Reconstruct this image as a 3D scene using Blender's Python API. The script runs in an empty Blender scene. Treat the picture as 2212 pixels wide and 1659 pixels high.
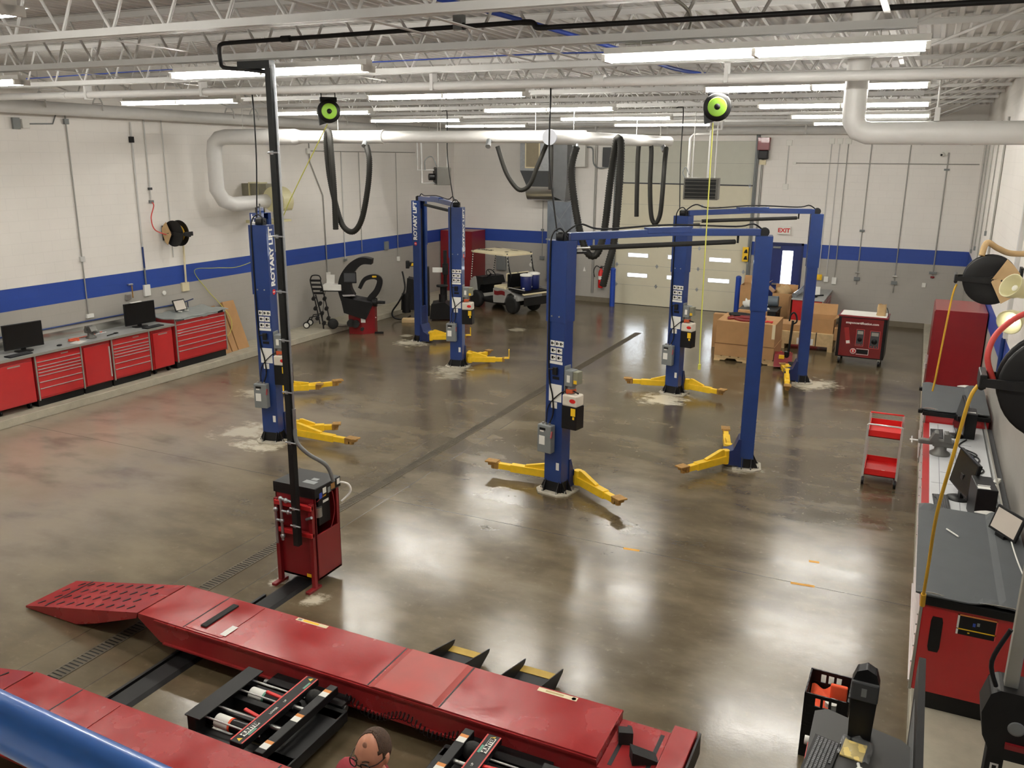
import bpy, math, random
from mathutils import Vector, Matrix
random.seed(7)
SC = bpy.context.scene
COL = SC.collection

# ---------------------------------------------------------------- camera
F_PX = 1850.94
YAW, PITCH, ROLL = 0.4392, 0.2594, 0.0098
CAM = Vector((0.0, 0.0, 4.6851))
fwd = Vector((-math.sin(YAW)*math.cos(PITCH), math.cos(YAW)*math.cos(PITCH), -math.sin(PITCH)))
rgt0 = Vector((math.cos(YAW), math.sin(YAW), 0))
up0 = rgt0.cross(fwd)
rgt = math.cos(ROLL)*rgt0 + math.sin(ROLL)*up0
upv = -math.sin(ROLL)*rgt0 + math.cos(ROLL)*up0
cd = bpy.data.cameras.new('camera')
cam = bpy.data.objects.new('camera', cd)
COL.objects.link(cam)
cam.matrix_world = Matrix(((rgt.x, upv.x, -fwd.x, CAM.x), (rgt.y, upv.y, -fwd.y, CAM.y),
                           (rgt.z, upv.z, -fwd.z, CAM.z), (0, 0, 0, 1)))
cd.sensor_width = 36.0
cd.sensor_fit = 'HORIZONTAL'
cd.lens = F_PX/2212*36.0
cd.clip_start = 0.05
cd.clip_end = 300
SC.camera = cam

# ---------------------------------------------------------------- light and exposure
SC.view_settings.view_transform = 'Standard'
SC.view_settings.look = 'None'
SC.view_settings.exposure = 0.0
SC.view_settings.gamma = 1.0
SC.view_settings.use_curve_mapping = False
W = bpy.data.worlds.new('sky'); SC.world = W
W.use_nodes = True
wb = W.node_tree.nodes['Background']
wb.inputs[0].default_value = (0.86, 0.93, 1.0, 1)
wb.inputs[1].default_value = 34.0
TUBE_POWER = 88.0

# ---------------------------------------------------------------- room size
XL, XR, YB, YF = -15.0, 1.256, 27.02, -1.6
ZS1, ZS2 = 1.829, 2.235          # painted stripe
ZDECK = 6.15
CURB_L, CURB_R, HC = -14.07, 0.385, 0.151

# ---------------------------------------------------------------- materials
def lin(c):
    return tuple((x/12.92 if x <= .04045 else ((x+.055)/1.055)**2.4) for x in c)
def s8(r, g, b):
    return lin((r/255., g/255., b/255.))
MATS = {}
def mat(name, col, rough=.5, metal=0.0, var=.06, scale=6.0, bump=0.0, bscale=60., emis=None, estr=0, spec=.5, coat=0, alpha=1, trans=0, rvar=.0):
    if name in MATS: return MATS[name]
    m = bpy.data.materials.new(name); MATS[name] = m
    m.use_nodes = True
    nt = m.node_tree; N = nt.nodes; L = nt.links
    b = N['Principled BSDF']
    b.inputs['Roughness'].default_value = rough
    b.inputs['Metallic'].default_value = metal
    b.inputs['Specular IOR Level'].default_value = spec
    b.inputs['Coat Weight'].default_value = coat
    b.inputs['Alpha'].default_value = alpha
    b.inputs['Transmission Weight'].default_value = trans
    tc = N.new('ShaderNodeTexCoord')
    nz = N.new('ShaderNodeTexNoise'); nz.inputs['Scale'].default_value = scale; nz.inputs['Detail'].default_value = 5
    L.new(tc.outputs['Object'], nz.inputs['Vector'])
    mx = N.new('ShaderNodeMix'); mx.data_type = 'RGBA'
    lo = [max(0, c*(1-var*2)) for c in col]; hi = [min(1, c*(1+var*2)) for c in col]
    mx.inputs[6].default_value = (*lo, 1); mx.inputs[7].default_value = (*hi, 1)
    L.new(nz.outputs['Fac'], mx.inputs[0])
    L.new(mx.outputs[2], b.inputs['Base Color'])
    if rvar:
        mr = N.new('ShaderNodeMapRange'); mr.inputs[1].default_value = .3; mr.inputs[2].default_value = .7
        mr.inputs[3].default_value = max(.02, rough-rvar); mr.inputs[4].default_value = min(1, rough+rvar)
        L.new(nz.outputs['Fac'], mr.inputs[0]); L.new(mr.outputs[0], b.inputs['Roughness'])
    if bump:
        n2 = N.new('ShaderNodeTexNoise'); n2.inputs['Scale'].default_value = bscale
        L.new(tc.outputs['Object'], n2.inputs['Vector'])
        bp = N.new('ShaderNodeBump'); bp.inputs['Strength'].default_value = bump; bp.inputs['Distance'].default_value = .01
        L.new(n2.outputs['Fac'], bp.inputs['Height']); L.new(bp.outputs['Normal'], b.inputs['Normal'])
    if emis:
        b.inputs['Emission Color'].default_value = (*emis, 1)
        b.inputs['Emission Strength'].default_value = estr
    return m

M_WHITE = mat('white_paint', s8(222, 220, 214), .5, var=.03)
M_STEELW = mat('white_steel_paint', s8(200, 199, 196), .45, var=.04)
M_DECK = mat('deck_paint', s8(196, 194, 190), .6, var=.05, scale=2)
M_DUCT = mat('duct_paint', s8(214, 213, 210), .38, var=.03)
M_GALV = mat('galvanised_steel', s8(176, 180, 184), .34, .85, var=.12, scale=14)
M_STEEL = mat('bare_steel', s8(190, 190, 188), .28, .9, var=.08)
M_CHROME = mat('chrome', s8(225, 225, 222), .26, .6, var=.02)
M_ALU = mat('aluminium', s8(178, 178, 170), .4, .7, var=.05)
M_BLACK = mat('black_plastic', s8(18, 18, 19), .45, var=.15, spec=.3)
M_BLACKG = mat('black_gloss', s8(14, 14, 16), .22, var=.1)
M_BLACKM = mat('black_steel', s8(17, 17, 18), .5, .0, var=.2, spec=.35)
M_RUBBER = mat('rubber', s8(22, 22, 21), .75, var=.2, bump=.2)
M_HOSE = mat('exhaust_hose_rubber', s8(30, 29, 25), .6, var=.2, spec=.3)
M_BLUE = mat('lift_blue_paint', s8(27, 53, 110), .34, var=.08, coat=.2)
M_NAVY = mat('dark_blue_paint', s8(20, 36, 84), .4, var=.08)
M_YELLOW = mat('yellow_paint', s8(238, 194, 36), .42, var=.08, scale=12)
M_YELD = mat('worn_yellow_steel', s8(150, 112, 52), .6, var=.35, scale=18)
M_RED = mat('red_cabinet_enamel', s8(178, 38, 40), .3, var=.04, coat=.3)
M_DRED = mat('dark_red_paint', s8(124, 22, 28), .36, var=.05, coat=.2)
M_GREY = mat('grey_enamel', s8(120, 124, 124), .45, var=.05)
M_DGREY = mat('dark_grey_plastic', s8(62, 64, 66), .55, var=.08)
M_PAPER = mat('white_paper', s8(232, 231, 224), .8, var=.02)
M_CARD = mat('cardboard', s8(176, 136, 92), .85, var=.06, bump=.1)
M_CARDD = mat('cardboard_inside', s8(120, 86, 54), .9, var=.08)
M_WOOD = mat('pallet_wood', s8(206, 178, 132), .8, var=.14, scale=9)
M_CREAM = mat('cream_plastic', s8(226, 214, 178), .5, var=.03)
M_BEIGE = mat('beige_enamel', s8(206, 200, 158), .4, var=.04)
M_TANK = mat('translucent_white_plastic', s8(214, 206, 190), .45, var=.06)
M_REDP = mat('bright_red_plastic', s8(206, 30, 28), .4, var=.05)
M_ORANGE = mat('orange_fabric', s8(240, 92, 52), .8, var=.08)
M_CONC = mat('ledge_concrete', s8(172, 166, 148), .75, var=.14, scale=5, bump=.25, bscale=40)
M_GREEN = mat('lime_green_plastic', s8(150, 205, 62), .45, var=.04)
M_CORDY = mat('yellow_green_cord', s8(206, 206, 92), .5, var=.04)
M_HOSEY = mat('yellow_air_hose', s8(206, 162, 40), .5, var=.1)
M_HOSER = mat('red_air_hose', s8(206, 74, 70), .5, var=.05)
M_SCREEN = mat('dark_screen', s8(16, 17, 19), .18, var=.05)
M_TABSCR = mat('pale_tablet_screen', s8(206, 196, 184), .3, var=.03)
M_MAT = mat('grey_bench_mat', s8(72, 76, 78), .7, var=.06, bump=.1)
M_BENCH = mat('grey_worktop', s8(164, 166, 164), .5, var=.08, scale=9)
M_STAIN = mat('stainless_backsplash', s8(200, 198, 190), .22, .9, var=.04)
M_PAPERBR = mat('brown_paper', s8(196, 166, 122), .8, var=.1)
M_BLUEC = mat('blue_cable', s8(44, 74, 170), .5, var=.05)
M_GLASS = mat('window_pane', (1, 1, 1), .02, var=0, trans=1.0, spec=.3)
M_TUBE = mat('fluorescent_tube', (1, 1, 1), .4, var=0, emis=(1.0, .965, .89), estr=TUBE_POWER)
M_LED = mat('lit_lamp', (1, 1, 1), .4, var=0, emis=(1, .98, .92), estr=12)

def wall_mat(name, axis):
    m = bpy.data.materials.new(name); m.use_nodes = True
    nt = m.node_tree; N = nt.nodes; L = nt.links; b = N['Principled BSDF']
    b.inputs['Roughness'].default_value = .5
    geo = N.new('ShaderNodeNewGeometry'); sp = N.new('ShaderNodeSeparateXYZ'); L.new(geo.outputs['Position'], sp.inputs[0])
    cr = N.new('ShaderNodeValToRGB'); cr.color_ramp.interpolation = 'CONSTANT'
    e = cr.color_ramp.elements
    e[0].position = 0; e[0].color = (*s8(172, 168, 160), 1)
    e[1].position = ZS1/8; e[1].color = (*s8(32, 66, 150), 1)
    n = e.new(ZS2/8); n.color = (*s8(236, 232, 226), 1)
    mm = N.new('ShaderNodeMath'); mm.operation = 'DIVIDE'; mm.inputs[1].default_value = 8
    L.new(sp.outputs['Z'], mm.inputs[0]); L.new(mm.outputs[0], cr.inputs[0])
    cb = N.new('ShaderNodeCombineXYZ'); L.new(sp.outputs[axis], cb.inputs[0]); L.new(sp.outputs['Z'], cb.inputs[1])
    br = N.new('ShaderNodeTexBrick'); br.inputs['Scale'].default_value = 1
    br.inputs['Brick Width'].default_value = .4064; br.inputs['Row Height'].default_value = .2032
    br.inputs['Mortar Size'].default_value = .004; br.inputs['Mortar Smooth'].default_value = .3
    br.inputs['Color1'].default_value = br.inputs['Color2'].default_value = (1, 1, 1, 1); br.inputs['Mortar'].default_value = (.93, .93, .93, 1)
    L.new(cb.outputs[0], br.inputs['Vector'])
    nz = N.new('ShaderNodeTexNoise'); nz.inputs['Scale'].default_value = 1.3; nz.inputs['Detail'].default_value = 6
    L.new(geo.outputs['Position'], nz.inputs['Vector'])
    mr = N.new('ShaderNodeMapRange'); mr.inputs[3].default_value = .93; mr.inputs[4].default_value = 1.05; L.new(nz.outputs['Fac'], mr.inputs[0])
    m1 = N.new('ShaderNodeMix'); m1.data_type = 'RGBA'; m1.blend_type = 'MULTIPLY'; m1.inputs[0].default_value = 1
    L.new(cr.outputs[0], m1.inputs[6]); L.new(br.outputs['Color'], m1.inputs[7])
    m2 = N.new('ShaderNodeMix'); m2.data_type = 'RGBA'; m2.blend_type = 'MULTIPLY'; m2.inputs[0].default_value = 1
    L.new(m1.outputs[2], m2.inputs[6]); L.new(mr.outputs[0], m2.inputs[7])
    L.new(m2.outputs[2], b.inputs['Base Color'])
    n2 = N.new('ShaderNodeTexNoise'); n2.inputs['Scale'].default_value = 45; L.new(geo.outputs['Position'], n2.inputs['Vector'])
    ad = N.new('ShaderNodeMath'); ad.operation = 'MULTIPLY_ADD'; ad.inputs[1].default_value = .25
    L.new(n2.outputs['Fac'], ad.inputs[0]); 
    inv = N.new('ShaderNodeMath'); inv.operation = 'SUBTRACT'; inv.inputs[0].default_value = 1; L.new(br.outputs['Fac'], inv.inputs[1])
    L.new(inv.outputs[0], ad.inputs[2])
    bp = N.new('ShaderNodeBump'); bp.inputs['Strength'].default_value = .35; bp.inputs['Distance'].default_value = .008
    L.new(ad.outputs[0], bp.inputs['Height']); L.new(bp.outputs['Normal'], b.inputs['Normal'])
    return m
M_WALLY = wall_mat('painted_block_side', 'Y')
M_WALLX = wall_mat('painted_block_end', 'X')

def floor_mat():
    m = bpy.data.materials.new('polished_concrete'); m.use_nodes = True
    nt = m.node_tree; N = nt.nodes; L = nt.links; b = N['Principled BSDF']
    geo = N.new('ShaderNodeNewGeometry'); sp = N.new('ShaderNodeSeparateXYZ'); L.new(geo.outputs['Position'], sp.inputs[0])
    def noise(scale, detail=6, rough=.55, sx=1, sy=1, off=0):
        mp = N.new('ShaderNodeMapping'); mp.inputs['Scale'].default_value = (sx, sy, 1); mp.inputs['Location'].default_value = (off, off*.7, 0)
        L.new(geo.outputs['Position'], mp.inputs[0])
        n = N.new('ShaderNodeTexNoise'); n.inputs['Scale'].default_value = scale; n.inputs['Detail'].default_value = detail; n.inputs['Roughness'].default_value = rough
        L.new(mp.outputs[0], n.inputs['Vector']); return n.outputs['Fac']
    def math_(op, a, bb=None, c=None):
        n = N.new('ShaderNodeMath'); n.operation = op
        for i, v in enumerate((a, bb, c)):
            if v is None: continue
            if isinstance(v, (int, float)): n.inputs[i].default_value = v
            else: L.new(v, n.inputs[i])
        return n.outputs[0]
    def ramp(v, a, bb, lo=0., hi=1.):
        n = N.new('ShaderNodeMapRange'); n.inputs[1].default_value = a; n.inputs[2].default_value = bb; n.inputs[3].default_value = lo; n.inputs[4].default_value = hi
        n.interpolation_type = 'SMOOTHSTEP'; L.new(v, n.inputs[0]); return n.outputs[0]
    def mixc(f, a, bb):
        n = N.new('ShaderNodeMix'); n.data_type = 'RGBA'
        for s, v in ((6, a), (7, bb)):
            if isinstance(v, tuple): n.inputs[s].default_value = (*v, 1)
            else: L.new(v, n.inputs[s])
        if isinstance(f, float): n.inputs[0].default_value = f
        else: L.new(f, n.inputs[0])
        return n.outputs[2]
    big = noise(.35, 7, .6, 1, 1.3); mid = noise(1.1, 5, .55, .8, 1.5, 3.1); fine = noise(9, 6, .7, 1, 1, 7.7)
    c = mixc(ramp(big, .25, .75), s8(78, 68, 50), s8(106, 94, 72))
    left_glare = math_('MULTIPLY', ramp(sp.outputs['X'], -7.2, -12.5), ramp(sp.outputs['Y'], 15.5, 10.0, 0., .8))
    c = mixc(left_glare, c, s8(178, 165, 148))  # soft glare over the near left floor, painted into the base colour
    c = mixc(math_('MULTIPLY', ramp(mid, .42, .8), .45), c, s8(138, 126, 102))
    c = mixc(math_('MULTIPLY', ramp(mid, .58, .2), .5), c, s8(58, 50, 36))
    c = mixc(math_('MULTIPLY', ramp(fine, .55, .85), .3), c, s8(164, 152, 128))
    red = noise(.5, 4, .5, 1, 1, 11.3)
    rm = math_('MULTIPLY', ramp(red, .52, .7), ramp(sp.outputs['X'], -9.0, -12.5, 0., .35))
    c = mixc(rm, c, s8(138, 98, 80))
    # lighter powdery patches round the anchored column feet
    dn = noise(2.6, 8, .72, 1, 1.4, 5.5)
    def patch(x, y, r, k, prev):
        dx = math_('SUBTRACT', sp.outputs['X'], x); dy = math_('SUBTRACT', sp.outputs['Y'], y)
        d = math_('SQRT', math_('ADD', math_('MULTIPLY', dx, dx), math_('MULTIPLY', dy, dy)))
        d = math_('ADD', d, math_('MULTIPLY', math_('SUBTRACT', dn, .5), r*3.0))
        return mixc(ramp(d, r, r*.35, 0., k), prev, s8(222, 214, 192))
    for (x, y, r, k) in ((-9.5, 10.6, .5, .8), (-10.3, 10.9, .55, .6), (-11.6, 18.55, .5, .85), (-9.3, 16.5, .5, .6), (-4.3, 16.35, .55, .9), (-1.75, 18.95, .6, .85),
                         (-5.5, 6.72, .17, .8), (-6.15, 6.85, .1, .7), (-2.1, 13.0, .3, .5), (-11.8, 13.0, .5, .5), (-9.0, 16.0, .35, .4), (-12.2, 19.3, .2, .6), (-9.9, 21.4, .3, .4)):
        c = patch(x, y, r, k, c)
    # sawn control joints
    def joint(axis, pos, w=.004):
        d = math_('ABSOLUTE', math_('SUBTRACT', sp.outputs[axis], pos))
        return ramp(d, w*2.2, w*.6)
    jm = None
    for ax, ps in (('Y', (9.45, 18.35)), ('X', (-6.36, -7.16))):
        for p_ in ps:
            j = joint(ax, p_)
            jm = j if jm is None else math_('MAXIMUM', jm, j)
    c = mixc(math_('MULTIPLY', jm, .6), c, s8(52, 46, 38))
    ap = math_('MULTIPLY', ramp(math_('ABSOLUTE', math_('ADD', sp.outputs['X'], 6.76)), .40, .38), .3)
    c = mixc(ap, c, s8(92, 84, 70))
    L.new(c, b.inputs['Base Color'])
    r = math_('ADD', ramp(mid, .25, .75, .15, .22), math_('MULTIPLY', ramp(fine, .45, .8), .06))
    L.new(r, b.inputs['Roughness'])
    b.inputs['Specular IOR Level'].default_value = .8
    wav = noise(1.7, 3, .5, 1, 1, 2.2); wav2 = noise(34, 2, .6, 1, 1, 9.2)
    h = math_('ADD', math_('MULTIPLY', wav, 1.0), math_('MULTIPLY', wav2, .16))
    h = math_('SUBTRACT', h, math_('MULTIPLY', jm, .2))
    bp = N.new('ShaderNodeBump'); bp.inputs['Strength'].default_value = .16; bp.inputs['Distance'].default_value = .02
    L.new(h, bp.inputs['Height']); L.new(bp.outputs['Normal'], b.inputs['Normal'])
    return m
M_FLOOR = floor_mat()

# ---------------------------------------------------------------- mesh helpers
PI = math.pi
def TM(x=0, y=0, z=0, rz=0, rx=0, ry=0):
    return Matrix.Translation((x, y, z)) @ Matrix.Rotation(rz, 4, 'Z') @ Matrix.Rotation(ry, 4, 'Y') @ Matrix.Rotation(rx, 4, 'X')
def frame(p0, p1, up=(0, 0, 1)):
    """matrix whose X axis runs from p0 to p1"""
    p0 = Vector(p0); p1 = Vector(p1); x = (p1-p0).normalized(); u = Vector(up)
    if abs(x.dot(u)) > .999: u = Vector((0, 1, 0))
    y = u.cross(x).normalized(); z = x.cross(y)
    return Matrix(((x.x, y.x, z.x, p0.x), (x.y, y.y, z.y, p0.y), (x.z, y.z, z.z, p0.z), (0, 0, 0, 1)))
def smooth_path(pts, n=6):
    P = [Vector(p) for p in pts]
    if len(P) < 3: return P
    out = []
    for i in range(len(P)-1):
        a = P[max(i-1, 0)]; b = P[i]; c = P[i+1]; d = P[min(i+2, len(P)-1)]
        for k in range(n):
            t = k/n
            out.append(.5*((2*b)+(c-a)*t+(2*a-5*b+4*c-d)*t*t+(3*b-a-3*c+d)*t*t*t))
    out.append(P[-1]); return out

class MB:
    def __init__(s): s.v = []; s.f = []; s.sm = []
    def add(s, vs, fs, sm=False, M=None):
        o = len(s.v)
        for p in vs:
            p = Vector(p); s.v.append(tuple(M @ p) if M is not None else tuple(p))
        for f in fs:
            s.f.append(tuple(i+o for i in f)); s.sm.append(sm)
        return s
    def box(s, x0, x1, y0, y1, z0, z1, M=None):
        return s.add([(x0, y0, z0), (x1, y0, z0), (x1, y1, z0), (x0, y1, z0), (x0, y0, z1), (x1, y0, z1), (x1, y1, z1), (x0, y1, z1)],
                     [(0, 3, 2, 1), (4, 5, 6, 7), (0, 1, 5, 4), (1, 2, 6, 5), (2, 3, 7, 6), (3, 0, 4, 7)], False, M)
    def beam(s, p0, p1, w, h, up=(0, 0, 1)):
        L = (Vector(p1)-Vector(p0)).length
        return s.box(0, L, -w/2, w/2, -h/2, h/2, frame(p0, p1, up))
    def cyl(s, p0, p1, r, n=16, r1=None, caps=True, sm=True):
        M = frame(p0, p1); L = (Vector(p1)-Vector(p0)).length; r1 = r if r1 is None else r1
        vs = [(0, r*math.cos(2*PI*k/n), r*math.sin(2*PI*k/n)) for k in range(n)]+[(L, r1*math.cos(2*PI*k/n), r1*math.sin(2*PI*k/n)) for k in range(n)]
        s.add(vs, [(k, (k+1) % n, n+(k+1) % n, n+k) for k in range(n)], sm, M)
        if caps:
            s.add(vs[:n], [tuple(range(n-1, -1, -1))], False, M); s.add(vs[n:], [tuple(range(n))], False, M)
        return s
    def tube(s, pts, r, n=8, smooth=0, radii=None, caps=True, closed=False):
        P = smooth_path(pts, smooth) if smooth else [Vector(p) for p in pts]
        m = len(P); rings = []; prev = None
        for i in range(m):
            if closed: t = (P[(i+1) % m]-P[i-1]).normalized()
            else: t = (P[min(i+1, m-1)]-P[max(i-1, 0)]).normalized()
            if prev is None:
                u = Vector((0, 0, 1)) if abs(t.z) < .9 else Vector((1, 0, 0))
                nn = t.cross(u).normalized()
            else:
                nn = (prev-t*prev.dot(t)).normalized()
            prev = nn; bb = t.cross(nn); rr = radii[i] if radii else r
            rings.append([P[i]+rr*(math.cos(2*PI*k/n)*nn+math.sin(2*PI*k/n)*bb) for k in range(n)])
        vs = [p for g in rings for p in g]
        fs = [(i*n+k, i*n+(k+1) % n, (i+1)*n+(k+1) % n, (i+1)*n+k) for i in range(m-1) for k in range(n)]
        if closed: fs += [((m-1)*n+k, (m-1)*n+(k+1) % n, (k+1) % n, k) for k in range(n)]
        s.add(vs, fs, True)
        if caps and not closed:
            s.add(rings[0], [tuple(range(n-1, -1, -1))]); s.add(rings[-1], [tuple(range(n))])
        return s
    def lathe(s, prof, n=24, M=None, sm=True):
        vs = []; fs = []; m = len(prof)
        for (r, z) in prof:
            for k in range(n): vs.append((r*math.cos(2*PI*k/n), r*math.sin(2*PI*k/n), z))
        for i in range(m-1):
            for k in range(n): fs.append((i*n+k, i*n+(k+1) % n, (i+1)*n+(k+1) % n, (i+1)*n+k))
        s.add(vs, fs, sm, M)
        if prof[0][0] > 1e-5: s.add(vs[:n], [tuple(range(n-1, -1, -1))], False, M)
        if prof[-1][0] > 1e-5: s.add(vs[-n:], [tuple(range(n))], False, M)
        return s
    def prism(s, poly, z0, z1, M=None, sm=False):
        n = len(poly); vs = [(x, y, z0) for x, y in poly]+[(x, y, z1) for x, y in poly]
        s.add(vs, [(k, (k+1) % n, n+(k+1) % n, n+k) for k in range(n)], sm, M)
        s.add(vs[:n], [tuple(range(n-1, -1, -1))], False, M); s.add(vs[n:], [tuple(range(n))], False, M)
        return s
    def ell(s, c, rx, ry, rz, nu=20, nv=12, M=None, fn=None):
        vs = []; fs = []
        for j in range(nv+1):
            th = PI*j/nv
            for k in range(nu):
                ph = 2*PI*k/nu
                p = Vector((math.sin(th)*math.cos(ph), math.sin(th)*math.sin(ph), math.cos(th)))
                if fn: p = fn(p)
                vs.append((c[0]+rx*p.x, c[1]+ry*p.y, c[2]+rz*p.z))
        for j in range(nv):
            for k in range(nu): fs.append((j*nu+k, (j+1)*nu+k, (j+1)*nu+(k+1) % nu, j*nu+(k+1) % nu))
        return s.add(vs, fs, True, M)
    def sheet(s, grid, th=0, M=None, sm=True):
        """grid: rows of points; th gives thickness downwards"""
        r = len(grid); c = len(grid[0]); vs = [p for row in grid for p in row]
        fs = [(i*c+k, i*c+k+1, (i+1)*c+k+1, (i+1)*c+k) for i in range(r-1) for k in range(c-1)]
        s.add(vs, fs, sm, M)
        if th:
            vb = [(p[0], p[1], p[2]-th) for p in vs]
            s.add(vb, [tuple(reversed(f)) for f in fs], sm, M)
            edge = [k for k in range(c)]+[i*c+c-1 for i in range(1, r)]+[(r-1)*c+k for k in range(c-2, -1, -1)]+[i*c for i in range(r-2, 0, -1)]
            ev = [vs[i] for i in edge]+[vb[i] for i in edge]; n = len(edge)
            s.add(ev, [(k, n+k, n+(k+1) % n, (k+1) % n) for k in range(n)], False, M)
        return s
    def mesh(s, name):
        me = bpy.data.meshes.new(name); me.from_pydata(s.v, [], s.f)
        for i, p in enumerate(me.polygons): p.use_smooth = s.sm[i]
        me.update(); return me
    def build(s, name, m, parent=None, bevel=0, seg=2, loc=None, rz=0, sub=0):
        me = s.mesh(name); me.materials.append(m)
        o = bpy.data.objects.new(name, me); COL.objects.link(o)
        if parent is not None: o.parent = parent
        if loc is not None: o.location = loc; o.rotation_euler.z = rz
        if bevel:
            md = o.modifiers.new('bevel', 'BEVEL'); md.width = bevel; md.segments = seg; md.limit_method = 'ANGLE'; md.angle_limit = .6
        if sub:
            md = o.modifiers.new('sub', 'SUBSURF'); md.levels = sub; md.render_levels = sub
        return o

def thing(name, label, cat, loc=(0, 0, 0), rz=0, group=None):
    o = bpy.data.objects.new(name, None); COL.objects.link(o); o.empty_display_size = .1
    o.location = loc; o.rotation_euler = (0, 0, rz)
    return tag(o, label, cat, group)
def tag(o, label, cat, group=None):
    o['label'] = label; o['category'] = cat
    if group: o['group'] = group
    return o
def struct(name, mb, m, **k):
    o = mb.build(name, m, **k); o['kind'] = 'structure'; return o
def copy_tree(o, parent=None):
    c = o.copy(); COL.objects.link(c)
    if parent is not None: c.parent = parent
    for ch in [x for x in bpy.data.objects if x.parent == o]: copy_tree(ch, c)
    return c
def lettering(txt, size, M, m, parent, name='lettering', ext=.001, align='CENTER', bold=0, spacing=1.0):
    cu = bpy.data.curves.new(name, 'FONT'); cu.body = txt; cu.size = size; cu.extrude = ext; cu.align_x = align; cu.align_y = 'CENTER'
    cu.offset = bold; cu.space_character = spacing; cu.resolution_u = 2
    t = bpy.data.objects.new(name, cu); COL.objects.link(t)
    bpy.context.view_layer.update()
    me = bpy.data.meshes.new_from_object(t.evaluated_get(bpy.context.evaluated_depsgraph_get()))
    bpy.data.objects.remove(t); bpy.data.curves.remove(cu)
    me.transform(M); me.materials.clear(); me.materials.append(m); me.name = name
    o = bpy.data.objects.new(name, me); COL.objects.link(o); o.parent = parent
    return o
def wall_frame(origin, right, up=(0, 0, 1)):
    """matrix whose local XY lies on a surface (x = right, y = up), z out of it"""
    x = Vector(right).normalized(); y = Vector(up).normalized(); z = x.cross(y); o = Vector(origin)
    return Matrix(((x.x, y.x, z.x, o.x), (x.y, y.y, z.y, o.y), (x.z, y.z, z.z, o.z), (0, 0, 0, 1)))
ORD = ['first', 'second', 'third', 'fourth', 'fifth', 'sixth', 'seventh', 'eighth', 'ninth', 'tenth', 'eleventh', 'twelfth', 'thirteenth', 'fourteenth', 'fifteenth', 'sixteenth']
# ================================================================ room shell
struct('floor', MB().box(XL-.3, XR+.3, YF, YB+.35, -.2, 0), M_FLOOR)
struct('wall_left', MB().box(XL-.2, XL, YF, YB+.2, 0, ZDECK+.1), M_WALLY)
struct('wall_right', MB().box(XR, XR+.2, YF, YB+.2, 0, ZDECK+.1), M_WALLY)
struct('wall_front', MB().box(XL, XR, YF-.2, YF, 0, ZDECK+.1), M_WALLX)
DX0, DX1, DZ = -9.0, -4.74, 5.2            # overhead door opening
MX0, MX1, MZ = -4.26, -3.12, 2.26           # side door opening
wb_ = MB()
wb_.box(XL, DX0, YB, YB+.2, 0, ZDECK+.1); wb_.box(DX0, DX1, YB, YB+.2, DZ, ZDECK+.1)
wb_.box(DX1, MX0, YB, YB+.2, 0, ZDECK+.1); wb_.box(MX0, MX1, YB, YB+.2, MZ, ZDECK+.1); wb_.box(MX1, XR, YB, YB+.2, 0, ZDECK+.1)
struct('wall_back', wb_, M_WALLX)
struct('trim_1', MB().box(XL, CURB_L, YF, YB-.5, 0, HC), M_CONC, bevel=.012)     # raised concrete ledge, left
struct('trim_2', MB().box(CURB_R, XR, YF, YB, 0, HC), M_CONC, bevel=.012)        # raised concrete ledge, right
struct('baseboard_back', MB().box(MX1+.1, CURB_R, YB-.02, YB, 0, .16).box(XL, DX0-.1, YB-.02, YB, 0, .16), mat('base_strip', s8(112, 104, 88), .8, var=.1))
struct('ground', MB().box(-60, 40, YB+.36, 120, -.3, -.02), mat('asphalt', s8(150, 148, 144), .9))
# ribbed steel roof deck: ribs run along the room
dk = MB(); pitch = .1524; d = .04
x = XL; prof = []
while x < XR:
    prof += [(x, ZDECK), (x+.045, ZDECK), (x+.062, ZDECK+d), (x+.135, ZDECK+d)]; x += pitch
prof.append((XR, ZDECK))
vs = [(a, YF, b) for a, b in prof]+[(a, YB+.1, b) for a, b in prof]; n = len(prof)
dk.add(vs, [(k, k+1, n+k+1, n+k) for k in range(n-1)])
dk.box(XL-.2, XR+.2, YF-.2, YB+.2, ZDECK+.06, ZDECK+.16)
struct('ceiling', dk, M_DECK)

# roof joists
JY = [-.04, 1.76, 3.56]+[5.36+1.8*k for k in range(12)]
def joist():
    t = thing('roof_joist', '', 'joist')
    zb, zt = 5.6, ZDECK-.002
    a = MB()
    for sgn in (-1, 1):
        a.box(XL+.05, XR-.02, sgn*.012, sgn*.062, zt-.007, zt) if sgn > 0 else a.box(XL+.05, XR-.02, -.062, -.012, zt-.007, zt)
        a.box(XL+.05, XR-.02, min(sgn*.012, sgn*.019), max(sgn*.012, sgn*.019), zt-.06, zt-.007)
    a.build('top_chord', M_STEELW, t)
    a = MB(); x0, x1 = -13.35, -.2
    for sgn in (-1, 1):
        a.box(x0, x1, min(sgn*.012, sgn*.066), max(sgn*.012, sgn*.066), zb, zb+.008)
        a.box(x0, x1, min(sgn*.012, sgn*.019), max(sgn*.012, sgn*.019), zb+.008, zb+.066)
    a.build('bottom_chord', M_STEELW, t)
    p = []; nP = 22; st = (x1-x0)/nP
    p.append((x0-1.45, 0, zt-.05))
    for k in range(nP):
        p.append((x0+k*st+.04, 0, zb+.03)); p.append((x0+(k+.5)*st, 0, zt-.035))
    p.append((x1-.04, 0, zb+.03)); p.append((x1+1.15, 0, zt-.05))
    w = MB()
    for k in range(len(p)-1): w.cyl(p[k], p[k+1], .0135, 7, caps=False)
    w.build('web', M_STEELW, t)
    return t
j0 = joist()
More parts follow.
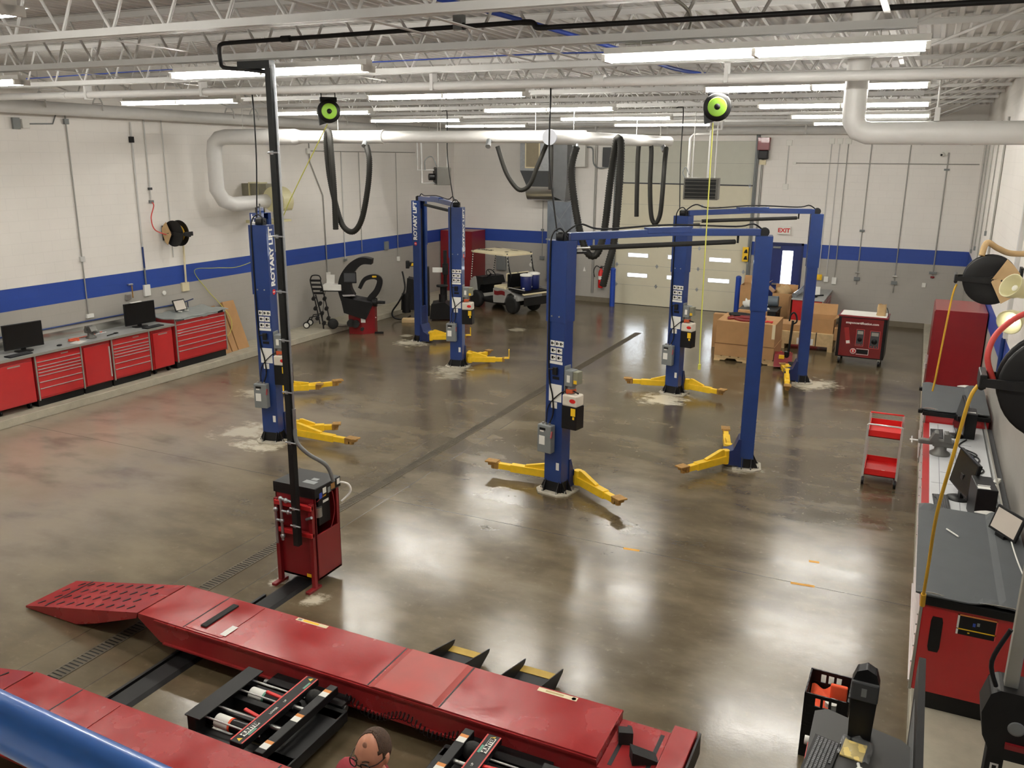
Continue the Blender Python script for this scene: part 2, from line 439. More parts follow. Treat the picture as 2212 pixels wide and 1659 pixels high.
for i, y in enumerate(JY):
    j = j0 if i == 0 else copy_tree(j0)
    j.location = (0, y, 0)
    j['label'] = 'white open-web steel roof joist, %s from the camera end of the ceiling' % ORD[i]
    j['group'] = 'open-web roof joists'
# bridging bars between the joists
for i, (x, nm) in enumerate(((-13.1, 'farthest left'), (-10.0, 'second from the left wall'), (-6.84, 'third from the left wall'), (-3.95, 'fourth from the left wall'), (-3.43, 'fifth from the left wall'), (-.39, 'at the right-hand joist ends'))):
    b = MB().box(x-.022, x+.022, JY[0], JY[-1], 5.6665, 5.674).build('bridging_bar', M_STEELW)
    tag(b, 'long white angle bar tying the joist bottoms together, '+nm, 'bar', 'joist bridging bars')

# fluorescent strip lights
LR = [JY[2+2*k] for k in range(6)]
LX = [-12.2, -7.32, -2.537]
def striplight():
    t = thing('strip_light', '', 'light')
    Lh = 2.44
    MB().box(0, Lh, -.05, .05, .004, .055).box(0, Lh, -.13, .13, -.002, .004).build('housing', M_WHITE, t)
    r = MB().prism([(-.052, 0), (-.012, -.05), (.012, -.05), (.052, 0)], 0, Lh, Matrix(((0, 0, 1, 0), (1, 0, 0, 0), (0, 1, 0, 0), (0, 0, 0, 1))))
    r.build('reflector', M_WHITE, t)
    for sy in (-.075, .075):
        for a in (.03, 1.235):
            MB().cyl((a, sy, -.03), (a+1.175, sy, -.03), .021, 10).build('tube', M_TUBE, t)
    for a in (0, 1.205, 2.41): MB().box(a, a+.03, -.1, .1, -.055, 0).build('lamp_holder', M_WHITE, t)
    for a in (.3, 2.1): MB().cyl((a, 0, .05), (a, 0, .102), .006, 6).build('hanger', M_STEEL, t)
    return t
s0 = striplight(); first = True
for c in (0, 1, 2):
    for k, y in enumerate(LR):
        s = s0 if first else copy_tree(s0); first = False
        s.location = (LX[c], y, 5.5)
        s['label'] = 'lit white fluorescent strip light, %s from the camera in the %s row' % (ORD[k], ('left', 'middle', 'right')[c])
        s['group'] = 'ceiling strip lights'

# ================================================================ overhead door
t = thing('door_1', '', ''); del t['label']; del t['category']; t['kind'] = 'structure'
M_DOOR = mat('door_panel_cream', s8(214, 208, 184), .45, var=.02)
M_DOOR2 = mat('door_panel_upper', s8(196, 196, 182), .5, var=.02)
secs = .65; WIN = [(-8.57, -7.9), (-7.245, -6.575), (-5.92, -5.25)]
for i in range(8):
    z0, z1 = i*secs, (i+1)*secs
    m_ = M_DOOR if i < 6 else M_DOOR2
    a = MB(); yb, yf = YB+.1, YB+.05
    if i in (1, 2):
        zc = (z0+z1)/2; h = .062
        a.box(DX0, DX1, yf, yb, z0, zc-h); a.box(DX0, DX1, yf, yb, zc+h, z1)
        xs = [DX0]+[v for w_ in WIN for v in w_]+[DX1]
        for q in range(0, len(xs), 2): a.box(xs[q], xs[q+1], yf, yb, zc-h, zc+h)
    else:
        a.box(DX0, DX1, yf, yb, z0, z1)
    sec = a.build('door_panel', m_, t); MB().box(DX0, DX1, yf-.0012, yf, z1-.006, z1-.001).build('panel_joint', M_GREY, sec)
    if i in (1, 2):
        for w_ in WIN:
            MB().box(w_[0], w_[1], yf+.02, yf+.026, zc-h, zc+h).build('window_pane', M_GLASS, sec)
            fr = MB(); 
            fr.box(w_[0]-.02, w_[1]+.02, yf-.006, yf+.003, zc+h-.008, zc+h+.012); fr.box(w_[0]-.02, w_[1]+.02, yf-.006, yf+.003, zc-h-.012, zc-h+.008)
            fr.box(w_[0]-.02, w_[0]+.01, yf-.006, yf+.003, zc-h, zc+h); fr.box(w_[1]-.01, w_[1]+.02, yf-.006, yf+.003, zc-h, zc+h)
            fr.build('window_frame', M_WHITE, sec)
for i in range(1, 7):
    for x in (DX0+.06, -7.59, -6.25, DX1-.1):
        z = i*secs
        hg = MB(); hg.prism([(0, -.07), (.05, 0), (0, .07), (-.05, 0)], 0, .012, wall_frame((x, YB+.05, z), (1, 0, 0)))
        hg.cyl((x-.045, YB+.035, z), (x+.045, YB+.035, z), .009, 6); hg.build('hinge', M_GALV, t)
MB().box(DX0, DX1, YB+.035, YB+.05, 3.885, 3.925).build('strut', M_DGREY, t)
for x in (DX0-.05, DX1+.05):
    tr = MB(); tr.box(x-.05, x+.05, YB-.09, YB-.002, 0, 5.4); tr.box(x-.012, x+.012, YB-.13, YB-.09, 0, 5.4); tr.build('track', M_GREY, t)
MB().box(DX0, DX1, YB+.04, YB+.11, -.01, .012).build('bottom_seal', M_RUBBER, t)

# side door
t = thing('door_2', '', ''); del t['label']; del t['category']; t['kind'] = 'structure'
fr = MB(); fr.box(MX0, MX0+.06, YB-.02, YB+.12, 0, MZ).box(MX1-.06, MX1, YB-.02, YB+.12, 0, MZ).box(MX0, MX1, YB-.02, YB+.12, MZ-.06, MZ)
fr.build('door_frame', M_NAVY, t)
dl = MB(); wx0, wx1, wz0, wz1 = -3.72, -3.41, .66, 2.02
dl.box(MX0+.06, wx0, YB+.03, YB+.08, 0, MZ-.06).box(wx1, MX1-.06, YB+.03, YB+.08, 0, MZ-.06).box(wx0, wx1, YB+.03, YB+.08, 0, wz0).box(wx0, wx1, YB+.03, YB+.08, wz1, MZ-.06)
dl.build('door_leaf', mat('door_navy', s8(24, 42, 104), .4, var=.05), t)
MB().box(wx0, wx1, YB+.05, YB+.056, wz0, wz1).build('window_pane', M_GLASS, t)
MB().box(-4.0, -3.78, YB-.01, YB+.03, 2.08, 2.14).build('door_closer', M_GREY, t, bevel=.005)
MB().box(-3.95, -3.25, YB-.03, YB+.0, .98, 1.03).build('push_bar', M_STEEL, t)

# trench drain
t = thing('trench_drain', 'long narrow black floor drain grating running down the concrete floor', 'drain', (-6.76, 0, 0))
g = MB()
y = 4.0
while y < 22.55:
    g.box(-.07, .07, y, y+.03, .0015, .0045); y += .045
g.box(-.085, -.066, 4.0, 22.6, .001, .005).box(.066, .085, 4.0, 22.6, .001, .005)
g.build('grating', mat('cast_iron', s8(84, 76, 62), .6, .4, var=.2), t)
MB().box(-.066, .066, 4.0, 22.6, .0002, .0012).build('channel', M_BLACK, t)
# ================================================================ two-post lifts
M_DECAL = mat('warning_decal', s8(228, 226, 218), .6, var=.02)
def decal_rows(parent, M):
    """rows of small pictogram stickers on a column back"""
    for r, (z, xs) in enumerate(((2.20, (-.045, .035, .10)), (2.10, (-.03, .07)), (2.00, (-.03, .07)))):
        for x in xs:
            w = .07 if r == 0 else .09
            d = MB().box(x-w/2, x+w/2, -.113, -.1105, z-.04, z+.04).build('warning_sticker', M_DECAL, parent)
            k = MB().box(x-w*.32, x+w*.05, -.1138, -.113, z-.018, z+.02).box(x+w*.12, x+w*.36, -.1138, -.113, z-.006, z+.008)
            k.build('pictogram', M_BLACK, d)
    MB().box(-.085, .125, -.113, -.1105, 1.91, 1.95).build('warning_sticker', M_PAPER, parent)
def column(t, pos, ang, near, text, hgt=3.6):
    """ang: direction of the open side of the channel (degrees)"""
    c = thing('column', '', ''); del c['label']; del c['category']
    col_M = TM(pos[0], pos[1], 0, math.radians(ang-90))
    w, d, th = .285, .215, .012
    def channel(w, d, th, lip):
        a, b = w/2, d/2
        return [(-a+lip, b), (-a, b), (-a, -b), (a, -b), (a, b), (a-lip, b), (a-lip, b-th), (a-th, b-th), (a-th, -b+th), (-a+th, -b+th), (-a+th, b-th), (-a+lip, b-th)]
    bpy.data.objects.remove(c)
    cm = MB().prism(channel(w, d, th, .075), .02, hgt-.12)
    c = cm.build('column', M_BLUE, t); c.matrix_local = col_M
    ex = MB().prism(channel(w+.03, d+.03, .012, .07), 2.5, hgt)
    ex.box(-.15, .15, -.12, .12, hgt-.01, hgt)
    e = ex.build('column_extension', M_BLUE, c, bevel=.004)
    for x in (-.06, .06):
        MB().cyl((x, -.1225, 2.58), (x, -.131, 2.58), .012, 8).build('bolt', M_STEEL, e)
    bp = MB().prism([(-.16, -.24), (.16, -.24), (.27, -.12), (.27, .2), (-.27, .2), (-.27, -.12)], .0, .022)
    b = bp.build('base_plate', mat('dusty_base_plate', s8(178, 172, 156), .8, var=.2, scale=20), c)
    for x, y in ((-.2, -.08), (.2, -.08), (-.12, -.19), (.12, -.19), (.22, .12), (-.22, .12)):
        MB().cyl((x, y, .022), (x, y, .055), .014, 6).build('anchor_bolt', M_STEEL, b)
    sk = MB()
    for x in (-.1425, .1425):
        s_ = 1 if x > 0 else -1
        sk.prism([(0, .022), (.085, .022), (0, .19)], -.006, .006, Matrix(((s_, 0, 0, x), (0, 0, 1, -.08), (0, 1, 0, 0), (0, 0, 0, 1))))
        sk.prism([(0, .022), (.085, .022), (0, .19)], -.006, .006, Matrix(((s_, 0, 0, x), (0, 0, 1, .06), (0, 1, 0, 0), (0, 0, 0, 1))))
        sk.prism([(0, .022), (.085, .022), (0, .19)], -.006, .006, Matrix(((0, 0, 1, x*.8), (-1, 0, 0, -.1075), (0, 1, 0, 0), (0, 0, 0, 1))))
    sk.box(-.1485, .1485, -.1135, .04, .022, .17)
    sk.build('foot_gusset', M_BLACKM, c)
    # carriage inside the channel, with the arm yoke
    ca = MB().box(-.105, .105, -.06, .11, .06, .95)
    ca.prism([(.09, .05), (.36, .05), (.36, .24), (.2, .3), (.13, .48), (.09, .48)], -.16, .16, Matrix(((0, 0, 1, 0), (1, 0, 0, 0), (0, 1, 0, 0), (0, 0, 0, 1))))
    ca.build('carriage', M_NAVY, c, bevel=.006)
    MB().box(-.03, .03, .02, .07, .95, hgt-.2).build('carriage_slot_cover', M_BLACK, c)
    sv = MB().cyl((-.05, 0, hgt+.05), (.05, 0, hgt+.05), .07, 14).box(-.07, -.055, -.05, .05, hgt-.01, hgt+.1).box(.055, .07, -.05, .05, hgt-.01, hgt+.1)
    sv.build('cable_pulley', M_BLACKM, c)
    MB().box(.06, .11, -.118, -.115, .36, .47).build('warning_sticker', M_DECAL, c)
    if text:
        TMx = Matrix(((0, 0, 1, .1585), (0, -1, 0, 0), (1, 0, 0, 3.12), (0, 0, 0, 1)))
        # reads upwards on the +X side
        Mt = Matrix(((0, 0, 1, .1585), (-1, 0, 0, 0), (0, -1, 0, 0), (0, 0, 0, 1)))
        Mt = Matrix(((0, 0, 1, .1587), (0, -1, 0, 0.0), (1, 0, 0, 3.1), (0, 0, 0, 1)))
        lettering('ROTARY LIFT', .165, Mt, M_PAPER, e, bold=.006, spacing=.95)
        dk_ = MB().cyl((.1575, 0, 2.535), (.1592, 0, 2.535), .045, 20).build('logo_disc', M_REDP, e)
        MB().box(.1592, .1602, -.03, .03, 2.527, 2.543).build('logo_bar', M_PAPER, dk_)
    if near:
        decal_rows(c, col_M)
        MB().box(-.035, .075, -.1125, -.11, 1.69, 1.73).build('slot', M_BLACK, c)
        lt = MB(); lt.box(-.02, .05, -.15, -.1075, 1.76, 1.87); lt.box(-.07, .0, -.165, -.15, 1.83, 1.85)
        lt.build('latch_release', M_BLACKM, c, bevel=.008)
        MB().box(-.09, .12, -.112, -.11, 1.37, 1.62).build('instruction_sheet', M_PAPER, c)
        MB().box(-.05, .05, -.112, -.11, 1.27, 1.36).build('instruction_sheet', M_DECAL, c)
        # power unit on the right-hand side
        pu = MB().box(.145, .165, -.1, .05, 1.45, 1.9).box(.165, .29, -.11, .04, 1.62, 1.85)
        pu.cyl((.23, -.03, 1.5), (.23, -.03, 1.62), .06, 14)
        p = pu.build('power_unit', M_GREY, c, bevel=.012)
        MB().box(.29, .37, -.1, .03, 1.66, 1.84).build('motor_box', mat('khaki_grey_enamel', s8(126, 126, 108), .5), p, bevel=.01)
        MB().box(.305, .355, -.1015, -.1, 1.67, 1.72).build('sticker', M_YELLOW, p)
        MB().box(.2, .25, -.1125, -.11, 1.68, 1.78).build('sticker', M_DECAL, p)
        MB().cyl((.3, -.08, 1.56), (.4, -.12, 1.55), .012, 8).build('lever', M_BLACK, p)
        MB().box(.19, .29, -.11, .0, 1.53, 1.58).build('valve_block', mat('orange_block', s8(190, 84, 44), .5), p)
        tk = MB().box(.147, .385, -.14, .06, 1.34, 1.51).build('oil_tank', M_TANK, c, bevel=.025, seg=3)
        MB().cyl((.2, -.06, 1.51), (.2, -.06, 1.545), .03, 12).build('filler_cap', M_REDP, tk)
        MB().prism([(.05*math.cos(q*PI/8), .03*math.sin(q*PI/8)) for q in range(16)], 0, .002, wall_frame((.32, -.1405, 1.43), (1, 0, 0))).build('oval_sticker', M_REDP, tk)
        tb = MB().prism([(.147, -.145), (.39, -.145), (.39, .065), (.147, .065)], 1.02, 1.345).build('oil_reservoir', M_BLACK, c, bevel=.015)
        MB().box(.3, .375, -.1475, -.145, 1.22, 1.33).build('sticker', M_YELLOW, tb)
        MB().box(.33, .36, -.1475, -.145, 1.17, 1.21).build('sticker', M_YELLOW, tb)
        # disconnect switch on the back
        db = MB().box(-.2, .03, -.225, -.11, .62, 1.03).build('disconnect_switch', M_GREY, c, bevel=.012)
        MB().box(-.165, -.07, -.2275, -.225, .74, .87).build('rating_label', M_PAPER, db)
        MB().box(-.15, -.09, -.2275, -.225, .93, .95).build('rating_label', M_DECAL, db)
        MB().box(-.16, -.06, -.2275, -.225, .955, .99).build('black_plate', M_BLACK, db)
        MB().beam((.035, -.2, .95), (.045, -.24, .86), .02, .03).build('switch_handle', M_DRED, db)
        for x in (-.14, -.085, -.03): MB().cyl((x, -.17, 1.03), (x, -.17, 1.06), .016, 10).build('conduit_hub', M_STEEL, db)
        MB().tube([(-.03, -.17, 1.06), (.0, -.13, 1.2), (-.02, -.125, 1.45), (-.08, -.125, 1.7), (-.1, -.128, 2.3), (-.1, -.135, 3.4), (-.08, -.12, hgt+.08), (.0, -.05, hgt+.16), (.08, 0, hgt+.05)], .011, 8, smooth=5).build('power_cable', M_BLACK, c)
        MB().tube([(-.085, -.17, 1.06), (-.08, -.125, 1.3), (.1, -.13, 1.5), (.2, -.1, 1.56)], .008, 8, smooth=5).build('motor_cable', M_BLACK, c)
    return c
def arm(t, piv, tip, pad='flat', z=.15):
    """telescoping swing arm from the carriage pivot to the pad"""
    p = Vector((piv[0], piv[1], z)); q = Vector((tip[0], tip[1], z)); L = (q-p).length
    M = frame(p, q)
    a = MB().box(-.05, L*.66, -.055, .055, -.06, .055)
    a.prism([(0, .055), (.07, .16), (.12, .16), (L*.45, .075), (L*.45, .055)], -.03, .03, Matrix(((1, 0, 0, 0), (0, 0, -1, 0), (0, 1, 0, 0), (0, 0, 0, 1))))
    a.cyl((0, 0, -.08), (0, 0, .14), .06, 14)
    o = a.build('swing_arm', M_YELLOW, t, bevel=.006); o.matrix_local = M
    MB().box(L*.3, L*.9, -.042, .042, -.046, .042).build('arm_extension', M_YELLOW, o, bevel=.005)
    e = MB().box(L*.84, L*.9, -.05, .05, -.05, .052).build('arm_collar', M_YELD, o, bevel=.004)
    if pad == 'up':
        ad = MB().box(L*.88, L+.02, -.07, .07, .03, .05).box(L+.0, L+.02, -.05, .05, .05, .24)
        ad.build('lift_pad', M_YELLOW, o, bevel=.004)
    else:
        ad = MB().box(L*.86, L+.04, -.075, .075, .045, .068).box(L*.9, L, -.05, .05, .0, .045).cyl((L*.93, 0, -.05), (L*.93, 0, .05), .04, 12)
        ad.build('lift_pad', M_YELD, o, bevel=.006)
def lift(label, A, B, angA, angB, arms, text, hA=3.6, hB=3.6):
    mid = ((A[0]+B[0])/2, (A[1]+B[1])/2)
    t = thing('two_post_lift', label, 'car lift', (mid[0], mid[1], 0), 0, 'blue two-post car lifts')
    def loc(p): return (p[0]-mid[0], p[1]-mid[1])
    a = loc(A); b = loc(B)
    column(t, a, angA, True, text, hA); column(t, b, angB, False, text, hB)
    u = (Vector((b[0], b[1], 0))-Vector((a[0], a[1], 0))).normalized(); nrm = Vector((-u.y, u.x, 0))
    pA = Vector((a[0], a[1], hA+.05)); pB = Vector((b[0], b[1], hB+.05)); m_ = (pA+pB)/2+Vector((0, 0, .03))
    bm = MB()
    bm.beam(pA+u*.1, m_, .11, .1); bm.beam(m_, pB-u*.1, .11, .1)
    bm.beam(m_-u*.35+Vector((0, 0, .03)), m_+u*.35+Vector((0, 0, .03)), .12, .08)
    ob = bm.build('overhead_beam', M_BLUE, t, bevel=.006)
    sb = MB().cyl(pA+u*.42+Vector((0, 0, -.16)), pB-u*.5+Vector((0, 0, -.13)), .035, 12)
    sb.build('shutoff_bar', M_RUBBER, t)
    MB().cyl(pA+u*.18+Vector((0, 0, -.16)), pA+u*.43+Vector((0, 0, -.16)), .014, 8).build('shutoff_rod', M_STEEL, t)
    br = MB().beam(pA+u*.2+Vector((0, 0, -.02)), pA+u*.2+Vector((0, 0, -.24)), .03, .04).beam(pA+u*.2+Vector((0, 0, -.22)), pA+u*.36+Vector((0, 0, -.22)), .05, .03)
    br.build('shutoff_bracket', M_BLACK, t)
    MB().beam(pB-u*.45+Vector((0, 0, .0)), pB-u*.45+Vector((0, 0, -.15)), .03, .02).build('shutoff_bracket', M_BLACK, t)
    MB().tube([pA+Vector((0, 0, .02)), pA+u*.25+Vector((0, 0, .16)), pA+u*.6+Vector((0, 0, .09)), m_+Vector((0, 0, .1)), pB-u*.5+Vector((0, 0, .09)), pB-u*.2+Vector((0, 0, .12)), pB+Vector((0, 0, 0))], .013, 8, smooth=6).build('hydraulic_hose', M_BLACK, t)
    for (pv, tp, pd) in arms: arm(t, loc(pv), loc(tp), pd)
    return t
lift('blue two-post lift right of the floor drain, nearest the camera on that side', (-4.36, 10.83), (-2.08, 13.1), 79, 191,
     [((-4.46, 11.06), (-5.55, 11.02), 'flat'), ((-4.1, 11.02), (-3.25, 10.45), 'flat'), ((-2.36, 12.9), (-2.86, 12.05), 'flat'), ((-2.38, 13.22), (-2.66, 14.35), 'flat')], False)
lift('blue two-post lift between the overhead door and the large cardboard box', (-4.24, 16.85), (-2.0, 19.05), 79, 191,
     [((-4.34, 17.05), (-5.26, 16.82), 'flat'), ((-4.0, 17.02), (-3.2, 16.8), 'flat'), ((-2.28, 18.9), (-2.1, 17.7), 'flat'), ((-2.3, 19.2), (-2.5, 19.75), 'flat')], False)
lift('blue two-post lift with white lettering standing behind the tall black pipe stand', (-9.5, 10.78), (-11.5, 13.05), 101, -11,
     [((-9.22, 10.95), (-7.95, 10.95), 'flat'), ((-9.3, 11.1), (-8.7, 11.5), 'flat'), ((-11.18, 13.0), (-10.45, 13.95), 'flat'), ((-11.2, 13.1), (-10.6, 13.5), 'flat')], True)
lift('blue two-post lift with white lettering in the far left bay beside the tire machines', (-9.31, 16.86), (-11.48, 18.85), 101, -11,
     [((-9.1, 17.06), (-8.28, 17.42), 'up'), ((-9.2, 17.1), (-9.0, 17.9), 'flat'), ((-11.15, 18.75), (-10.3, 19.33), 'up'), ((-11.2, 18.9), (-10.7, 19.5), 'flat')], True)
def wb(mb, name, m, t, **k):
    """build in world coordinates as a child of an Empty"""
    o = mb.build(name, m, t, **k)
    if t.data is None: o.matrix_parent_inverse = (Matrix.Translation(t.location) @ t.rotation_euler.to_matrix().to_4x4()).inverted()
    return o
XZ = Matrix(((1, 0, 0, 0), (0, 0, 1, 0), (0, 1, 0, 0), (0, 0, 0, 1)))     # prism polygon in x,z ; extrude along y
YZ = Matrix(((0, 0, 1, 0), (1, 0, 0, 0), (0, 1, 0, 0), (0, 0, 0, 1)))     # prism polygon in y,z ; extrude along x

# ================================================================ wheel alignment lift (two red runways)
M_RUN = mat('red_runway_paint', s8(150, 43, 44), .22, var=.13, scale=2.2, bump=.06, bscale=30, rvar=.12)
M_RUNW = mat('worn_red_runway', s8(160, 62, 56), .42, var=.2, scale=3, rvar=.1)
al = thing('alignment_lift', 'low red drive-on wheel alignment lift with two long runways', 'car lift', (-4.6, 4.65, 0))
def runway(y0, y1, label):
    zt = .38
    d = MB().prism([(-6.42, zt), (-6.42, zt-.05), (-6.15, zt-.24), (-1.72, zt-.24), (-1.72, zt)], y0, y1, XZ)
    o = wb(d, 'runway', M_RUN, al, bevel=.008); o['label'] = label
    # lengthwise bottom flanges
    fl = MB()
    fl.box(-6.1, -1.72, y0-.025, y0, zt-.24, zt-.225).box(-6.1, -1.72, y1, y1+.025, zt-.24, zt-.225).box(-6.2, -1.72, y0-.014, y0, zt-.03, zt-.012).box(-6.2, -1.72, y1, y1+.014, zt-.03, zt-.012)
    fl.build('edge_flange', M_RUN, o)
    # sloping approach ramp with slots
    rp = MB().prism([(-8.12, .035), (-8.12, .012), (-7.35, .012), (-7.05, .1), (-6.46, .31), (-6.44, zt-.005)], y0+.01, y1-.01, XZ)
    r = wb(rp, 'approach_ramp', M_RUN, al, bevel=.006)
    a = math.atan2(zt-.04, 1.68)
    for i in range(10):
        for k in range(4):
            x = -7.98+i*.15+(.07 if k % 2 else 0)
            if x > -6.62: continue
            y = y0+.1+k*.145
            MBs = MB().box(-.04, .04, -.009, .009, -.002, .0012, TM(x, y, .035+(x+8.12)*math.tan(a)+.004, .9) @ Matrix.Rotation(-a, 4, 'Y'))
            MBs.build('slot', M_BLACK, r)
    MB().box(-7.83, -7.815, y0+.02, y1-.02, -.001, .001, TM(0, 0, .035+(-7.82+8.12)*math.tan(a)+.004)).build('ramp_seam', M_BLACK, r)
    # plates and joints on top
    for x in (-5.84, -3.76, -3.07): MB().box(x-.007, x+.007, y0+.005, y1-.005, zt-.0, zt+.0008).build('plate_joint', M_BLACK, o)
    MB().box(-5.82, -5.38, y0+.02, y1-.02, zt-.0, zt+.006).build('slip_plate', M_RUN, o, bevel=.002)
    MB().prism([(-3.74, zt), (-3.69, zt+.014), (-3.13, zt+.014), (-3.08, zt)], y0-.008, y1-.01, XZ).build('slip_plate', M_RUNW, o, bevel=.004)
    # drop section at the front with the stop plate
    lo = MB().box(-1.72, -1.32, y0, y1, .17, .3).prism([(-1.32, .17), (-1.32, .3), (-1.3, .36), (-1.12, .36), (-1.1, .17)], y0-.02, y1+.02, XZ)
    l = wb(lo, 'front_stop', M_RUN, al, bevel=.006)
    for x in (-1.64, -1.37): MB().box(x-.016, x+.016, y0+.06, y1-.06, .3, .3012).build('turnplate_slot', M_BLACKM, l)
    MB().box(-1.105, -1.09, y0-.02, y1+.02, .17, .355).build('stop_edge', M_BLACKM, l)
    # lifting base and legs below
    b = MB().box(-5.9, -1.6, y0+.16, y1-.16, .0, .03).box(-5.7, -1.9, y0+.2, y1-.2, .03, .15)
    wb(b, 'scissor_base', M_DRED, al)
    # springy air hose under the near edge
    pts = []
    for i in range(240):
        q = i/239; an = q*2*PI*30
        xx = -3.95+q*1.15; zz = .26-.09*math.sin(q*PI*2)**2
        pts.append((xx, y0-.055+.03*math.cos(an), zz-.02+.032*math.sin(an)))
    wb(MB().tube(pts, .004, 5), 'coiled_air_hose', M_BLACK, al)
    return o, l
rn1, st1 = runway(5.20, 5.83, 'red runway farther from the camera')
rn2, st2 = runway(3.49, 4.12, 'red runway nearer the camera, partly behind the blue rail')
# decals on the far runway
dc = MB().box(-4.98, -4.62, 5.775, 5.82, .38, .3815).build('caution_decal', M_CREAM, rn1)
MB().box(-4.9, -4.72, 5.785, 5.812, .3815, .382).build('decal_print', M_YELLOW, dc)
MB().box(-4.96, -4.92, 5.785, 5.812, .3815, .382).build('decal_print', M_GREY, dc)
dc = MB().box(-2.45, -2.1, 5.765, 5.815, .38, .3815).build('caution_decal', M_CREAM, rn1)
MB().box(-2.38, -2.22, 5.78, 5.8, .3815, .382).build('decal_print', mat('faded_print', s8(180, 160, 110), .6), dc)
MB().lathe([(.016, 0), (.018, .0006), (.02, 0)], 16, TM(-2.13, 5.79, .3815)).build('decal_print', M_BLACK, dc)
MB().box(-5.43, -5.36, 5.25, 5.42, .386, .3875).build('decal_plate', M_PAPER, rn1)
pad = MB().box(-.035, .035, -.22, .22, .386, .403, TM(-5.66, 5.5, 0, 0))
tag(pad.build('rubber_strip', M_RUBBER, bevel=.006), 'dark rubber strip lying across the red runway near its ramp', 'strip')
for x in (-3.46, -2.7):
    b = MB()
    for s_ in (0, .38): b.prism([(5.83, .3), (5.83, .1), (6.3, .02), (6.5, .09), (6.52, .12)], x-.2+s_, x-.19+s_, YZ)
    b.box(x-.2, x+.19, 5.85, 6.38, .06, .07)
    o = wb(b, 'step_bracket', M_BLACKM, al)
    MB().box(x-.19, x+.18, 6.38, 6.48, .06, .075).build('yellow_strip', mat('dirty_yellow', s8(176, 146, 62), .6, var=.2), o)
# rubber wedges on the front stop section
def wedge(x, y, rz, label):
    w = MB().prism([(-.09, 0), (.09, 0), (.09, .012), (.05, .1), (-.01, .075), (-.05, .03)], -.055, .055, XZ)
    w.build('wheel_chock', M_RUBBER, bevel=.003, loc=(x, y, .3013), rz=rz)
    o = bpy.data.objects[-1] if False else None
def chock(x, y, rz, label):
    w = MB().prism([(-.1, 0), (.1, 0), (.1, .02), (-.1, .11)], -.055, .055, XZ)
    o = w.build('wheel_chock', M_RUBBER, bevel=.003, loc=(x, y, .302), rz=rz)
    tag(o, label, 'wheel chock', 'black wheel chocks')
chock(-1.63, 5.62, 1.9, 'black rubber wheel chock standing against the step on the red runway end')
chock(-1.42, 5.42, .5, 'black rubber wheel chock lying flatter, nearer the tall red end stop')
# hose trunking on the floor
tr = thing('hose_trunking', 'flat black steel hose cover strip running across the floor under the red runways', 'cover', (-5.9, 5.5, 0))
wb(MB().prism([(-6.0, .0), (-5.97, .035), (-5.78, .035), (-5.75, .0)], 4.13, 7.05, XZ), 'cover_plate', M_BLACKM, tr)
wb(MB().box(-6.02, -5.99, 4.13, 6.5, 0, .05), 'side_rail', M_BLACKM, tr)

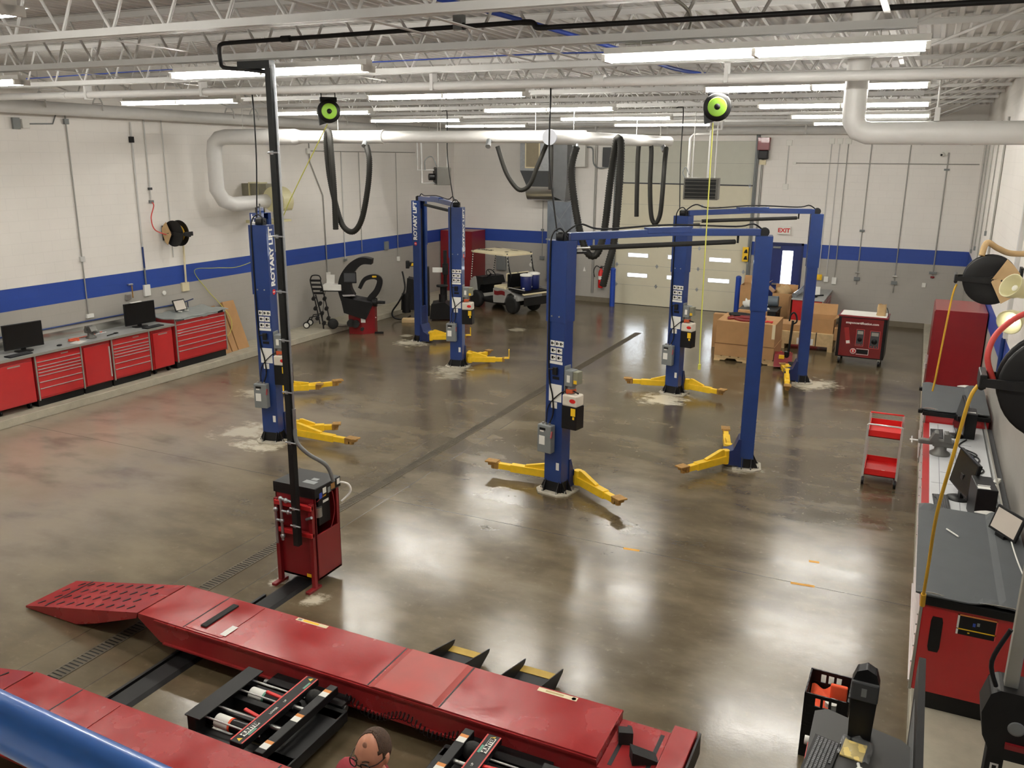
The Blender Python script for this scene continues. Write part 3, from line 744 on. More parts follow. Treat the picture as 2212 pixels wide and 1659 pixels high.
# rolling jacks between the runways
def rolling_jack(label, sgn, x0):
    t = thing('rolling_jack', label, 'jack', (x0, 4.65, 0), 0, 'rolling bridge jacks')
    S = lambda a, b: (min(sgn*a, sgn*b), max(sgn*a, sgn*b))
    def bx(m, a, b, *r): m.box(*S(a, b), *r); return m
    f = MB()
    bx(f, -.45, -.36, -.36, .36, .13, .34); bx(f, -.4, .55, -.36, -.26, .08, .2); bx(f, -.4, .55, .26, .36, .08, .2)
    bx(f, -.36, .3, -.12, -.06, .12, .26); bx(f, -.36, .3, .06, .12, .12, .26)
    bx(f, .2, .56, -.4, .4, .1, .2); bx(f, -.48, -.36, -.36, -.3, .05, .14)
    f.build('frame', M_BLACKM, t, bevel=.006)
    bx(MB(), -.46, -.3, -.37, .37, .335, .345).build('lip', M_BLACK, t)
    for y in (-.2, .2):
        c = MB(); c.cyl((sgn*-.36, y, .235), (sgn*.2, y, .235), .055, 16).build('cylinder', M_BLACKG, t)
        o = [x_ for x_ in bpy.data.objects if x_.parent == t][-1]
        MB().cyl((sgn*-.28, y, .235), (sgn*-.14, y, .235), .0565, 20).build('cylinder_label', M_PAPER, o)
        MB().cyl((sgn*-.14, y, .235), (sgn*-.12, y, .235), .0568, 20).build('label_band', M_ORANGE if y < 0 else mat('teal_print', s8(96, 150, 130), .5), o)
        for dy in (-.075, .075): MB().cyl((sgn*-.4, y+dy, .3), (sgn*.22, y+dy, .3), .008, 8).build('guide_rod', M_CHROME, t)
    for y, an in ((-.13, .2), (.15, -.5)):
        MB().beam((sgn*.12, y, .33), (sgn*-.06, y+.03*an, .36), .03, .018).build('release_handle', M_REDP, t, bevel=.006)
    tp = bx(MB(), .1, .22, -.47, .47, .3, .36).build('top_beam', M_BLACKM, t, bevel=.008)
    MB().box(*S(.1, .112), -.46, .46, .36, .3615).build('red_border', M_HOSER, tp)
    MB().box(*S(.208, .22), -.46, .46, .36, .3615).build('red_border', M_HOSER, tp)
    Mt = Matrix(((0, -sgn*0-1 if sgn > 0 else 1, 0, 0), (1 if sgn > 0 else -1, 0, 0, 0), (0, 0, 1, 0), (0, 0, 0, 1)))
    e = .34 if sgn < 0 else -.30
    lb = MB().box(*S(.128, .176), e-.09, e+.09, .36, .3612).build('name_plate', M_PAPER, tp)
    lettering('HUNTER', .05, TM(sgn*.152, e, .3614, PI/2), M_BLACK, lb, bold=.002)
    for y in (-.43, .43):
        tri = MB().prism([(-.02, -.018), (.02, -.018), (0, .02)], .36, .362, TM(sgn*.16, y, 0, PI/2)).build('warning_triangle', M_YELLOW, tp)
    for y in (-.3, .36) if sgn > 0 else (-.36, .3): MB().box(*S(.18, .2), y-.06, y+.03, .36, .3613).build('green_stripe', mat('teal_print', s8(70, 140, 110), .5), tp)
    for y in (-.04, .1): lettering('UP' if y > 0 else 'LOWER', .028, TM(sgn*.165, y, .3613, PI/2), M_PAPER, tp)
    b2 = bx(MB(), .34, .42, -.47, .47, .27, .345).build('rear_beam', M_BLACKM, t, bevel=.006)
    for y in (-.36, .0, .36):
        MB().box(*S(.345, .415), y-.06, y+.0, .345, .3462).build('sticker', M_PAPER, b2)
        MB().box(*S(.345, .415), y, y+.035, .345, .3462).build('sticker', mat('orange_print', s8(214, 138, 70), .6), b2)
    for y in (-.14, .14): MB().cyl((sgn*.22, y, .3), (sgn*.34, y, .3), .018, 8).build('cross_pin', M_STEEL, t)
    MB().ell((sgn*.28, .33, .27), .09, .07, .08, 16, 10).build('air_bellows', M_RUBBER, t)
    for y in (-.5, .5):
        for a in (-.3, .45):
            MB().cyl((sgn*a-.06, y*.9, .17), (sgn*a+.06, y*.9, .17), .03, 10).build('roller', M_STEEL, t)
    bx(MB(), -.3, .5, .4, .56, .19, .22).build('side_hanger', M_BLACKM, t); bx(MB(), -.3, .5, -.56, -.4, .19, .22).build('side_hanger', M_BLACKM, t)
rolling_jack('black rolling jack between the red runways, farther from the red end stops', 1, -4.42)
rolling_jack('black rolling jack beside the man, nearer the red end stops', -1, -2.36)

# ================================================================ red lift console with its tall pole
cn = thing('lift_console', 'dark red hydraulic lift console cabinet with black lid beside the floor drain', 'console', (-5.86, 7.18, 0))
x0, x1, y0, y1, zt = -6.14, -5.60, 6.92, 7.35, 1.16
b = MB().box(x0, x0+.02, y0, y1, .1, zt).box(x0, x1, y0, y0+.015, .1, zt).box(x0, x1, y1-.015, y1, .1, zt).box(x1-.02, x1, y0, y1, .1, .64).box(x0, x1, y0, y1, .1, .13)
b.box(x1-.02, x1, y0, y0+.02, .64, zt).box(x1-.02, x1, y1-.05, y1, .64, zt)
bd = wb(b, 'body', M_DRED, cn, bevel=.004)
wb(MB().prism([(x0-.01, 1.08), (x0-.01, 1.2), (x1+.02, 1.2), (x1+.02, 1.08)], y0-.015, y1+.01, XZ), 'lid', M_BLACKM, cn, bevel=.012)
for i, (yy, w, m_, zz) in enumerate(((7.0, .05, M_BLUEC, 1.1), (7.07, .06, M_PAPER, 1.14), (7.15, .05, M_GREY, 1.12), (7.22, .07, mat('brown_print', s8(150, 110, 60), .6), 1.14), (7.32, .05, M_PAPER, 1.16))):
    wb(MB().box(x1+.02, x1+.0215, yy-w/2, yy+w/2, zz-.04, zz+.025), 'sticker', m_, cn)
wb(MB().box(x0+.3, x0+.46, y0+.1, y0+.18, 1.2, 1.201).box(x0+.34, x0+.42, y0+.2, y0+.26, 1.2, 1.201), 'worn_lid_print', M_GREY, cn)
for x in (x0+.035, x1-.035):
    wb(MB().box(x-.025, x+.025, y0-.05, y0-.0, .03, 1.02), 'upright', M_DRED, cn, bevel=.004)
    wb(MB().box(x-.03, x+.03, y0-.16, y0+.06, .0, .03), 'foot', M_DRED, cn, bevel=.004)
for z in (.98, .66): wb(MB().box(x0+.03, x1-.01, y0-.07, y0-.02, z-.025, z+.025), 'strut_channel', M_RED, cn, bevel=.004)
wb(MB().box(x1-.3, x1-.05, y0+.12, y1-.1, .7, 1.05).cyl((x1-.12, y0+.1, .95), (x1-.12, y0+.1, .8), .05, 14), 'control_box', M_BLACK, cn, bevel=.01)
wb(MB().cyl((x1-.07, y0+.12, .93), (x1-.07, y0+.12, .82), .055, 16), 'gauge_filter', M_STEEL, cn)
wb(MB().box(x1-.049, x1-.047, y0+.2, y0+.3, .95, .98), 'nameplate', M_PAPER, cn)
wb(MB().box(x1-.049, x1-.047, y0+.18, y0+.26, 1.02, 1.04), 'nameplate', M_YELLOW, cn)
wb(MB().tube([(x1-.02, y0+.06, 1.02), (x1-.02, y0+.3, 1.07), (x1+.0, y1-.1, .95), (x1+.0, y1-.1, .8), (x1-.01, y0+.25, .62), (x1-.02, y0+.08, .58)], .006, 6, smooth=6), 'red_hose', M_DRED, cn)
pf = MB()
for a, bb in (((-5.75, 6.84, 1.02), (-6.0, 6.84, 1.04)), ((-6.0, 6.84, 1.05), (-6.0, 6.84, .55)), ((-6.0, 6.84, .78), (-6.08, 6.84, .78)), ((-6.08, 6.84, .92), (-6.08, 6.84, .5)), ((-6.0, 6.84, .9), (-5.8, 6.84, .9)), ((-5.66, 6.84, .86), (-5.58, 6.83, .9))): pf.cyl(a, bb, .016, 10)
for c in ((-6.0, 6.84, 1.04), (-6.0, 6.84, .78), (-6.0, 6.84, .6), (-6.08, 6.84, .9), (-5.93, 6.84, 1.03), (-5.9, 6.84, .9)): pf.ell(c, .03, .026, .03, 10, 8)
wb(pf, 'pipe_fittings', M_GALV, cn)
wb(MB().box(x1-.16, x1-.06, y0-.002, y0, .12, .16), 'yellow_sticker', M_YELLOW, cn)
wb(MB().tube([(x1-.03, y1-.03, 1.14), (x1+.08, y1+.06, 1.1), (x1+.1, y1+.08, 1.0), (x1+.03, y1, .9)], .012, 8, smooth=5), 'white_hose', M_PAPER, cn)
# tall slotted strut pole up to the ceiling
pl = thing('strut_pole', 'tall black slotted steel pole rising from the red console to the ceiling', 'pole', (-5.86, 6.86, .55))
M_STRUT = mat('black_strut', s8(22, 24, 24), .5, .3, var=.1)
px, py = -5.755, 6.84
wb(MB().prism([(-.033, -.033), (.033, -.033), (.033, .033), (.022, .033), (.022, -.022), (-.022, -.022), (-.022, .033), (-.033, .033)], .56, 5.47, TM(px, py-.05)), 'channel', M_STRUT, pl)
for k in range(46): pass
wb(MB().box(px-.36, px+.03, py-.09, py-.01, 5.47, 5.54), 'top_arm', M_STRUT, pl)
wb(MB().cyl((px+.05, py-.05, 2.1), (px+.05, py-.05, 5.5), .012, 10), 'conduit', M_GALV, pl)
wb(MB().cyl((px+.05, py-.05, 1.85), (px+.05, py-.05, 2.12), .02, 10), 'conduit_coupling', M_GALV, pl)
wb(MB().tube([(px+.05, py-.05, 1.9), (px+.06, py-.04, 1.75), (px+.13, py+.05, 1.6), (px+.2, py+.25, 1.42), (px+.2, py+.36, 1.2)], .022, 10, smooth=6), 'flexible_conduit', M_GREY, pl)
for z in (4.7, 3.9, 3.35, 2.85, 2.3, 1.75, 1.0, .8):
    wb(MB().cyl((px-.05, py-.088, z), (px+.08, py-.088, z), .009, 8).box(px-.015, px+.02, py-.094, py-.084, z-.018, z+.018), 'pipe_clamp', M_GALV, pl)
# black hydraulic pipe along the ceiling
bp_ = MB().tube([(px, py-.05, 5.36), (px-.02, py-.05, 5.43), (px-.3, py-.03, 5.47), (px-.6, py, 5.5), (px-.66, py+.02, 5.55), (px-.67, py+.02, 5.68), (px-.63, py+.02, 5.72), (px-.5, py+.02, 5.726)], .02, 10, smooth=5)
bp_.cyl((px-.52, py+.02, 5.726), (-3.15, py+.02, 5.75), .02, 10)
bp_.tube([(-3.16, py+.02, 5.75), (-3.08, py+.02, 5.745), (-3.05, py+.02, 5.725), (-3.03, py+.02, 5.705), (-2.94, py+.02, 5.7)], .024, 10, smooth=5).cyl((-2.95, py+.02, 5.7), (1.25, py+.02, 5.7), .02, 10)
o = bp_.build('hydraulic_pipe', M_BLACKM); tag(o, 'long thin black pipe running across below the ceiling to the tall pole', 'pipe')
for x in (-5.6, -3.75): MB().cyl((x-.05, py+.02, 5.727+(x+6.2)*.008), (x+.05, py+.02, 5.727+(x+6.2)*.008), .03, 10).build('coupling', M_BLACKM, o)
MB().box(-3.79, -3.71, py-.02, py+.06, 5.72, 5.84).build('pipe_clip', M_GREY, o)
# ================================================================ the man beside the alignment lift
M_SKIN = mat('skin', s8(214, 150, 122), .5, var=.05, scale=25)
M_SKIN.node_tree.nodes['Principled BSDF'].inputs['Subsurface Weight'].default_value = .08
M_HAIR = mat('short_brown_hair', s8(74, 54, 40), .8, var=.3, scale=60, bump=.5, bscale=220)
M_SHIRT = mat('maroon_polo_cloth', s8(132, 34, 44), .85, var=.06, scale=30, bump=.1)
M_TROUS = mat('dark_trousers', s8(44, 44, 50), .85, var=.08)
pr = thing('person', 'man with receding brown hair, dark glasses and maroon polo shirt, looking down', 'person', (-2.285, 3.2, 0), math.radians(177))
def G(v, c, w): return math.exp(-((v-c)/w)**2)
def headf(p):
    x, y, z = p.x, p.y, p.z
    fx = 1.0; fy = 1.0; ox = oy = oz = 0.0
    if z < 0: fx -= .26*(-z)**1.4; fy -= .10*(-z)**2 if y > 0 else .30*(-z)
    if y < 0: fx += .05*(-y); fy += .06
    if z > .4: fx -= .03*(z-.4)
    fr = max(0, y)
    oy += .26*G(x, 0, .12)*G(z, -.20, .17)*fr + .12*G(x, 0, .09)*G(z, -.02, .16)*fr         # nose
    ox += .0
    oy -= .09*(G(x, .36, .17)+G(x, -.36, .17))*G(z, .06, .13)*fr                                # eye sockets
    oy += .05*G(z, .22, .10)*G(x, 0, .55)*fr                                                     # brow
    oy += .06*(G(x, .45, .2)+G(x, -.45, .2))*G(z, -.18, .16)*fr                                  # cheeks
    oy += .07*G(x, 0, .22)*G(z, -.50, .055)*fr + .07*G(x, 0, .2)*G(z, -.60, .05)*fr - .05*G(x, 0, .25)*G(z, -.55, .02)*fr
    oy += .15*G(x, 0, .28)*G(z, -.84, .16)*fr                                                    # chin
    return Vector((x*fx+ox, y*fy+oy, z+oz))
HC_ = Vector((0, .015, 1.655)); HT = Matrix.Translation(HC_) @ Matrix.Rotation(math.radians(-4), 4, 'X') @ Matrix.Rotation(math.radians(-6), 4, 'Y')
RX, RY, RZ = .085, .106, .13
def hp(x, y, z, k=1.0):
    v = headf(Vector((x, y, z)).normalized()); return HT @ Vector((v.x*RX*k, v.y*RY*k, v.z*RZ*k))
# body skeleton grown with a skin modifier, then fused with the head
V = []; R_ = []; E_ = []
def jn(p, r, par=None):
    V.append(p); R_.append(r); i = len(V)-1
    if par is not None: E_.append((par, i))
    return i
pel = jn((0, 0, .95), (.15, .11)); sp1 = jn((0, .0, 1.1), (.14, .105), pel); sp2 = jn((0, -.01, 1.27), (.155, .115), sp1); ch = jn((0, -.015, 1.40), (.15, .105), sp2)
nk = jn((0, -.01, 1.50), (.058, .06), ch); nk2 = jn((0, .01, 1.58), (.055, .058), nk)
for s_ in (-1, 1):
    sh = jn((s_*.185, -.01, 1.425), (.062, .062), ch); el = jn((s_*.25, .03, 1.14), (.044, .044), sh); wr = jn((s_*.22, .22, 1.0), (.028, .026), el)
    pm = jn((s_*.205, .29, .97), (.036, .018), wr)
    for k, (dx, L) in enumerate(((-.03, .075), (-.01, .088), (.01, .083), (.03, .065))):
        b1 = jn((s_*(.205+dx*.9), .325, .96), (.0095, .0095), pm); b2 = jn((s_*(.205+dx*1.05), .325+L*.5, .945), (.0088, .0088), b1); jn((s_*(.205+dx*1.05), .325+L*.85, .915), (.0078, .0078), b2)
    th = jn((s_*.165, .27, .965), (.012, .012), pm); jn((s_*.145, .315, .95), (.0095, .0095), th)
    hi = jn((s_*.095, 0, .88), (.1, .1), pel); kn = jn((s_*.105, .015, .5), (.06, .062), hi); an = jn((s_*.11, -.02, .1), (.042, .045), kn); jn((s_*.115, .13, .04), (.04, .032), an)
def skin_mesh(name, V, E_, R_, root, lv=2):
    me = bpy.data.meshes.new(name); me.from_pydata(V, E_, [])
    o = bpy.data.objects.new(name, me); COL.objects.link(o)
    md = o.modifiers.new('skin', 'SKIN'); md.use_smooth_shade = True
    for i, r in enumerate(R_): me.skin_vertices[0].data[i].radius = r
    me.skin_vertices[0].data[root].use_root = True
    sb = o.modifiers.new('sub', 'SUBSURF'); sb.levels = lv; sb.render_levels = lv
    bpy.context.view_layer.update()
    ev = bpy.data.meshes.new_from_object(o.evaluated_get(bpy.context.evaluated_depsgraph_get()))
    bpy.data.objects.remove(o); bpy.data.meshes.remove(me)
    return [v.co.copy() for v in ev.vertices], [tuple(p.vertices) for p in ev.polygons]
bv, bf = skin_mesh('body_tmp', V, E_, R_, pel)
body = MB(); body.add(bv, bf, True)
body.ell((0, 0, 0), RX, RY, RZ, 56, 44, HT, headf)
for s_ in (-1, 1):
    body.ell((0, 0, 0), .012, .026, .036, 16, 12, HT @ TM(s_*.085, -.012, -.012, s_*-.35, .0, s_*.15))
    body.ell((0, 0, 0), .014, .014, .014, 10, 8, HT @ TM(s_*.074, .0, -.03))
o = body.build('body', M_SKIN, pr)
rm = o.modifiers.new('fuse', 'REMESH'); rm.mode = 'VOXEL'; rm.voxel_size = .0055; rm.use_smooth_shade = True
sm_ = o.modifiers.new('smooth', 'SMOOTH'); sm_.factor = .4; sm_.iterations = 2
# hair cap
hr = MB(); nu, nv = 64, 40; vs = []
for j in range(nv+1):
    th = PI*j/nv
    for k in range(nu):
        ph = 2*PI*k/nu; vs.append(Vector((math.sin(th)*math.cos(ph), math.sin(th)*math.sin(ph), math.cos(th))))
M_STUB = mat('stubble_hair', s8(150, 104, 84), .8, var=.1)
def hairy(p):
    lim = .08+.42*abs(p.x)**1.5
    if p.z < .35: lim = .16
    if p.z < -.05: lim = -.05
    return p.y < lim and p.z > -.42-.2*(p.y < -.6) and not (abs(p.x) > .8 and p.z < .08 and p.y > -.35)
fs = []
for j in range(nv):
    for k in range(nu):
        q = (j*nu+k, (j+1)*nu+k, (j+1)*nu+(k+1) % nu, j*nu+(k+1) % nu)
        c = (vs[q[0]]+vs[q[1]]+vs[q[2]]+vs[q[3]])/4
        if hairy(c): fs.append(q)
hr.add([hp(p.x, p.y, p.z, 1.045 if p.y < .0 else 1.03) for p in vs], fs, True)
# small isolated forelock
MB().ell((0, 0, 0), .016, .02, .006, 14, 8, Matrix.Translation(hp(.0, .62, .72, .965)) @ Matrix.Rotation(math.radians(-64), 4, 'X')).build('forelock', M_STUB, pr)
h_ = hr.build('hair', M_HAIR, pr); sd = h_.modifiers.new('thick', 'SOLIDIFY'); sd.thickness = .006; sd.offset = -1
# brows, eyes and lips
for s_ in (-1, 1):
    MB().tube([hp(s_*.16, .9, .2, 1.02), hp(s_*.34, .88, .245, 1.025), hp(s_*.52, .8, .2, 1.02)], .0035, 6, smooth=4).build('eyebrow', M_HAIR, pr)
    MB().ell(tuple(hp(s_*.34, .9, .06, .965)), .011, .011, .011, 12, 10).build('eye', mat('eye_white', s8(190, 182, 174), .3), pr)
    MB().ell(tuple(hp(s_*.335, .9, .045, 1.055)), .0055, .0045, .0055, 10, 8).build('iris', mat('dark_iris', s8(48, 40, 36), .2), pr)
MB().tube([hp(-.24, .84, -.55, 1.005), hp(0, .84, -.54, 1.02), hp(.24, .84, -.55, 1.005)], .0045, 6, smooth=5).build('lips', mat('lip_skin', s8(186, 112, 100), .5), pr)
# glasses
gl = MB()
for s_ in (-1, 1):
    c = [(s_*.12, .06), (s_*.16, .14), (s_*.5, .155), (s_*.58, .08), (s_*.52, -.09), (s_*.24, -.11)]
    P = []
    for (a, b) in c: 
        q = hp(a, .9, b, 1.0); P.append(HT @ Vector((a*RX*1.28, RY*(1.1-.22*a*a), b*RZ*1.2)))
    gl.tube([p for p in smooth_path(P+[P[0]], 5)[:-1]], .0034, 6, closed=True)
    gl.tube([P[2]+(P[3]-P[2])*.4, HT @ Vector((s_*.081, .06, .012)), HT @ Vector((s_*.088, -.01, .012)), HT @ Vector((s_*.084, -.035, -.008))], .0028, 6, smooth=3)
gl.tube([HT @ Vector((-.0125, RY*1.12, .008)), HT @ Vector((0, RY*1.16, .012)), HT @ Vector((.0125, RY*1.12, .008))], .0026, 6)
gl.build('glasses', M_BLACKG, pr)
# polo shirt, trousers, shoes
SV = [(0, 0, .93), (0, 0, 1.1), (0, -.01, 1.27), (0, -.015, 1.40), (0, -.012, 1.475)]; SR = [(.168, .13), (.168, .13), (.185, .142), (.19, .14), (.085, .085)]; SE = [(0, 1), (1, 2), (2, 3), (3, 4)]
for s_ in (-1, 1):
    i = len(SV); SV += [(s_*.19, -.01, 1.43), (s_*.235, .015, 1.24)]; SR += [(.098, .098), (.078, .078)]; SE += [(3, i), (i, i+1)]
a, b = skin_mesh('shirt_tmp', SV, SE, SR, 0); MB().add(a, b, True).build('polo_shirt', M_SHIRT, pr)
MB().lathe([(.064, 1.475), (.082, 1.468), (.088, 1.49), (.074, 1.522), (.066, 1.52)], 28, TM(0, -.004, 0)).build('shirt_collar', M_SHIRT, pr)
TV = [(0, 0, .97), (0, 0, .9)]; TR = [(.16, .12), (.15, .12)]; TE = [(0, 1)]
for s_ in (-1, 1):
    i = len(TV); TV += [(s_*.1, 0, .8), (s_*.106, .015, .5), (s_*.112, -.015, .1)]; TR += [(.1, .11), (.08, .085), (.07, .075)]; TE += [(1, i), (i, i+1), (i+1, i+2)]
a, b = skin_mesh('trousers_tmp', TV, TE, TR, 0); MB().add(a, b, True).build('trousers', M_TROUS, pr)
for s_ in (-1, 1):
    MB().ell((s_*.115, .06, .055), .055, .15, .055, 18, 12).box(s_*.115-.05, s_*.115+.05, -.08, .2, 0, .025).build('shoe', M_BLACK, pr)
# ================================================================ left wall: bench, tool chests and machines
FX_ = -14.24           # cabinet fronts
def drawer_cabinet(label, ya, yb, z0, z1, nd, group, tall=False):
    t = thing('tool_cabinet', label, 'cabinet', (-14.6, (ya+yb)/2, HC), 0, group)
    m = MB().box(-14.95, FX_-.02, ya, yb, z0, z1); wb(m, 'body', M_RED, t, bevel=.004)
    wb(MB().box(-14.9, FX_-.06, ya+.01, yb-.01, HC, z0), 'plinth', M_BLACK, t)
    for y in (ya, yb-.028): wb(MB().box(FX_-.02, FX_+.006, y, y+.028, z0-.015, z1), 'corner_trim', M_ALU, t, bevel=.003)
    hs = [1.6, 1.0, .75, .75, .75, 1.5, 1.5, 2.0] if not tall else [1.5, 1.5, .75, .75, 1.4, 1.4, 1.4, 2.2]
    tot = sum(hs); z = z1-.02; H = z1-z0-.05
    for i, h in enumerate(hs):
        hh = h/tot*H
        d = wb(MB().box(FX_-.02, FX_, ya+.034, yb-.034, z-hh+.006, z), 'drawer', M_RED, t, bevel=.003)
        if i < len(hs)-1:
            MB().box(FX_, FX_+.014, ya+.04, yb-.04, z-hh+.008, z-hh+.02).build('drawer_pull', M_CHROME, d)
        z -= hh
    wb(MB().box(FX_, FX_+.002, (ya+yb)/2+.05, (ya+yb)/2+.2, z1-.07, z1-.05), 'badge', M_ALU, t)
    return t
def door_cabinet(label, ya, yb, z0, z1, group, cart=False):
    t = thing('tool_cabinet' if not cart else 'rolling_cabinet', label, 'cabinet', (-14.6, (ya+yb)/2, HC), 0, group)
    wb(MB().box(-14.95, FX_-.03, ya, yb, z0, z1), 'body', M_RED, t, bevel=.004)
    d = wb(MB().box(FX_-.03, FX_-.004 if not cart else FX_+.01, ya+.03, yb-.03, z0+.02, z1-.06), 'door', M_RED, t, bevel=.006)
    if not cart:
        wb(MB().box(-14.9, FX_-.06, ya+.01, yb-.01, HC, z0), 'plinth', M_BLACK, t)
        MB().box(FX_-.004, FX_+.014, yb-.06, yb-.035, z0+.09, z1-.13).build('door_pull', M_CHROME, d)
    else:
        MB().box(FX_+.01, FX_+.012, (ya+yb)/2-.12, (ya+yb)/2+.12, z1-.11, z1-.085).build('badge', M_ALU, d)
        for x in (-14.85, -14.36):
            for y in (ya+.1, yb-.1):
                wb(MB().cyl((x, y-.02, HC+.05), (x, y+.02, HC+.05), .05, 14).box(x-.03, x+.03, y-.028, y+.028, HC+.07, z0), 'caster', M_BLACK, t)
    return t
gL = 'red cabinets under the long left workbench'
drawer_cabinet('red drawer cabinet at the frame edge, leftmost under the long left workbench', 8.1, 9.1, .29, 1.12, 6, gL)
door_cabinet('plain red rolling cabinet below the left computer monitor', 9.17, 9.94, .27, 1.10, gL, True)
drawer_cabinet('red drawer cabinet with bright pulls, between the plain rolling cabinet and the red door cabinet', 9.97, 10.95, .29, 1.12, 6, gL)
door_cabinet('red single-door cabinet with a tall chrome pull, below the bench vise', 10.97, 11.61, .29, 1.12, gL)
drawer_cabinet('red drawer cabinet with bright pulls, below the second computer monitor', 11.63, 12.58, .29, 1.12, 6, gL)
door_cabinet('plain red rolling cabinet beside the tall covered tool chest', 12.63, 13.2, .27, 1.10, gL, True)
drawer_cabinet('taller red tool chest with grey covered top beside leaning cardboard', 13.28, 14.78, .31, 1.24, 6, gL, True)
# worktop
t = thing('workbench_top', 'long grey worktop with bright metal backsplash over the left red cabinets', 'worktop', (-14.6, 10.6, 1.12))
wb(MB().box(-14.99, FX_+.05, 7.6, 13.22, 1.125, 1.165), 'top', M_BENCH, t, bevel=.004)
wb(MB().box(-14.99, -14.965, 7.6, 13.22, 1.165, 1.31), 'backsplash', M_STAIN, t)
wb(MB().box(FX_+.05, FX_+.056, 7.6, 13.22, 1.122, 1.166), 'edge_band', M_ALU, t)
# quilted cover on the tall chest
g = []
for i in range(9):
    row = []
    for k in range(17):
        x = -14.98+i*.8/8; y = 13.22+k*1.6/16
        row.append((x, y, 1.262+.012*math.sin(k*1.3+i)+(.02 if i < 2 else 0)))
    g.append(row)
M_COVER = mat('grey_plastic_cover', s8(158, 164, 162), .35, var=.12, scale=7)
cv = MB().sheet(g, .02); cv.box(FX_+.03, FX_+.045, 13.3, 14.74, 1.2, 1.262)
o = cv.build('chest_cover', M_COVER); tag(o, 'grey wrinkled plastic cover on top of the tall red tool chest', 'cover')
MB().box(FX_+.046, FX_+.05, 14.5, 14.66, 1.2, 1.26).build('dark_corner', M_BLACK, o)
MB().box(FX_+.046, FX_+.05, 13.3, 13.5, 1.2, 1.255).build('dark_corner', M_DGREY, o)
# monitors with keyboards
def monitor(name_label, y, x, rz, w=.72, h=.46, z=1.166):
    t = thing('monitor', name_label, 'monitor', (x, y, z), rz, 'computer monitors')
    MB().box(-.02, .02, -w/2, w/2, .06, .06+h).build('casing', M_BLACK, t, bevel=.008)
    MB().box(.0205, .0215, -w/2+.02, w/2-.02, .085, .05+h).build('screen', M_SCREEN, t)
    MB().box(-.06, -.02, -.04, .04, .0, .3).build('stand', M_BLACK, t, bevel=.006)
    MB().lathe([(.16, 0), (.16, .012), (.05, .02)], 24, TM(-.03, 0, 0)).build('stand_base', M_BLACK, t)
    return t
monitor('black computer monitor at the left end of the left workbench', 10.03, -14.55, -.12)
monitor('black computer monitor with papers on top, beside the tall red tool chest', 12.66, -14.55, -.1)
def keyboard(label, x, y, z, rz, L=.45, W_=.16, grid=True):
    t = thing('keyboard', label, 'keyboard', (x, y, z), rz)
    MB().prism([(-W_/2, .0), (W_/2, .0), (W_/2, .016), (-W_/2, .026)], -L/2, L/2, XZ).build('base', M_BLACK, t, bevel=.004)
    k = MB(); nx = 6; ny = int(L/.0195)-1
    for i in range(nx):
        for j in range(ny):
            if (i == nx-1 and 4 < j < 10): continue
            cx = -W_/2+.02+i*(W_-.03)/nx+.008; cy = -L/2+.02+j*.0195+.008
            zz = .026-.01*(cx+W_/2)/W_
            k.box(cx-.0075, cx+.0075, cy-.008, cy+.008, zz-.001, zz+.005)
    k = k.build('keys', mat('key_plastic', s8(66, 67, 70), .35, var=.1), t); k['kind'] = 'stuff'
    return t
keyboard('black keyboard in front of the left bench monitor', -14.33, 9.75, 1.166, .05)
keyboard('black keyboard in front of the monitor beside the tall chest', -14.3, 12.75, 1.166, .05)
def blob_thing(name, label, cat, mb, m, group=None, **k):
    o = mb.build(name, m, **k); return tag(o, label, cat, group)
blob_thing('computer_mouse', 'black mouse on the left bench beside the monitor', 'mouse', MB().ell((-14.4, 10.62, 1.178), .035, .055, .018), M_BLACK)
blob_thing('paper_sheet', 'white paper lying on the left bench near the vise', 'paper', MB().box(-.1, .1, -.14, .14, 0, .003, TM(-14.36, 11.0, 1.167, .4)), M_PAPER)
P_ = [(-14.55+.1*math.cos(a*.5)*(1-.02*a), 11.05+.1*math.sin(a*.5), 1.172+.001*a) for a in range(34)]
blob_thing('air_hose', 'coiled orange air hose lying on the left bench', 'hose', MB().tube(P_+[(-14.7, 11.5, 1.17), (-14.8, 11.9, 1.17)], .009, 8, smooth=3), mat('orange_hose', s8(226, 96, 60), .5))
blob_thing('sticky_notes', 'white papers lying along the top of the second bench monitor', 'paper', MB().box(-14.56, -14.5, 12.44, 12.7, 1.694, 1.706, None), M_PAPER)
def vise(label, x, y, z, rz, s=1.0):
    t = thing('bench_vise', label, 'vise', (x, y, z), rz)
    m = mat('vise_grey', s8(104, 104, 100), .45, .4, var=.15)
    MB().lathe([(.1*s, 0), (.1*s, .02*s), (.06*s, .05*s), (.06*s, .1*s)], 20).build('swivel_base', m, t)
    MB().box(-.12*s, .08*s, -.05*s, .05*s, .09*s, .16*s).prism([(-.1*s, .15*s), (-.02*s, .15*s), (-.02*s, .24*s), (-.06*s, .24*s)], -.07*s, .07*s, XZ).build('fixed_jaw', m, t, bevel=.01*s)
    MB().box(.0, .22*s, -.035*s, .035*s, .1*s, .15*s).prism([(.03*s, .14*s), (.12*s, .14*s), (.07*s, .24*s), (.03*s, .24*s)], -.07*s, .07*s, XZ).build('moving_jaw', m, t, bevel=.01*s)
    MB().cyl((.2*s, 0, .12*s), (.3*s, 0, .12*s), .012*s, 10).cyl((.28*s, -.12*s, .12*s), (.28*s, .12*s, .12*s), .008*s, 8).build('handle', M_CHROME, t)
    return t
vise('grey bench vise on the left workbench above the red door cabinet', -14.5, 11.4, 1.166, 0, 1.0)
blob_thing('hand_tool', 'small dark hand tool lying beside the left bench vise', 'tool', MB().cyl((-14.35, 11.65, 1.178), (-14.42, 11.9, 1.178), .011, 8).box(-14.44, -14.39, 11.88, 11.95, 1.167, 1.19), M_BLACK)
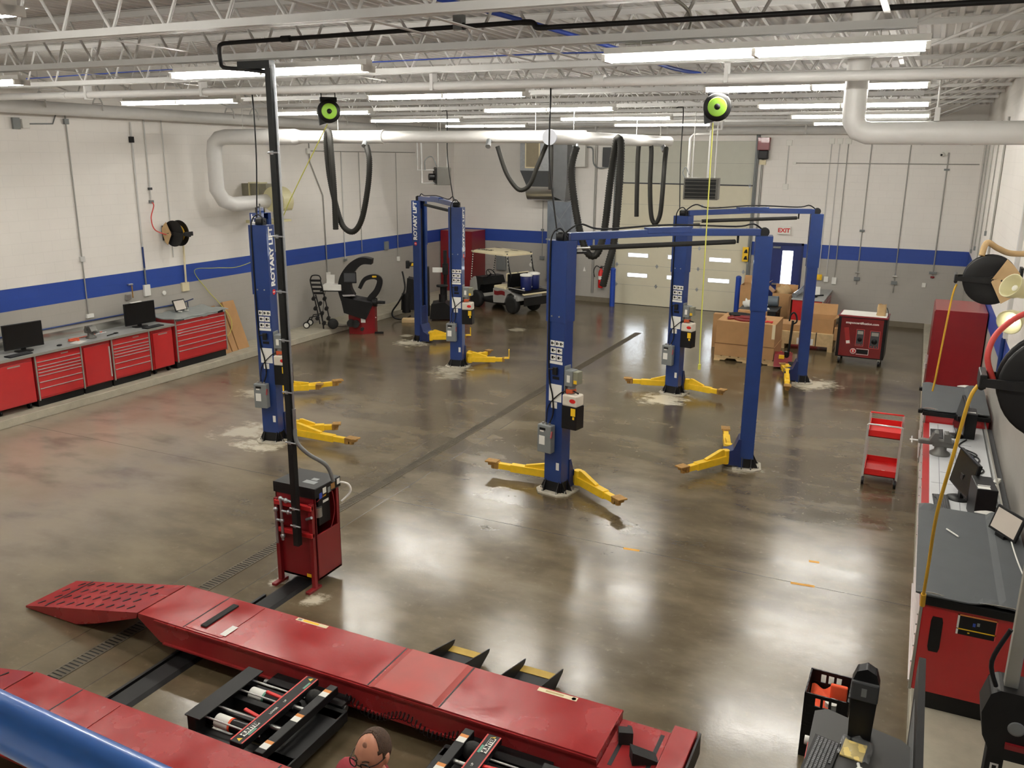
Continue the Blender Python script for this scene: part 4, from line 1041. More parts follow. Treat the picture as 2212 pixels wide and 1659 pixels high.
# tablet and T-handle on the tall chest
t = thing('tablet', 'tablet with pale screen propped on the tall red tool chest', 'tablet', (-14.72, 13.95, 1.29), .0)
Mt = TM(0, 0, 0) @ Matrix.Rotation(-.35, 4, 'Y')
MB().box(-.012, .012, -.17, .17, .0, .26, Mt).build('casing', M_BLACK, t, bevel=.01)
MB().box(.0125, .0135, -.145, .145, .025, .235, Mt).build('screen', M_TABSCR, t)
for y in (-.09, .1): MB().box(-.02, .1, y-.02, y+.02, -.005, .012).build('stand_foot', M_PAPER, t, bevel=.003)
blob_thing('t_handle', 'black T-handle tool standing at the wall behind the tall chest', 'tool', MB().cyl((-14.93, 14.35, 1.27), (-14.93, 14.35, 1.42), .01, 8).cyl((-14.93, 14.2, 1.42), (-14.93, 14.52, 1.46), .014, 8), M_NAVY)
# leaning cardboard boxes
def lean(label, y0, y1, xb, xt, h, th):
    an = math.atan2(xb-xt, h); M = TM(xb, 0, HC) @ Matrix.Rotation(-an, 4, 'Y')
    o = MB().box(-th, 0, y0, y1, 0, math.hypot(h, xb-xt), M).build('flat_box', M_CARD, bevel=.006)
    tag(o, label, 'box', 'long flat cardboard boxes leaning on the left wall')
lean('widest flat cardboard box leaning beside the tall tool chest, farthest from the chest', 15.35, 15.72, -14.45, -14.86, 1.12, .08)
lean('narrow brown flat cardboard box leaning between the chest and the widest box', 15.12, 15.3, -14.42, -14.83, 1.02, .09)
lean('flat cardboard box leaning right against the tall tool chest side', 14.86, 15.07, -14.4, -14.83, 1.08, .1)
# hose reels on walls
def hose_reel(label, loc, rz, r=.28, paper=-1, hose=M_HOSEY):
    """wall arm along local -X; drum axis along local Y"""
    t = thing('hose_reel', label, 'hose reel', loc, rz, 'wall-mounted hose reels')
    RY_ = Matrix.Rotation(PI/2, 4, 'X')
    for y in (-.09, .075):
        MB().lathe([(.02, 0), (r*.55, .004), (r*.96, -.008), (r, 0), (r, .016), (r*.95, .01), (r*.5, .02), (.02, .02)], 40, TM(0, y+.015, 0) @ RY_).build('reel_flange', M_BLACKM, t)
    MB().lathe([(r*.62, -.07), (r*.66, -.06), (r*.7, -.03), (r*.7, .03), (r*.66, .06), (r*.62, .07)], 32, RY_).build('wound_hose', hose, t)
    MB().cyl((0, -.13, 0), (0, .13, 0), .035, 14).build('hub', M_BLACK, t)
    a = MB()
    for y in (-.125, .105): a.prism([(-.03, -.04), (r*1.25, -.025), (r*1.25, .025), (-.03, .04)], y, y+.02, XZ)
    a.box(r*1.18, r*1.3, -.12, .12, -.04, .05)
    a.build('guide_arm', M_BLACKM, t, bevel=.006)
    MB().cyl((r*1.24, -.05, -.045), (r*1.24, .05, -.045), .02, 10).build('hose_roller', M_BLACK, t)
    wm = MB().box(-r*1.12, -r*1.02, -.1, .1, -.16, .16).box(-r*1.05, 0, -.125, -.105, -.05, .05).box(-r*1.05, 0, .105, .125, -.05, .05)
    wm.build('wall_bracket', M_BLACKM, t)
    if paper:
        pg = []
        for i in range(7):
            a0 = math.radians(-62+i*124/6)
            pg.append([(-math.cos(a0)*rr*(1+.05*math.sin(i*2.1)), paper*(.135+.012*math.sin(i*1.1+rr*9)), math.sin(a0)*rr) for rr in (r*.05, r*.4, r*.8, r*1.02)])
        MB().sheet(pg, .0).build('torn_brown_paper', M_PAPERBR, t)
    return t
hose_reel('black hose reel with torn brown paper high on the left wall', (-14.66, 13.95, 3.0), 0, .28, -1)
blob_thing('supply_hose', 'short red hose feeding the reel on the left wall', 'hose', MB().tube([(-14.97, 13.62, 3.68), (-14.9, 13.62, 3.6), (-14.88, 13.5, 3.35), (-14.86, 13.55, 3.1), (-14.75, 13.75, 2.98)], .012, 8, smooth=6), M_HOSER)
# pipes and conduits on the left wall
def conduit(label, pts, r=.013, boxes=(), m=None, cat='conduit', axis='X', name='wall_conduit', group=None):
    t = thing(name, label, cat, pts[0], 0, group)
    wb(MB().tube(pts, r, 8), 'pipe', m or M_STEELW, t)
    for (x, y, z, w, h, mm) in boxes:
        if axis == 'X': wb(MB().box(x-.0, x+.055, y-w/2, y+w/2, z-h/2, z+h/2), 'junction_box', mm, t, bevel=.006)
        else: wb(MB().box(x-w/2, x+w/2, y-.055, y, z-h/2, z+h/2), 'junction_box', mm, t, bevel=.006)
    return t
xw = XL+.022; gc = 'pipes and conduits on the left wall'
conduit('thin grey conduit down the left wall behind the vise, two small boxes on it', [(xw, 11.78, 5.4), (xw, 11.78, 1.5)], .013, ((XL, 11.78, 2.64, .1, .1, M_STEELW), (XL, 11.8, 1.5, .16, .08, M_PAPER), (XL, 11.78, 5.25, .1, .1, M_GREY)), mat('conduit_grey', s8(160, 158, 152), .45, .3), group=gc)
conduit('white conduit with a short blue length ending in a white box by the second monitor', [(xw, 13.28, 5.3), (xw, 13.28, 2.75)], .018, ((XL, 13.28, 1.82, .16, .24, M_PAPER), (XL, 13.27, 4.95, .1, .12, M_BLACK)), group=gc)
MB().cyl((xw, 13.28, 2.75), (xw, 13.28, 2.3), .02, 8).build('blue_sleeve', M_BLUE, bpy.data.objects['wall_conduit.001']).matrix_parent_inverse = Matrix.Translation((-xw, -13.28, -5.3))
MB().cyl((xw, 13.28, 2.3), (xw, 13.28, 1.9), .018, 8).build('lower_pipe', M_GREY, bpy.data.objects['wall_conduit.001']).matrix_parent_inverse = Matrix.Translation((-xw, -13.28, -5.3))
conduit('thin white air pipe with valves above the reel on the left wall', [(xw, 13.63, 5.4), (xw, 13.63, 3.68)], .014, ((XL, 13.63, 3.95, .08, .05, M_DGREY), (XL, 13.63, 3.68, .1, .06, M_GREY)), group=gc)
conduit('pale pipe below the left wall reel ending in a cream box', [(xw+.04, 14.38, 2.68), (xw+.04, 14.36, 1.85)], .022, ((XL, 14.36, 1.76, .2, .2, M_CREAM),), M_CREAM, group=gc)
conduit('thin conduit left of the white exhaust duct on the left wall', [(xw, 14.1, 5.4), (xw, 14.1, 2.45)], .011, (), group=gc)
conduit('conduit with a bend behind the black pole, ending by the printer', [(xw, 19.05, 5.0), (xw, 19.05, 4.5), (xw, 19.55, 3.6), (xw, 19.6, 1.45)], .016, ((XL, 19.0, 4.78, .14, .14, M_PAPER), (XL, 19.62, 1.4, .15, .18, M_PAPER)), mat('conduit_grey', (1, 1, 1)), group=gc)
conduit('air drop pipe with valve behind the wheel balancer printer', [(xw, 20.45, 4.77), (xw, 20.45, 1.75)], .014, ((XL, 20.45, 2.65, .06, .06, M_GREY), (XL, 20.45, 1.75, .12, .07, M_GREY)), group=gc)
conduit('thin conduit running to the wheel balancer hood on the left wall', [(xw, 21.3, 4.76), (xw, 21.3, 1.9)], .011, (), mat('conduit_grey', (1, 1, 1)), group=gc)
conduit('thin conduit with a grey outlet left of the far lift column', [(xw, 23.26, 4.76), (xw, 23.26, 1.5)], .011, ((XL, 22.6, 1.98, .2, .25, M_GREY), (XL, 23.26, 1.5, .1, .14, M_PAPER)), mat('conduit_grey', (1, 1, 1)), group=gc)
conduit('horizontal conduit linking the drops high on the left wall', [(xw, 19.05, 4.78), (xw, 24.4, 4.78)], .011, (), mat('conduit_grey', (1, 1, 1)), group=gc)
conduit('thin navy pipe running along the left wall just above the workbench', [(xw, 7.6, 1.40), (xw, 14.1, 1.40)], .016, (), M_BLUE, 'pipe', group=gc)
conduit('air regulator with dial and yellow fitting behind the second bench monitor', [(xw+.05, 12.86, 1.98), (xw+.05, 12.86, 1.72)], .013, ((XL, 12.86, 2.0, .12, .03, M_STEEL), (XL, 12.78, 1.74, .12, .12, M_STEEL)), M_YELD, 'valve', name='air_regulator')
conduit('round grey outlet on the left wall beside the second monitor', [(XL+.01, 13.75, 1.7), (XL+.03, 13.75, 1.7)], .05, (), M_PAPER, 'outlet', name='wall_outlet')
conduit('white alarm strobe box with wiring at the top of the left wall', [(xw, 11.0, 5.18), (xw, 11.5, 5.2), (xw, 11.6, 5.4)], .012, ((XL, 10.75, 5.18, .14, .2, M_GREY), (XL, 10.93, 5.18, .14, .16, M_PAPER)), M_GREY, 'alarm', name='alarm_strobe')
t = thing('electrical_disconnect', 'tall grey electrical disconnect box on the left wall behind the pole', 'electrical box', (-14.9, 17.42, 1.7))
MB().box(-.09, .09, -.16, .16, -.34, .34).build('enclosure', M_GREY, t, bevel=.01)
MB().box(.09, .12, .1, .14, -.1, .05).build('switch_lever', M_DGREY, t)
MB().tube([(-.05, 0, .34), (-.05, -.02, .6), (-.07, .05, 1.2), (-.07, .1, 3.3)], .014, 8, smooth=4).build('feed_conduit', M_STEELW, t)

# wheel adaptor trolley on the ledge
FY = YAW
t = thing('wheel_rack_trolley', 'black tubular two-wheeled rack with round knobs standing on the left ledge', 'trolley', (-14.47, 18.45, HC), FY)
o = MB()
for s_, xo in ((0, -.2), (1, .08)):
    o.tube([(xo+.26, -.12, .12), (xo+.13, .02, .7), (xo, .14, 1.2), (xo+.0, .15, 1.3)], .017, 8, smooth=5)
o.tube([(-.2, .15, 1.3), (-.16, .16, 1.38), (-.06, .165, 1.4), (.04, .16, 1.38), (.08, .15, 1.3)], .017, 8, smooth=4)
o.build('frame', M_BLACKM, t)
for k, z in enumerate((1.26, 1.15, 1.04, .93)):
    f = (1.3-z)/1.18
    MB().box(-.2+.26*f, .08+.26*f, .13-.2*f-.01, .13-.2*f+.02, z-.03, z+.03).build('cross_bar', M_BLACKM, t, bevel=.006)
MB().tube([(-.05, .0, .9), (.12, -.12, .3), (.16, -.16, .0)], .02, 8, smooth=4).build('center_post', M_BLACKM, t)
for i in range(6):
    for k, dx in enumerate((-.17, .02, .2)):
        if (i+k) % 2: continue
        f = i/6; z = .82-.13*i
        MB().cyl((dx*.8+.05+.14*f, -.05-.1*f, z), (dx*.8+.05+.14*f, -.14-.1*f, z-.02), .05, 14).build('knob', M_RUBBER, t)
MB().lathe([(.06, -.05), (.125, -.06), (.14, -.03), (.14, .03), (.125, .06), (.06, .05)], 24, TM(.42, -.16, .14, .4) @ Matrix.Rotation(PI/2, 4, 'X')).build('hub_ring', M_RUBBER, t)
for y in (-.14, .28):
    MB().cyl((-.3, y-.02, .09), (-.3, y+.02, .09), .09, 20).build('wheel', M_RUBBER, t)
    MB().cyl((-.3, y-.024, .09), (-.3, y+.024, .09), .062, 20).build('wheel_disc', M_PAPER, t)
    MB().tube([(-.3, y, .09), (-.2, y, .3), (.05, y*.5, .36)], .014, 8).build('axle_strut', M_BLACKM, t)

# wheel balancer
t = thing('wheel_balancer', 'red and black wheel balancer with curved hood and screen by the left wall', 'wheel balancer', (-13.5, 19.1, 0), FY)
MB().prism([(-.34, -.2), (.05, -.32), (.36, -.1), (.36, .3), (-.1, .4), (-.34, .25)], 0, .78, None).build('pedestal', M_DRED, t, bevel=.02)
MB().box(.1, .3, -.235, -.225, .4, .43, TM(0, 0, 0, .62)).build('stripe_badge', M_PAPER, t)
wt = MB().prism([(-.5, 1.04), (-.42, .6), (-.1, .5), (.16, .42), (.34, .82), (.3, .88), (-.1, .95)], -.4, .3, XZ); wt.build('weight_tray', M_BLACK, t, bevel=.03, seg=3)
hd = []
def band(path, w0, w1, d, y): 
    m = MB(); P = smooth_path([(p[0], 0, p[1]) for p in path], 6); n = len(P); L = []; R2_ = []
    for i, p in enumerate(P):
        tg = (P[min(i+1, n-1)]-P[max(i-1, 0)]).normalized(); nn = Vector((-tg.z, 0, tg.x)); w = w0+(w1-w0)*i/(n-1)
        L.append(p+nn*w/2); R2_.append(p-nn*w/2)
    poly = [(q.x, q.z) for q in L]+[(q.x, q.z) for q in reversed(R2_)]
    for i in range(n-1):
        m.prism([(L[i].x, L[i].z), (L[i+1].x, L[i+1].z), (R2_[i+1].x, R2_[i+1].z), (R2_[i].x, R2_[i].z)], y, y+d, XZ)
    return m
band([(-.36, .95), (-.44, 1.2), (-.4, 1.5), (-.2, 1.8), (.05, 1.95), (.32, 1.93)], .4, .14, .3, -.1).build('wheel_hood', M_BLACK, t)
MB().box(-.46, -.1, -.13, -.1, 1.36, 1.66).build('display_casing', M_BLACK, t, bevel=.01)
MB().box(-.43, -.12, -.134, -.13, 1.4, 1.63).build('display', mat('grey_display', s8(72, 74, 78), .3), t)
band([(-.05, 1.2), (.1, 1.45), (.36, 1.52), (.5, 1.42), (.42, 1.15), (.24, .92), (.2, .75)], .09, .2, .1, .0).build('sensor_arm', M_BLACK, t)
MB().box(.3, .42, -.02, .1, 1.5, 1.55).build('yellow_cap', M_YELLOW, t, bevel=.015)
MB().cyl((.3, -.05, .84), (.42, -.05, .84), .12, 20).cyl((.4, -.05, .84), (.64, -.05, .84), .04, 14).build('spindle', M_BLACKM, t)
MB().box(-1.08, -.45, -.2, .18, 1.14, 1.16).build('printer_shelf', M_BLACK, t)
for (x, z) in ((-.25, .32), (-.12, .3), (.05, .16)): MB().cyl((x, -.3, z), (x, -.42, z), .1 if x < 0 else .045, 16).build('wheel_cone', M_RUBBER, t)
MB().box(.02, .14, -.345, -.33, .33, .45).build('paper_tag', M_PAPER, t)
MB().tube([(-.98, 0, 1.12), (-1.05, .0, .7), (-1.08, 0, .3), (-.95, .0, .19), (-.5, -.1, .17), (-.3, -.1, .2)], .008, 6, smooth=5).build('power_cord', M_BLACK, t)
def thing_at(name, label, cat, base, off, rz, group=None):
    M = TM(*base, rz) @ Vector(off); return thing(name, label, cat, tuple(M), rz, group)
bb_ = (-13.5, 19.1, 0)
t = thing_at('printer', 'white desktop printer with raised paper tray on the wheel balancer shelf', 'printer', bb_, (-.76, 0, 1.16), FY)
MB().box(-.24, .24, -.16, .14, .0, .16).build('body', M_PAPER, t, bevel=.015)
MB().box(-.2, .02, .08, .1, .12, .42, Matrix.Rotation(-.25, 4, 'X')).build('paper_tray', M_PAPER, t)
MB().box(-.1, .25, -.22, -.14, .01, .03).build('output_tray', M_PAPER, t)
o = MB().box(-.16, .16, -.12, .12, 0, .006).build('magazine', mat('magazine_print', s8(180, 176, 176), .5, var=.3, scale=14)); 
o.location = TM(*bb_, FY) @ Vector((-.3, -.24, 1.045)); o.rotation_euler.z = FY+.3; tag(o, 'open magazine lying on the wheel balancer tray', 'magazine')
o = MB().box(-.12, .12, -.03, .03, 0, .05).build('foot_pedal', M_BLACK); o.location = (-13.0, 19.15, 0); o.rotation_euler.z = .6; tag(o, 'black foot pedal on the floor beside the wheel balancer', 'pedal')

# tire changer
t = thing('tire_changer', 'black tire changing machine with masts and turntable beside the far lift', 'tire changer', (-13.0, 21.6, 0), FY)
MB().box(-.12, .12, -.1, .12, .1, 1.55).build('mast', M_BLACKM, t, bevel=.01)
MB().box(-.52, .05, -.06, .06, 1.56, 1.68).box(-.55, -.45, -.08, .08, 1.5, 1.72).build('top_arm', M_BLACKM, t, bevel=.01)
for k in range(3): MB().prism([(-.4+k*.14, 1.58), (-.33+k*.14, 1.58), (-.3+k*.14, 1.66), (-.37+k*.14, 1.66)], -.064, -.06, XZ).build('hazard_stripe', M_YELLOW, t)
MB().prism([(-.7, .3), (-.12, .3), (-.16, .9), (-.3, 1.2), (-.5, 1.24), (-.55, .75), (-.68, .7)], -.2, .2, XZ).build('air_tank_housing', M_BLACK, t, bevel=.03)
MB().cyl((-.55, -.12, .22), (-.55, -.12, .78), .13, 18).build('air_tank', M_BLACK, t)
MB().tube([(-.65, -.1, 1.42), (-.6, -.15, 1.2), (-.58, -.2, .9), (-.75, -.25, .55), (-.95, -.25, .25), (-.88, -.3, .08), (-.6, -.32, .04), (-.4, -.3, .15)], .025, 8, smooth=6).build('air_hose', M_BLACK, t)
MB().prism([(.15, .05), (.95, .05), (.9, .3), (.6, .55), (.2, .5)], -.3, .3, XZ).build('turntable_base', M_BLACK, t, bevel=.04)
MB().cyl((.5, 0, .5), (.5, 0, .75), .1, 16).cyl((.5, 0, .75), (.5, 0, 1.0), .06, 14).lathe([(.02, .95), (.17, .97), (.17, 1.02), (.02, 1.03)], 24, TM(.5, 0, 0)).build('turntable', M_BLACKM, t)
MB().box(.52, .62, .25, .35, .4, 2.0).build('helper_mast', M_BLACKM, t, bevel=.01)
MB().box(.5, .66, .15, .3, 1.3, 1.62).cyl((.56, .2, 1.3), (.56, .2, 1.0), .03, 10).cyl((.47, .2, .98), (.65, .2, .98), .03, 10).build('helper_arm', M_BLACK, t)
MB().box(.2, .5, .22, .26, 1.36, 1.5).build('parts_tray', M_PAPER, t)
MB().cyl((.85, -.1, .1), (1.0, -.1, .5), .02, 8).cyl((.72, -.1, .7), (.8, -.1, 1.0), .012, 8).build('pedal_lever', M_STEEL, t)
MB().box(.85, 1.1, -.3, .05, .02, .12).build('foot_pedals', M_BLACK, t)
o = MB().box(-.35, .35, -.15, .15, 0, .1).build('wood_block', M_WOOD, bevel=.004, loc=(-13.05, 21.05, 0), rz=FY); tag(o, 'low wooden block on the floor in front of the tire changer', 'wood block')
# ================================================================ back of the room
# corner cabinet
t = thing('storage_cabinet', 'tall dark red steel cabinet in the far left corner', 'cabinet', (-14.35, 26.45, 0))
wb(MB().box(-14.97, -13.75, 25.95, 26.95, .0, 2.22), 'body', M_DRED, t, bevel=.006)
wb(MB().box(-14.96, -14.37, 25.935, 25.95, .06, 2.2), 'door', M_DRED, t, bevel=.004)
wb(MB().box(-14.35, -13.76, 25.935, 25.95, .06, 2.2), 'door', M_DRED, t, bevel=.004)
wb(MB().cyl((-14.32, 25.935, 1.18), (-14.32, 25.9, 1.18), .025, 12).box(-14.42, -14.3, 25.905, 25.92, 1.2, 1.215), 'door_handle', M_CHROME, t)

# golf cart
gx, gy = -11.72, 24.38
t = thing('golf_cart', 'silver and black golf cart with cream roof parked by the back wall', 'golf cart', (gx, gy, 0), math.radians(158))
M_SIL = mat('silver_body_paint', s8(184, 184, 180), .28, .3, var=.05, coat=.4)
b = MB()
b.prism([(-.98, .62), (-1.12, .58), (-1.16, .42), (-1.08, .36), (-1.12, .3)][:3]+[(-1.1, .42), (-1.06, .42), (-.98, .58), (-.83, .64), (-.66, .58), (-.56, .42), (-.52, .3), (-.02, .26), (.0, .36), (.0, .7), (-.1, .74), (-.6, .72)], -.52, .52, XZ)
b.build('rear_body', M_SIL, t, bevel=.02)
c = MB().prism([(.72, .3), (1.02, .36), (1.16, .6), (1.14, .82), (.98, .96), (.9, .98), (.86, .86), (.8, .5)], -.5, .5, XZ)
c.build('front_cowl', M_SIL, t, bevel=.03)
MB().prism([(.5, .74), (.6, .98), (.92, .985), (.9, .5), (.86, .34), (.8, .34), (.66, .74)], -.46, .46, XZ).build('dashboard', M_BLACK, t, bevel=.02)
MB().box(-.02, .84, -.48, .48, .26, .32).build('floor_pan', M_BLACKM, t)
MB().box(-.75, .72, -.4, .4, .2, .27).build('chassis', M_BLACKM, t)
MB().box(-.55, .0, -.5, .5, .7, .8).build('seat_cushion', M_CREAM, t, bevel=.035, seg=3)
for y in (-.25, .25): MB().box(-.64, -.52, y-.22, y+.22, .95, 1.22).build('seat_backrest', M_CREAM, t, bevel=.045, seg=3)
MB().box(-.68, -.63, -.5, .5, .78, 1.2).build('backrest_panel', M_BLACK, t, bevel=.02)
MB().prism([(-1.4, .68), (-.7, .72), (-.7, .76), (-1.4, .72)], -.5, .5, XZ).build('cargo_bed', M_BLACKM, t)
for y in (-.5, .5): MB().cyl((-1.42, y, .78), (-.68, y, .8), .015, 8).build('bed_rail', M_CHROME, t)
MB().box(-1.42, -1.38, -.5, .5, .3, .55).build('rear_bumper', M_BLACKM, t)
MB().box(-1.41, -1.3, -.5, .5, .62, .68).build('rear_bench', M_CREAM, t, bevel=.02)
for y in (.535, -.535):
    MB().ell((-1.0, y*.97, .53), .05, .015, .06, 12, 8).build('tail_lamp', M_SIL, t)
dcl = MB().sheet([[(-.55+.5*i/6, .523, .52+.13*k+.02*math.sin(i)) for i in range(7)] for k in range(2)]); dcl.build('side_decal', M_DRED, t)
for (x, y) in ((-.83, .44), (-.83, -.44), (.83, .46), (.83, -.46)):
    w = MB().lathe([(.165, -.1), (.22, -.105), (.26, -.08), (.275, -.04), (.275, .04), (.26, .08), (.22, .105), (.165, .1)], 28, TM(x, y, .275) @ Matrix.Rotation(PI/2, 4, 'X')).build('tyre', M_RUBBER, t)
    MB().lathe([(.166, .075), (.15, .07), (.13, .03), (.06, .05), (.0, .055)], 20, TM(x, y, .275) @ Matrix.Rotation(PI/2*(-1 if y > 0 else 1), 4, 'X')).build('rim', mat('bright_rim', s8(206, 206, 202), .4, .2), w)
roof = []
for i in range(11):
    x = 1.08-1.78*i/10; row = []
    for k in range(9):
        y = -.58+1.16*k/8; ed = max(abs(k-4)/4, abs(i-5)/5)
        if i in (0, 10): y *= .86
        row.append((x, y, 1.86-.07*ed**4-.0))
    roof.append(row)
rf = MB().sheet(roof, .045).build('roof', M_CREAM, t)
sg = lettering('FLYING EV', .15, wall_frame((.5, .42, 1.851), (-1, 0, .0), (0, -.984, .177)), M_BLACK, rf, bold=.004)
for (x, y, w_) in ((-.3, -.1, .16), (.55, -.2, .14), (-.45, .36, .07)):
    MB().box(x-w_, x+w_, y-.04, y+.04, 1.861, 1.863).build('roof_decal', M_DGREY, rf)
for y in (.5, -.5):
    P = [Vector((1.14, y*.92, .8)), Vector((.98, y, 1.8))]
    n = 26; o = MB().cyl(P[0], P[1], .015, 8).build('roof_post', M_BLACK, t)
    for k in range(0, n, 2): MB().cyl(P[0].lerp(P[1], k/n), P[0].lerp(P[1], (k+1)/n), .0165, 8).build('tape_band', M_PAPER, o)
    o = MB().tube([(-.68, y, .8), (-.8, y, 1.15), (-.72, y, 1.35), (-.62, y, 1.82)], .022, 8, smooth=5).build('roof_post', M_BLACK, t)
    for k in range(4):
        z = 1.4+.1*k; MB().cyl((-.7+.02*k, y, z), (-.695+.02*k, y, z+.04), .0235, 8).build('tape_band', M_PAPER, o)
sw = MB().tube([Vector((.42, .24, 1.08))+(Matrix.Rotation(-.9, 3, 'Y') @ Vector((.17*math.cos(q*PI/12), .17*math.sin(q*PI/12), 0))) for q in range(24)], .014, 8, closed=True)
sw.cyl((.42, .24, 1.08), (.75, .24, .85), .025, 10)
for q in (0.3, 2.4, 4.5): sw.beam((.42, .24, 1.08), Vector((.42, .24, 1.08))+(Matrix.Rotation(-.9, 3, 'Y') @ Vector((.17*math.cos(q), .17*math.sin(q), 0))), .03, .01)
sw.build('steering_wheel', M_BLACK, t)
def jug(label, off, parent_rz=math.radians(158)):
    M = TM(gx, gy, 0, parent_rz) @ Vector(off)
    t = thing('water_cooler', label, 'drink cooler', tuple(M), 0, 'water coolers on the golf cart')
    MB().lathe([(.15, 0), (.17, .02), (.18, .42), (.17, .44)], 24).build('jug', mat('cooler_blue', s8(22, 34, 92), .4), t)
    MB().lathe([(.19, .44), (.195, .46), (.19, .49), (.12, .51), (.0, .515)], 24).build('lid', M_PAPER, t)
    MB().box(-.03, .03, -.21, -.175, .06, .1).build('tap', M_PAPER, t)
jug('blue water cooler with white lid on the golf cart bed, nearer the back wall', (-1.02, -.26, .735))
jug('blue water cooler with white lid on the golf cart bed, nearer the camera', (-1.16, .2, .735))

# ventilation unit on the back wall
t = thing('ventilation_unit', 'galvanised ventilation duct with filter box and curved outlet on the back wall', 'ventilation duct', (-11.2, 26.6, 4.5))
M_GALVB = mat('bluish_galvanised', s8(150, 160, 172), .3, .8, var=.15, scale=5)
wb(MB().box(-12.05, -11.05, 26.1, YB, 4.25, 5.3), 'filter_box', M_GALV, t)
wb(MB().box(-11.87, -11.35, 26.085, 26.1, 4.33, 5.2), 'filter_frame', M_CREAM, t)
wb(MB().box(-11.83, -11.39, 26.08, 26.086, 4.37, 5.2), 'filter_media', mat('filter_tan', s8(150, 140, 118), .9), t)
wb(MB().prism([(-12.05, 4.25), (-11.8, 3.75), (-11.05, 3.75), (-11.05, 4.25)], 26.1, 26.9, XZ), 'hopper', M_DGREY, t)
sh_ = []
for i in range(10):
    a = i/9*PI*.55; sh_.append([(-11.85+.0+x*.95, 26.1-.0+.0+.25*(1-math.cos(a)), 3.75-.42*math.sin(a)) for x in (0, .5, 1)])
wb(MB().sheet(sh_, .02), 'curved_outlet', M_STAIN, t)
wb(MB().prism([(26.15, 3.75), (26.9, 3.75), (26.9, 3.3), (26.35, 3.32)], -11.85, -10.9, YZ), 'outlet_box', M_GALV, t)
wb(MB().box(-11.05, -10.45, 26.2, 26.95, 3.9, 5.3).prism([(-11.05, 3.9), (-10.9, 3.45), (-10.5, 3.3), (-10.45, 3.9)], 26.2, 26.9, XZ), 'duct_elbow', mat('dull_duct', s8(122, 124, 126), .45, .6), t)
db = wb(MB().box(-11.2, -10.35, 26.45, 26.95, .65, 3.3), 'down_duct', M_GALVB, t)
for z in (3.3, 2.05, .7): MB().box(-11.23, -10.32, 26.42, 26.97, z-.02, z+.02).build('duct_flange', M_GALV, db)
for s_ in (1, -1): MB().beam((-10.775-.4*s_, 26.449, 2.1), (-10.775+.4*s_, 26.449, 3.25), .012, .004, (0, 1, 0)).build('cross_break', M_GALV, db)
o = thing('breaker_box', 'white electrical panel with conduit hose right of the ventilation duct', 'electrical box', (-10.25, 26.9, 4.75))
wb(MB().box(-10.44, -10.05, 26.75, 26.99, 4.38, 5.15), 'enclosure', M_PAPER, o, bevel=.008)
wb(MB().tube([(-10.05, 26.9, 5.0), (-9.85, 26.88, 4.95), (-9.8, 26.88, 4.5), (-9.6, 26.9, 4.35), (-9.3, 26.95, 4.4)], .025, 8, smooth=5), 'conduit_loop', M_GREY, o)
wb(MB().box(-9.5, -9.2, 26.85, 26.99, 4.4, 5.0), 'control_box', M_DGREY, o, bevel=.008)

# things on and along the back wall
yw = YB-.022; gb = 'pipes and conduits on the back wall'; MG = mat('conduit_grey', (1, 1, 1))
def bconduit(label, x, z0, z1, r=.014, boxes=(), m=None): return conduit(label, [(x, yw, z1), (x, yw, z0)], r, [(x, YB, z, w, h, mm) for (z, w, h, mm) in boxes], m or M_STEELW, axis='Y', group=gb)
bconduit('white conduit down to a small square box above the exit sign', -3.8, 3.95, 5.1, .014, ((3.9, .16, .16, M_PAPER), (5.15, .16, .16, M_PAPER)))
bconduit('thin conduit right of the side door, leftmost of three close pipes', -2.62, 1.3, 5.2, .012, ((5.2, .14, .16, M_PAPER),))
bconduit('thin conduit right of the side door, middle of three close pipes', -2.4, 1.3, 5.2, .012, ((5.2, .14, .16, M_PAPER), (1.25, .12, .16, M_PAPER)))
bconduit('thin conduit right of the side door, rightmost of three close pipes', -2.17, 1.3, 5.2, .014, ((5.2, .16, .16, M_PAPER), (1.22, .13, .2, M_PAPER)), MG)
bconduit('air drop pipe with valve, above the left side of the wheeled dark red display cabinet', -1.55, 1.15, 5.3, .015, ((2.71, .14, .06, M_GREY), (1.5, .12, .04, M_STEEL), (1.32, .16, .1, M_GREY)), MG)
bconduit('air drop pipe with valve, above the right side of the wheeled dark red display cabinet', -.54, .98, 5.1, .015, ((1.45, .12, .04, M_STEEL), (1.27, .16, .1, M_GREY)), MG)
bconduit('air pipe with red-handled valve, nearest the right corner of the back wall', .43, 1.45, 4.9, .017, ((1.62, .2, .06, M_GREY), (4.45, .14, .05, M_GREY), (1.5, .1, .05, M_DRED)), MG)
bconduit('white round outlet low on the back wall near the right corner', .24, 1.2, 1.26, .02, ((1.26, .1, .12, M_PAPER),))
bconduit('thin conduit with valve down the back wall behind the golf cart', -11.6, 1.3, 3.3, .012, ((2.3, .1, .06, M_GREY), (1.35, .16, .12, M_GREY)), MG)
bconduit('grey vertical pipe beside the overhead door and fire extinguisher', -9.75, .3, 5.2, .04, (), MG)
bconduit('grey vertical pipe left of the side door', -4.52, .0, 5.2, .035, (), MG)
conduit('horizontal grey conduit along the upper back wall', [(-3.62, yw-.02, 4.58), (1.2, yw-.02, 4.6)], .012, ((-3.6, YB, 4.58, .1, .07, M_PAPER),), MG, axis='Y', group=gb)
conduit('white pipe stub with elbow running to the right corner under the big duct', [(-.6, yw-.05, 5.22), (-.55, yw-.05, 5.16), (1.2, yw-.05, 5.14)], .025, (), axis='Y', group=gb)
t = thing('security_camera', 'small white dome security camera high on the back wall near the right corner', 'camera', (.3, 26.95, 4.85))
MB().box(-.03, .1, -.0, .06, -.02, .1).ell((-.03, -.02, .0), .07, .07, .06, 14, 10).build('housing', M_PAPER, t)
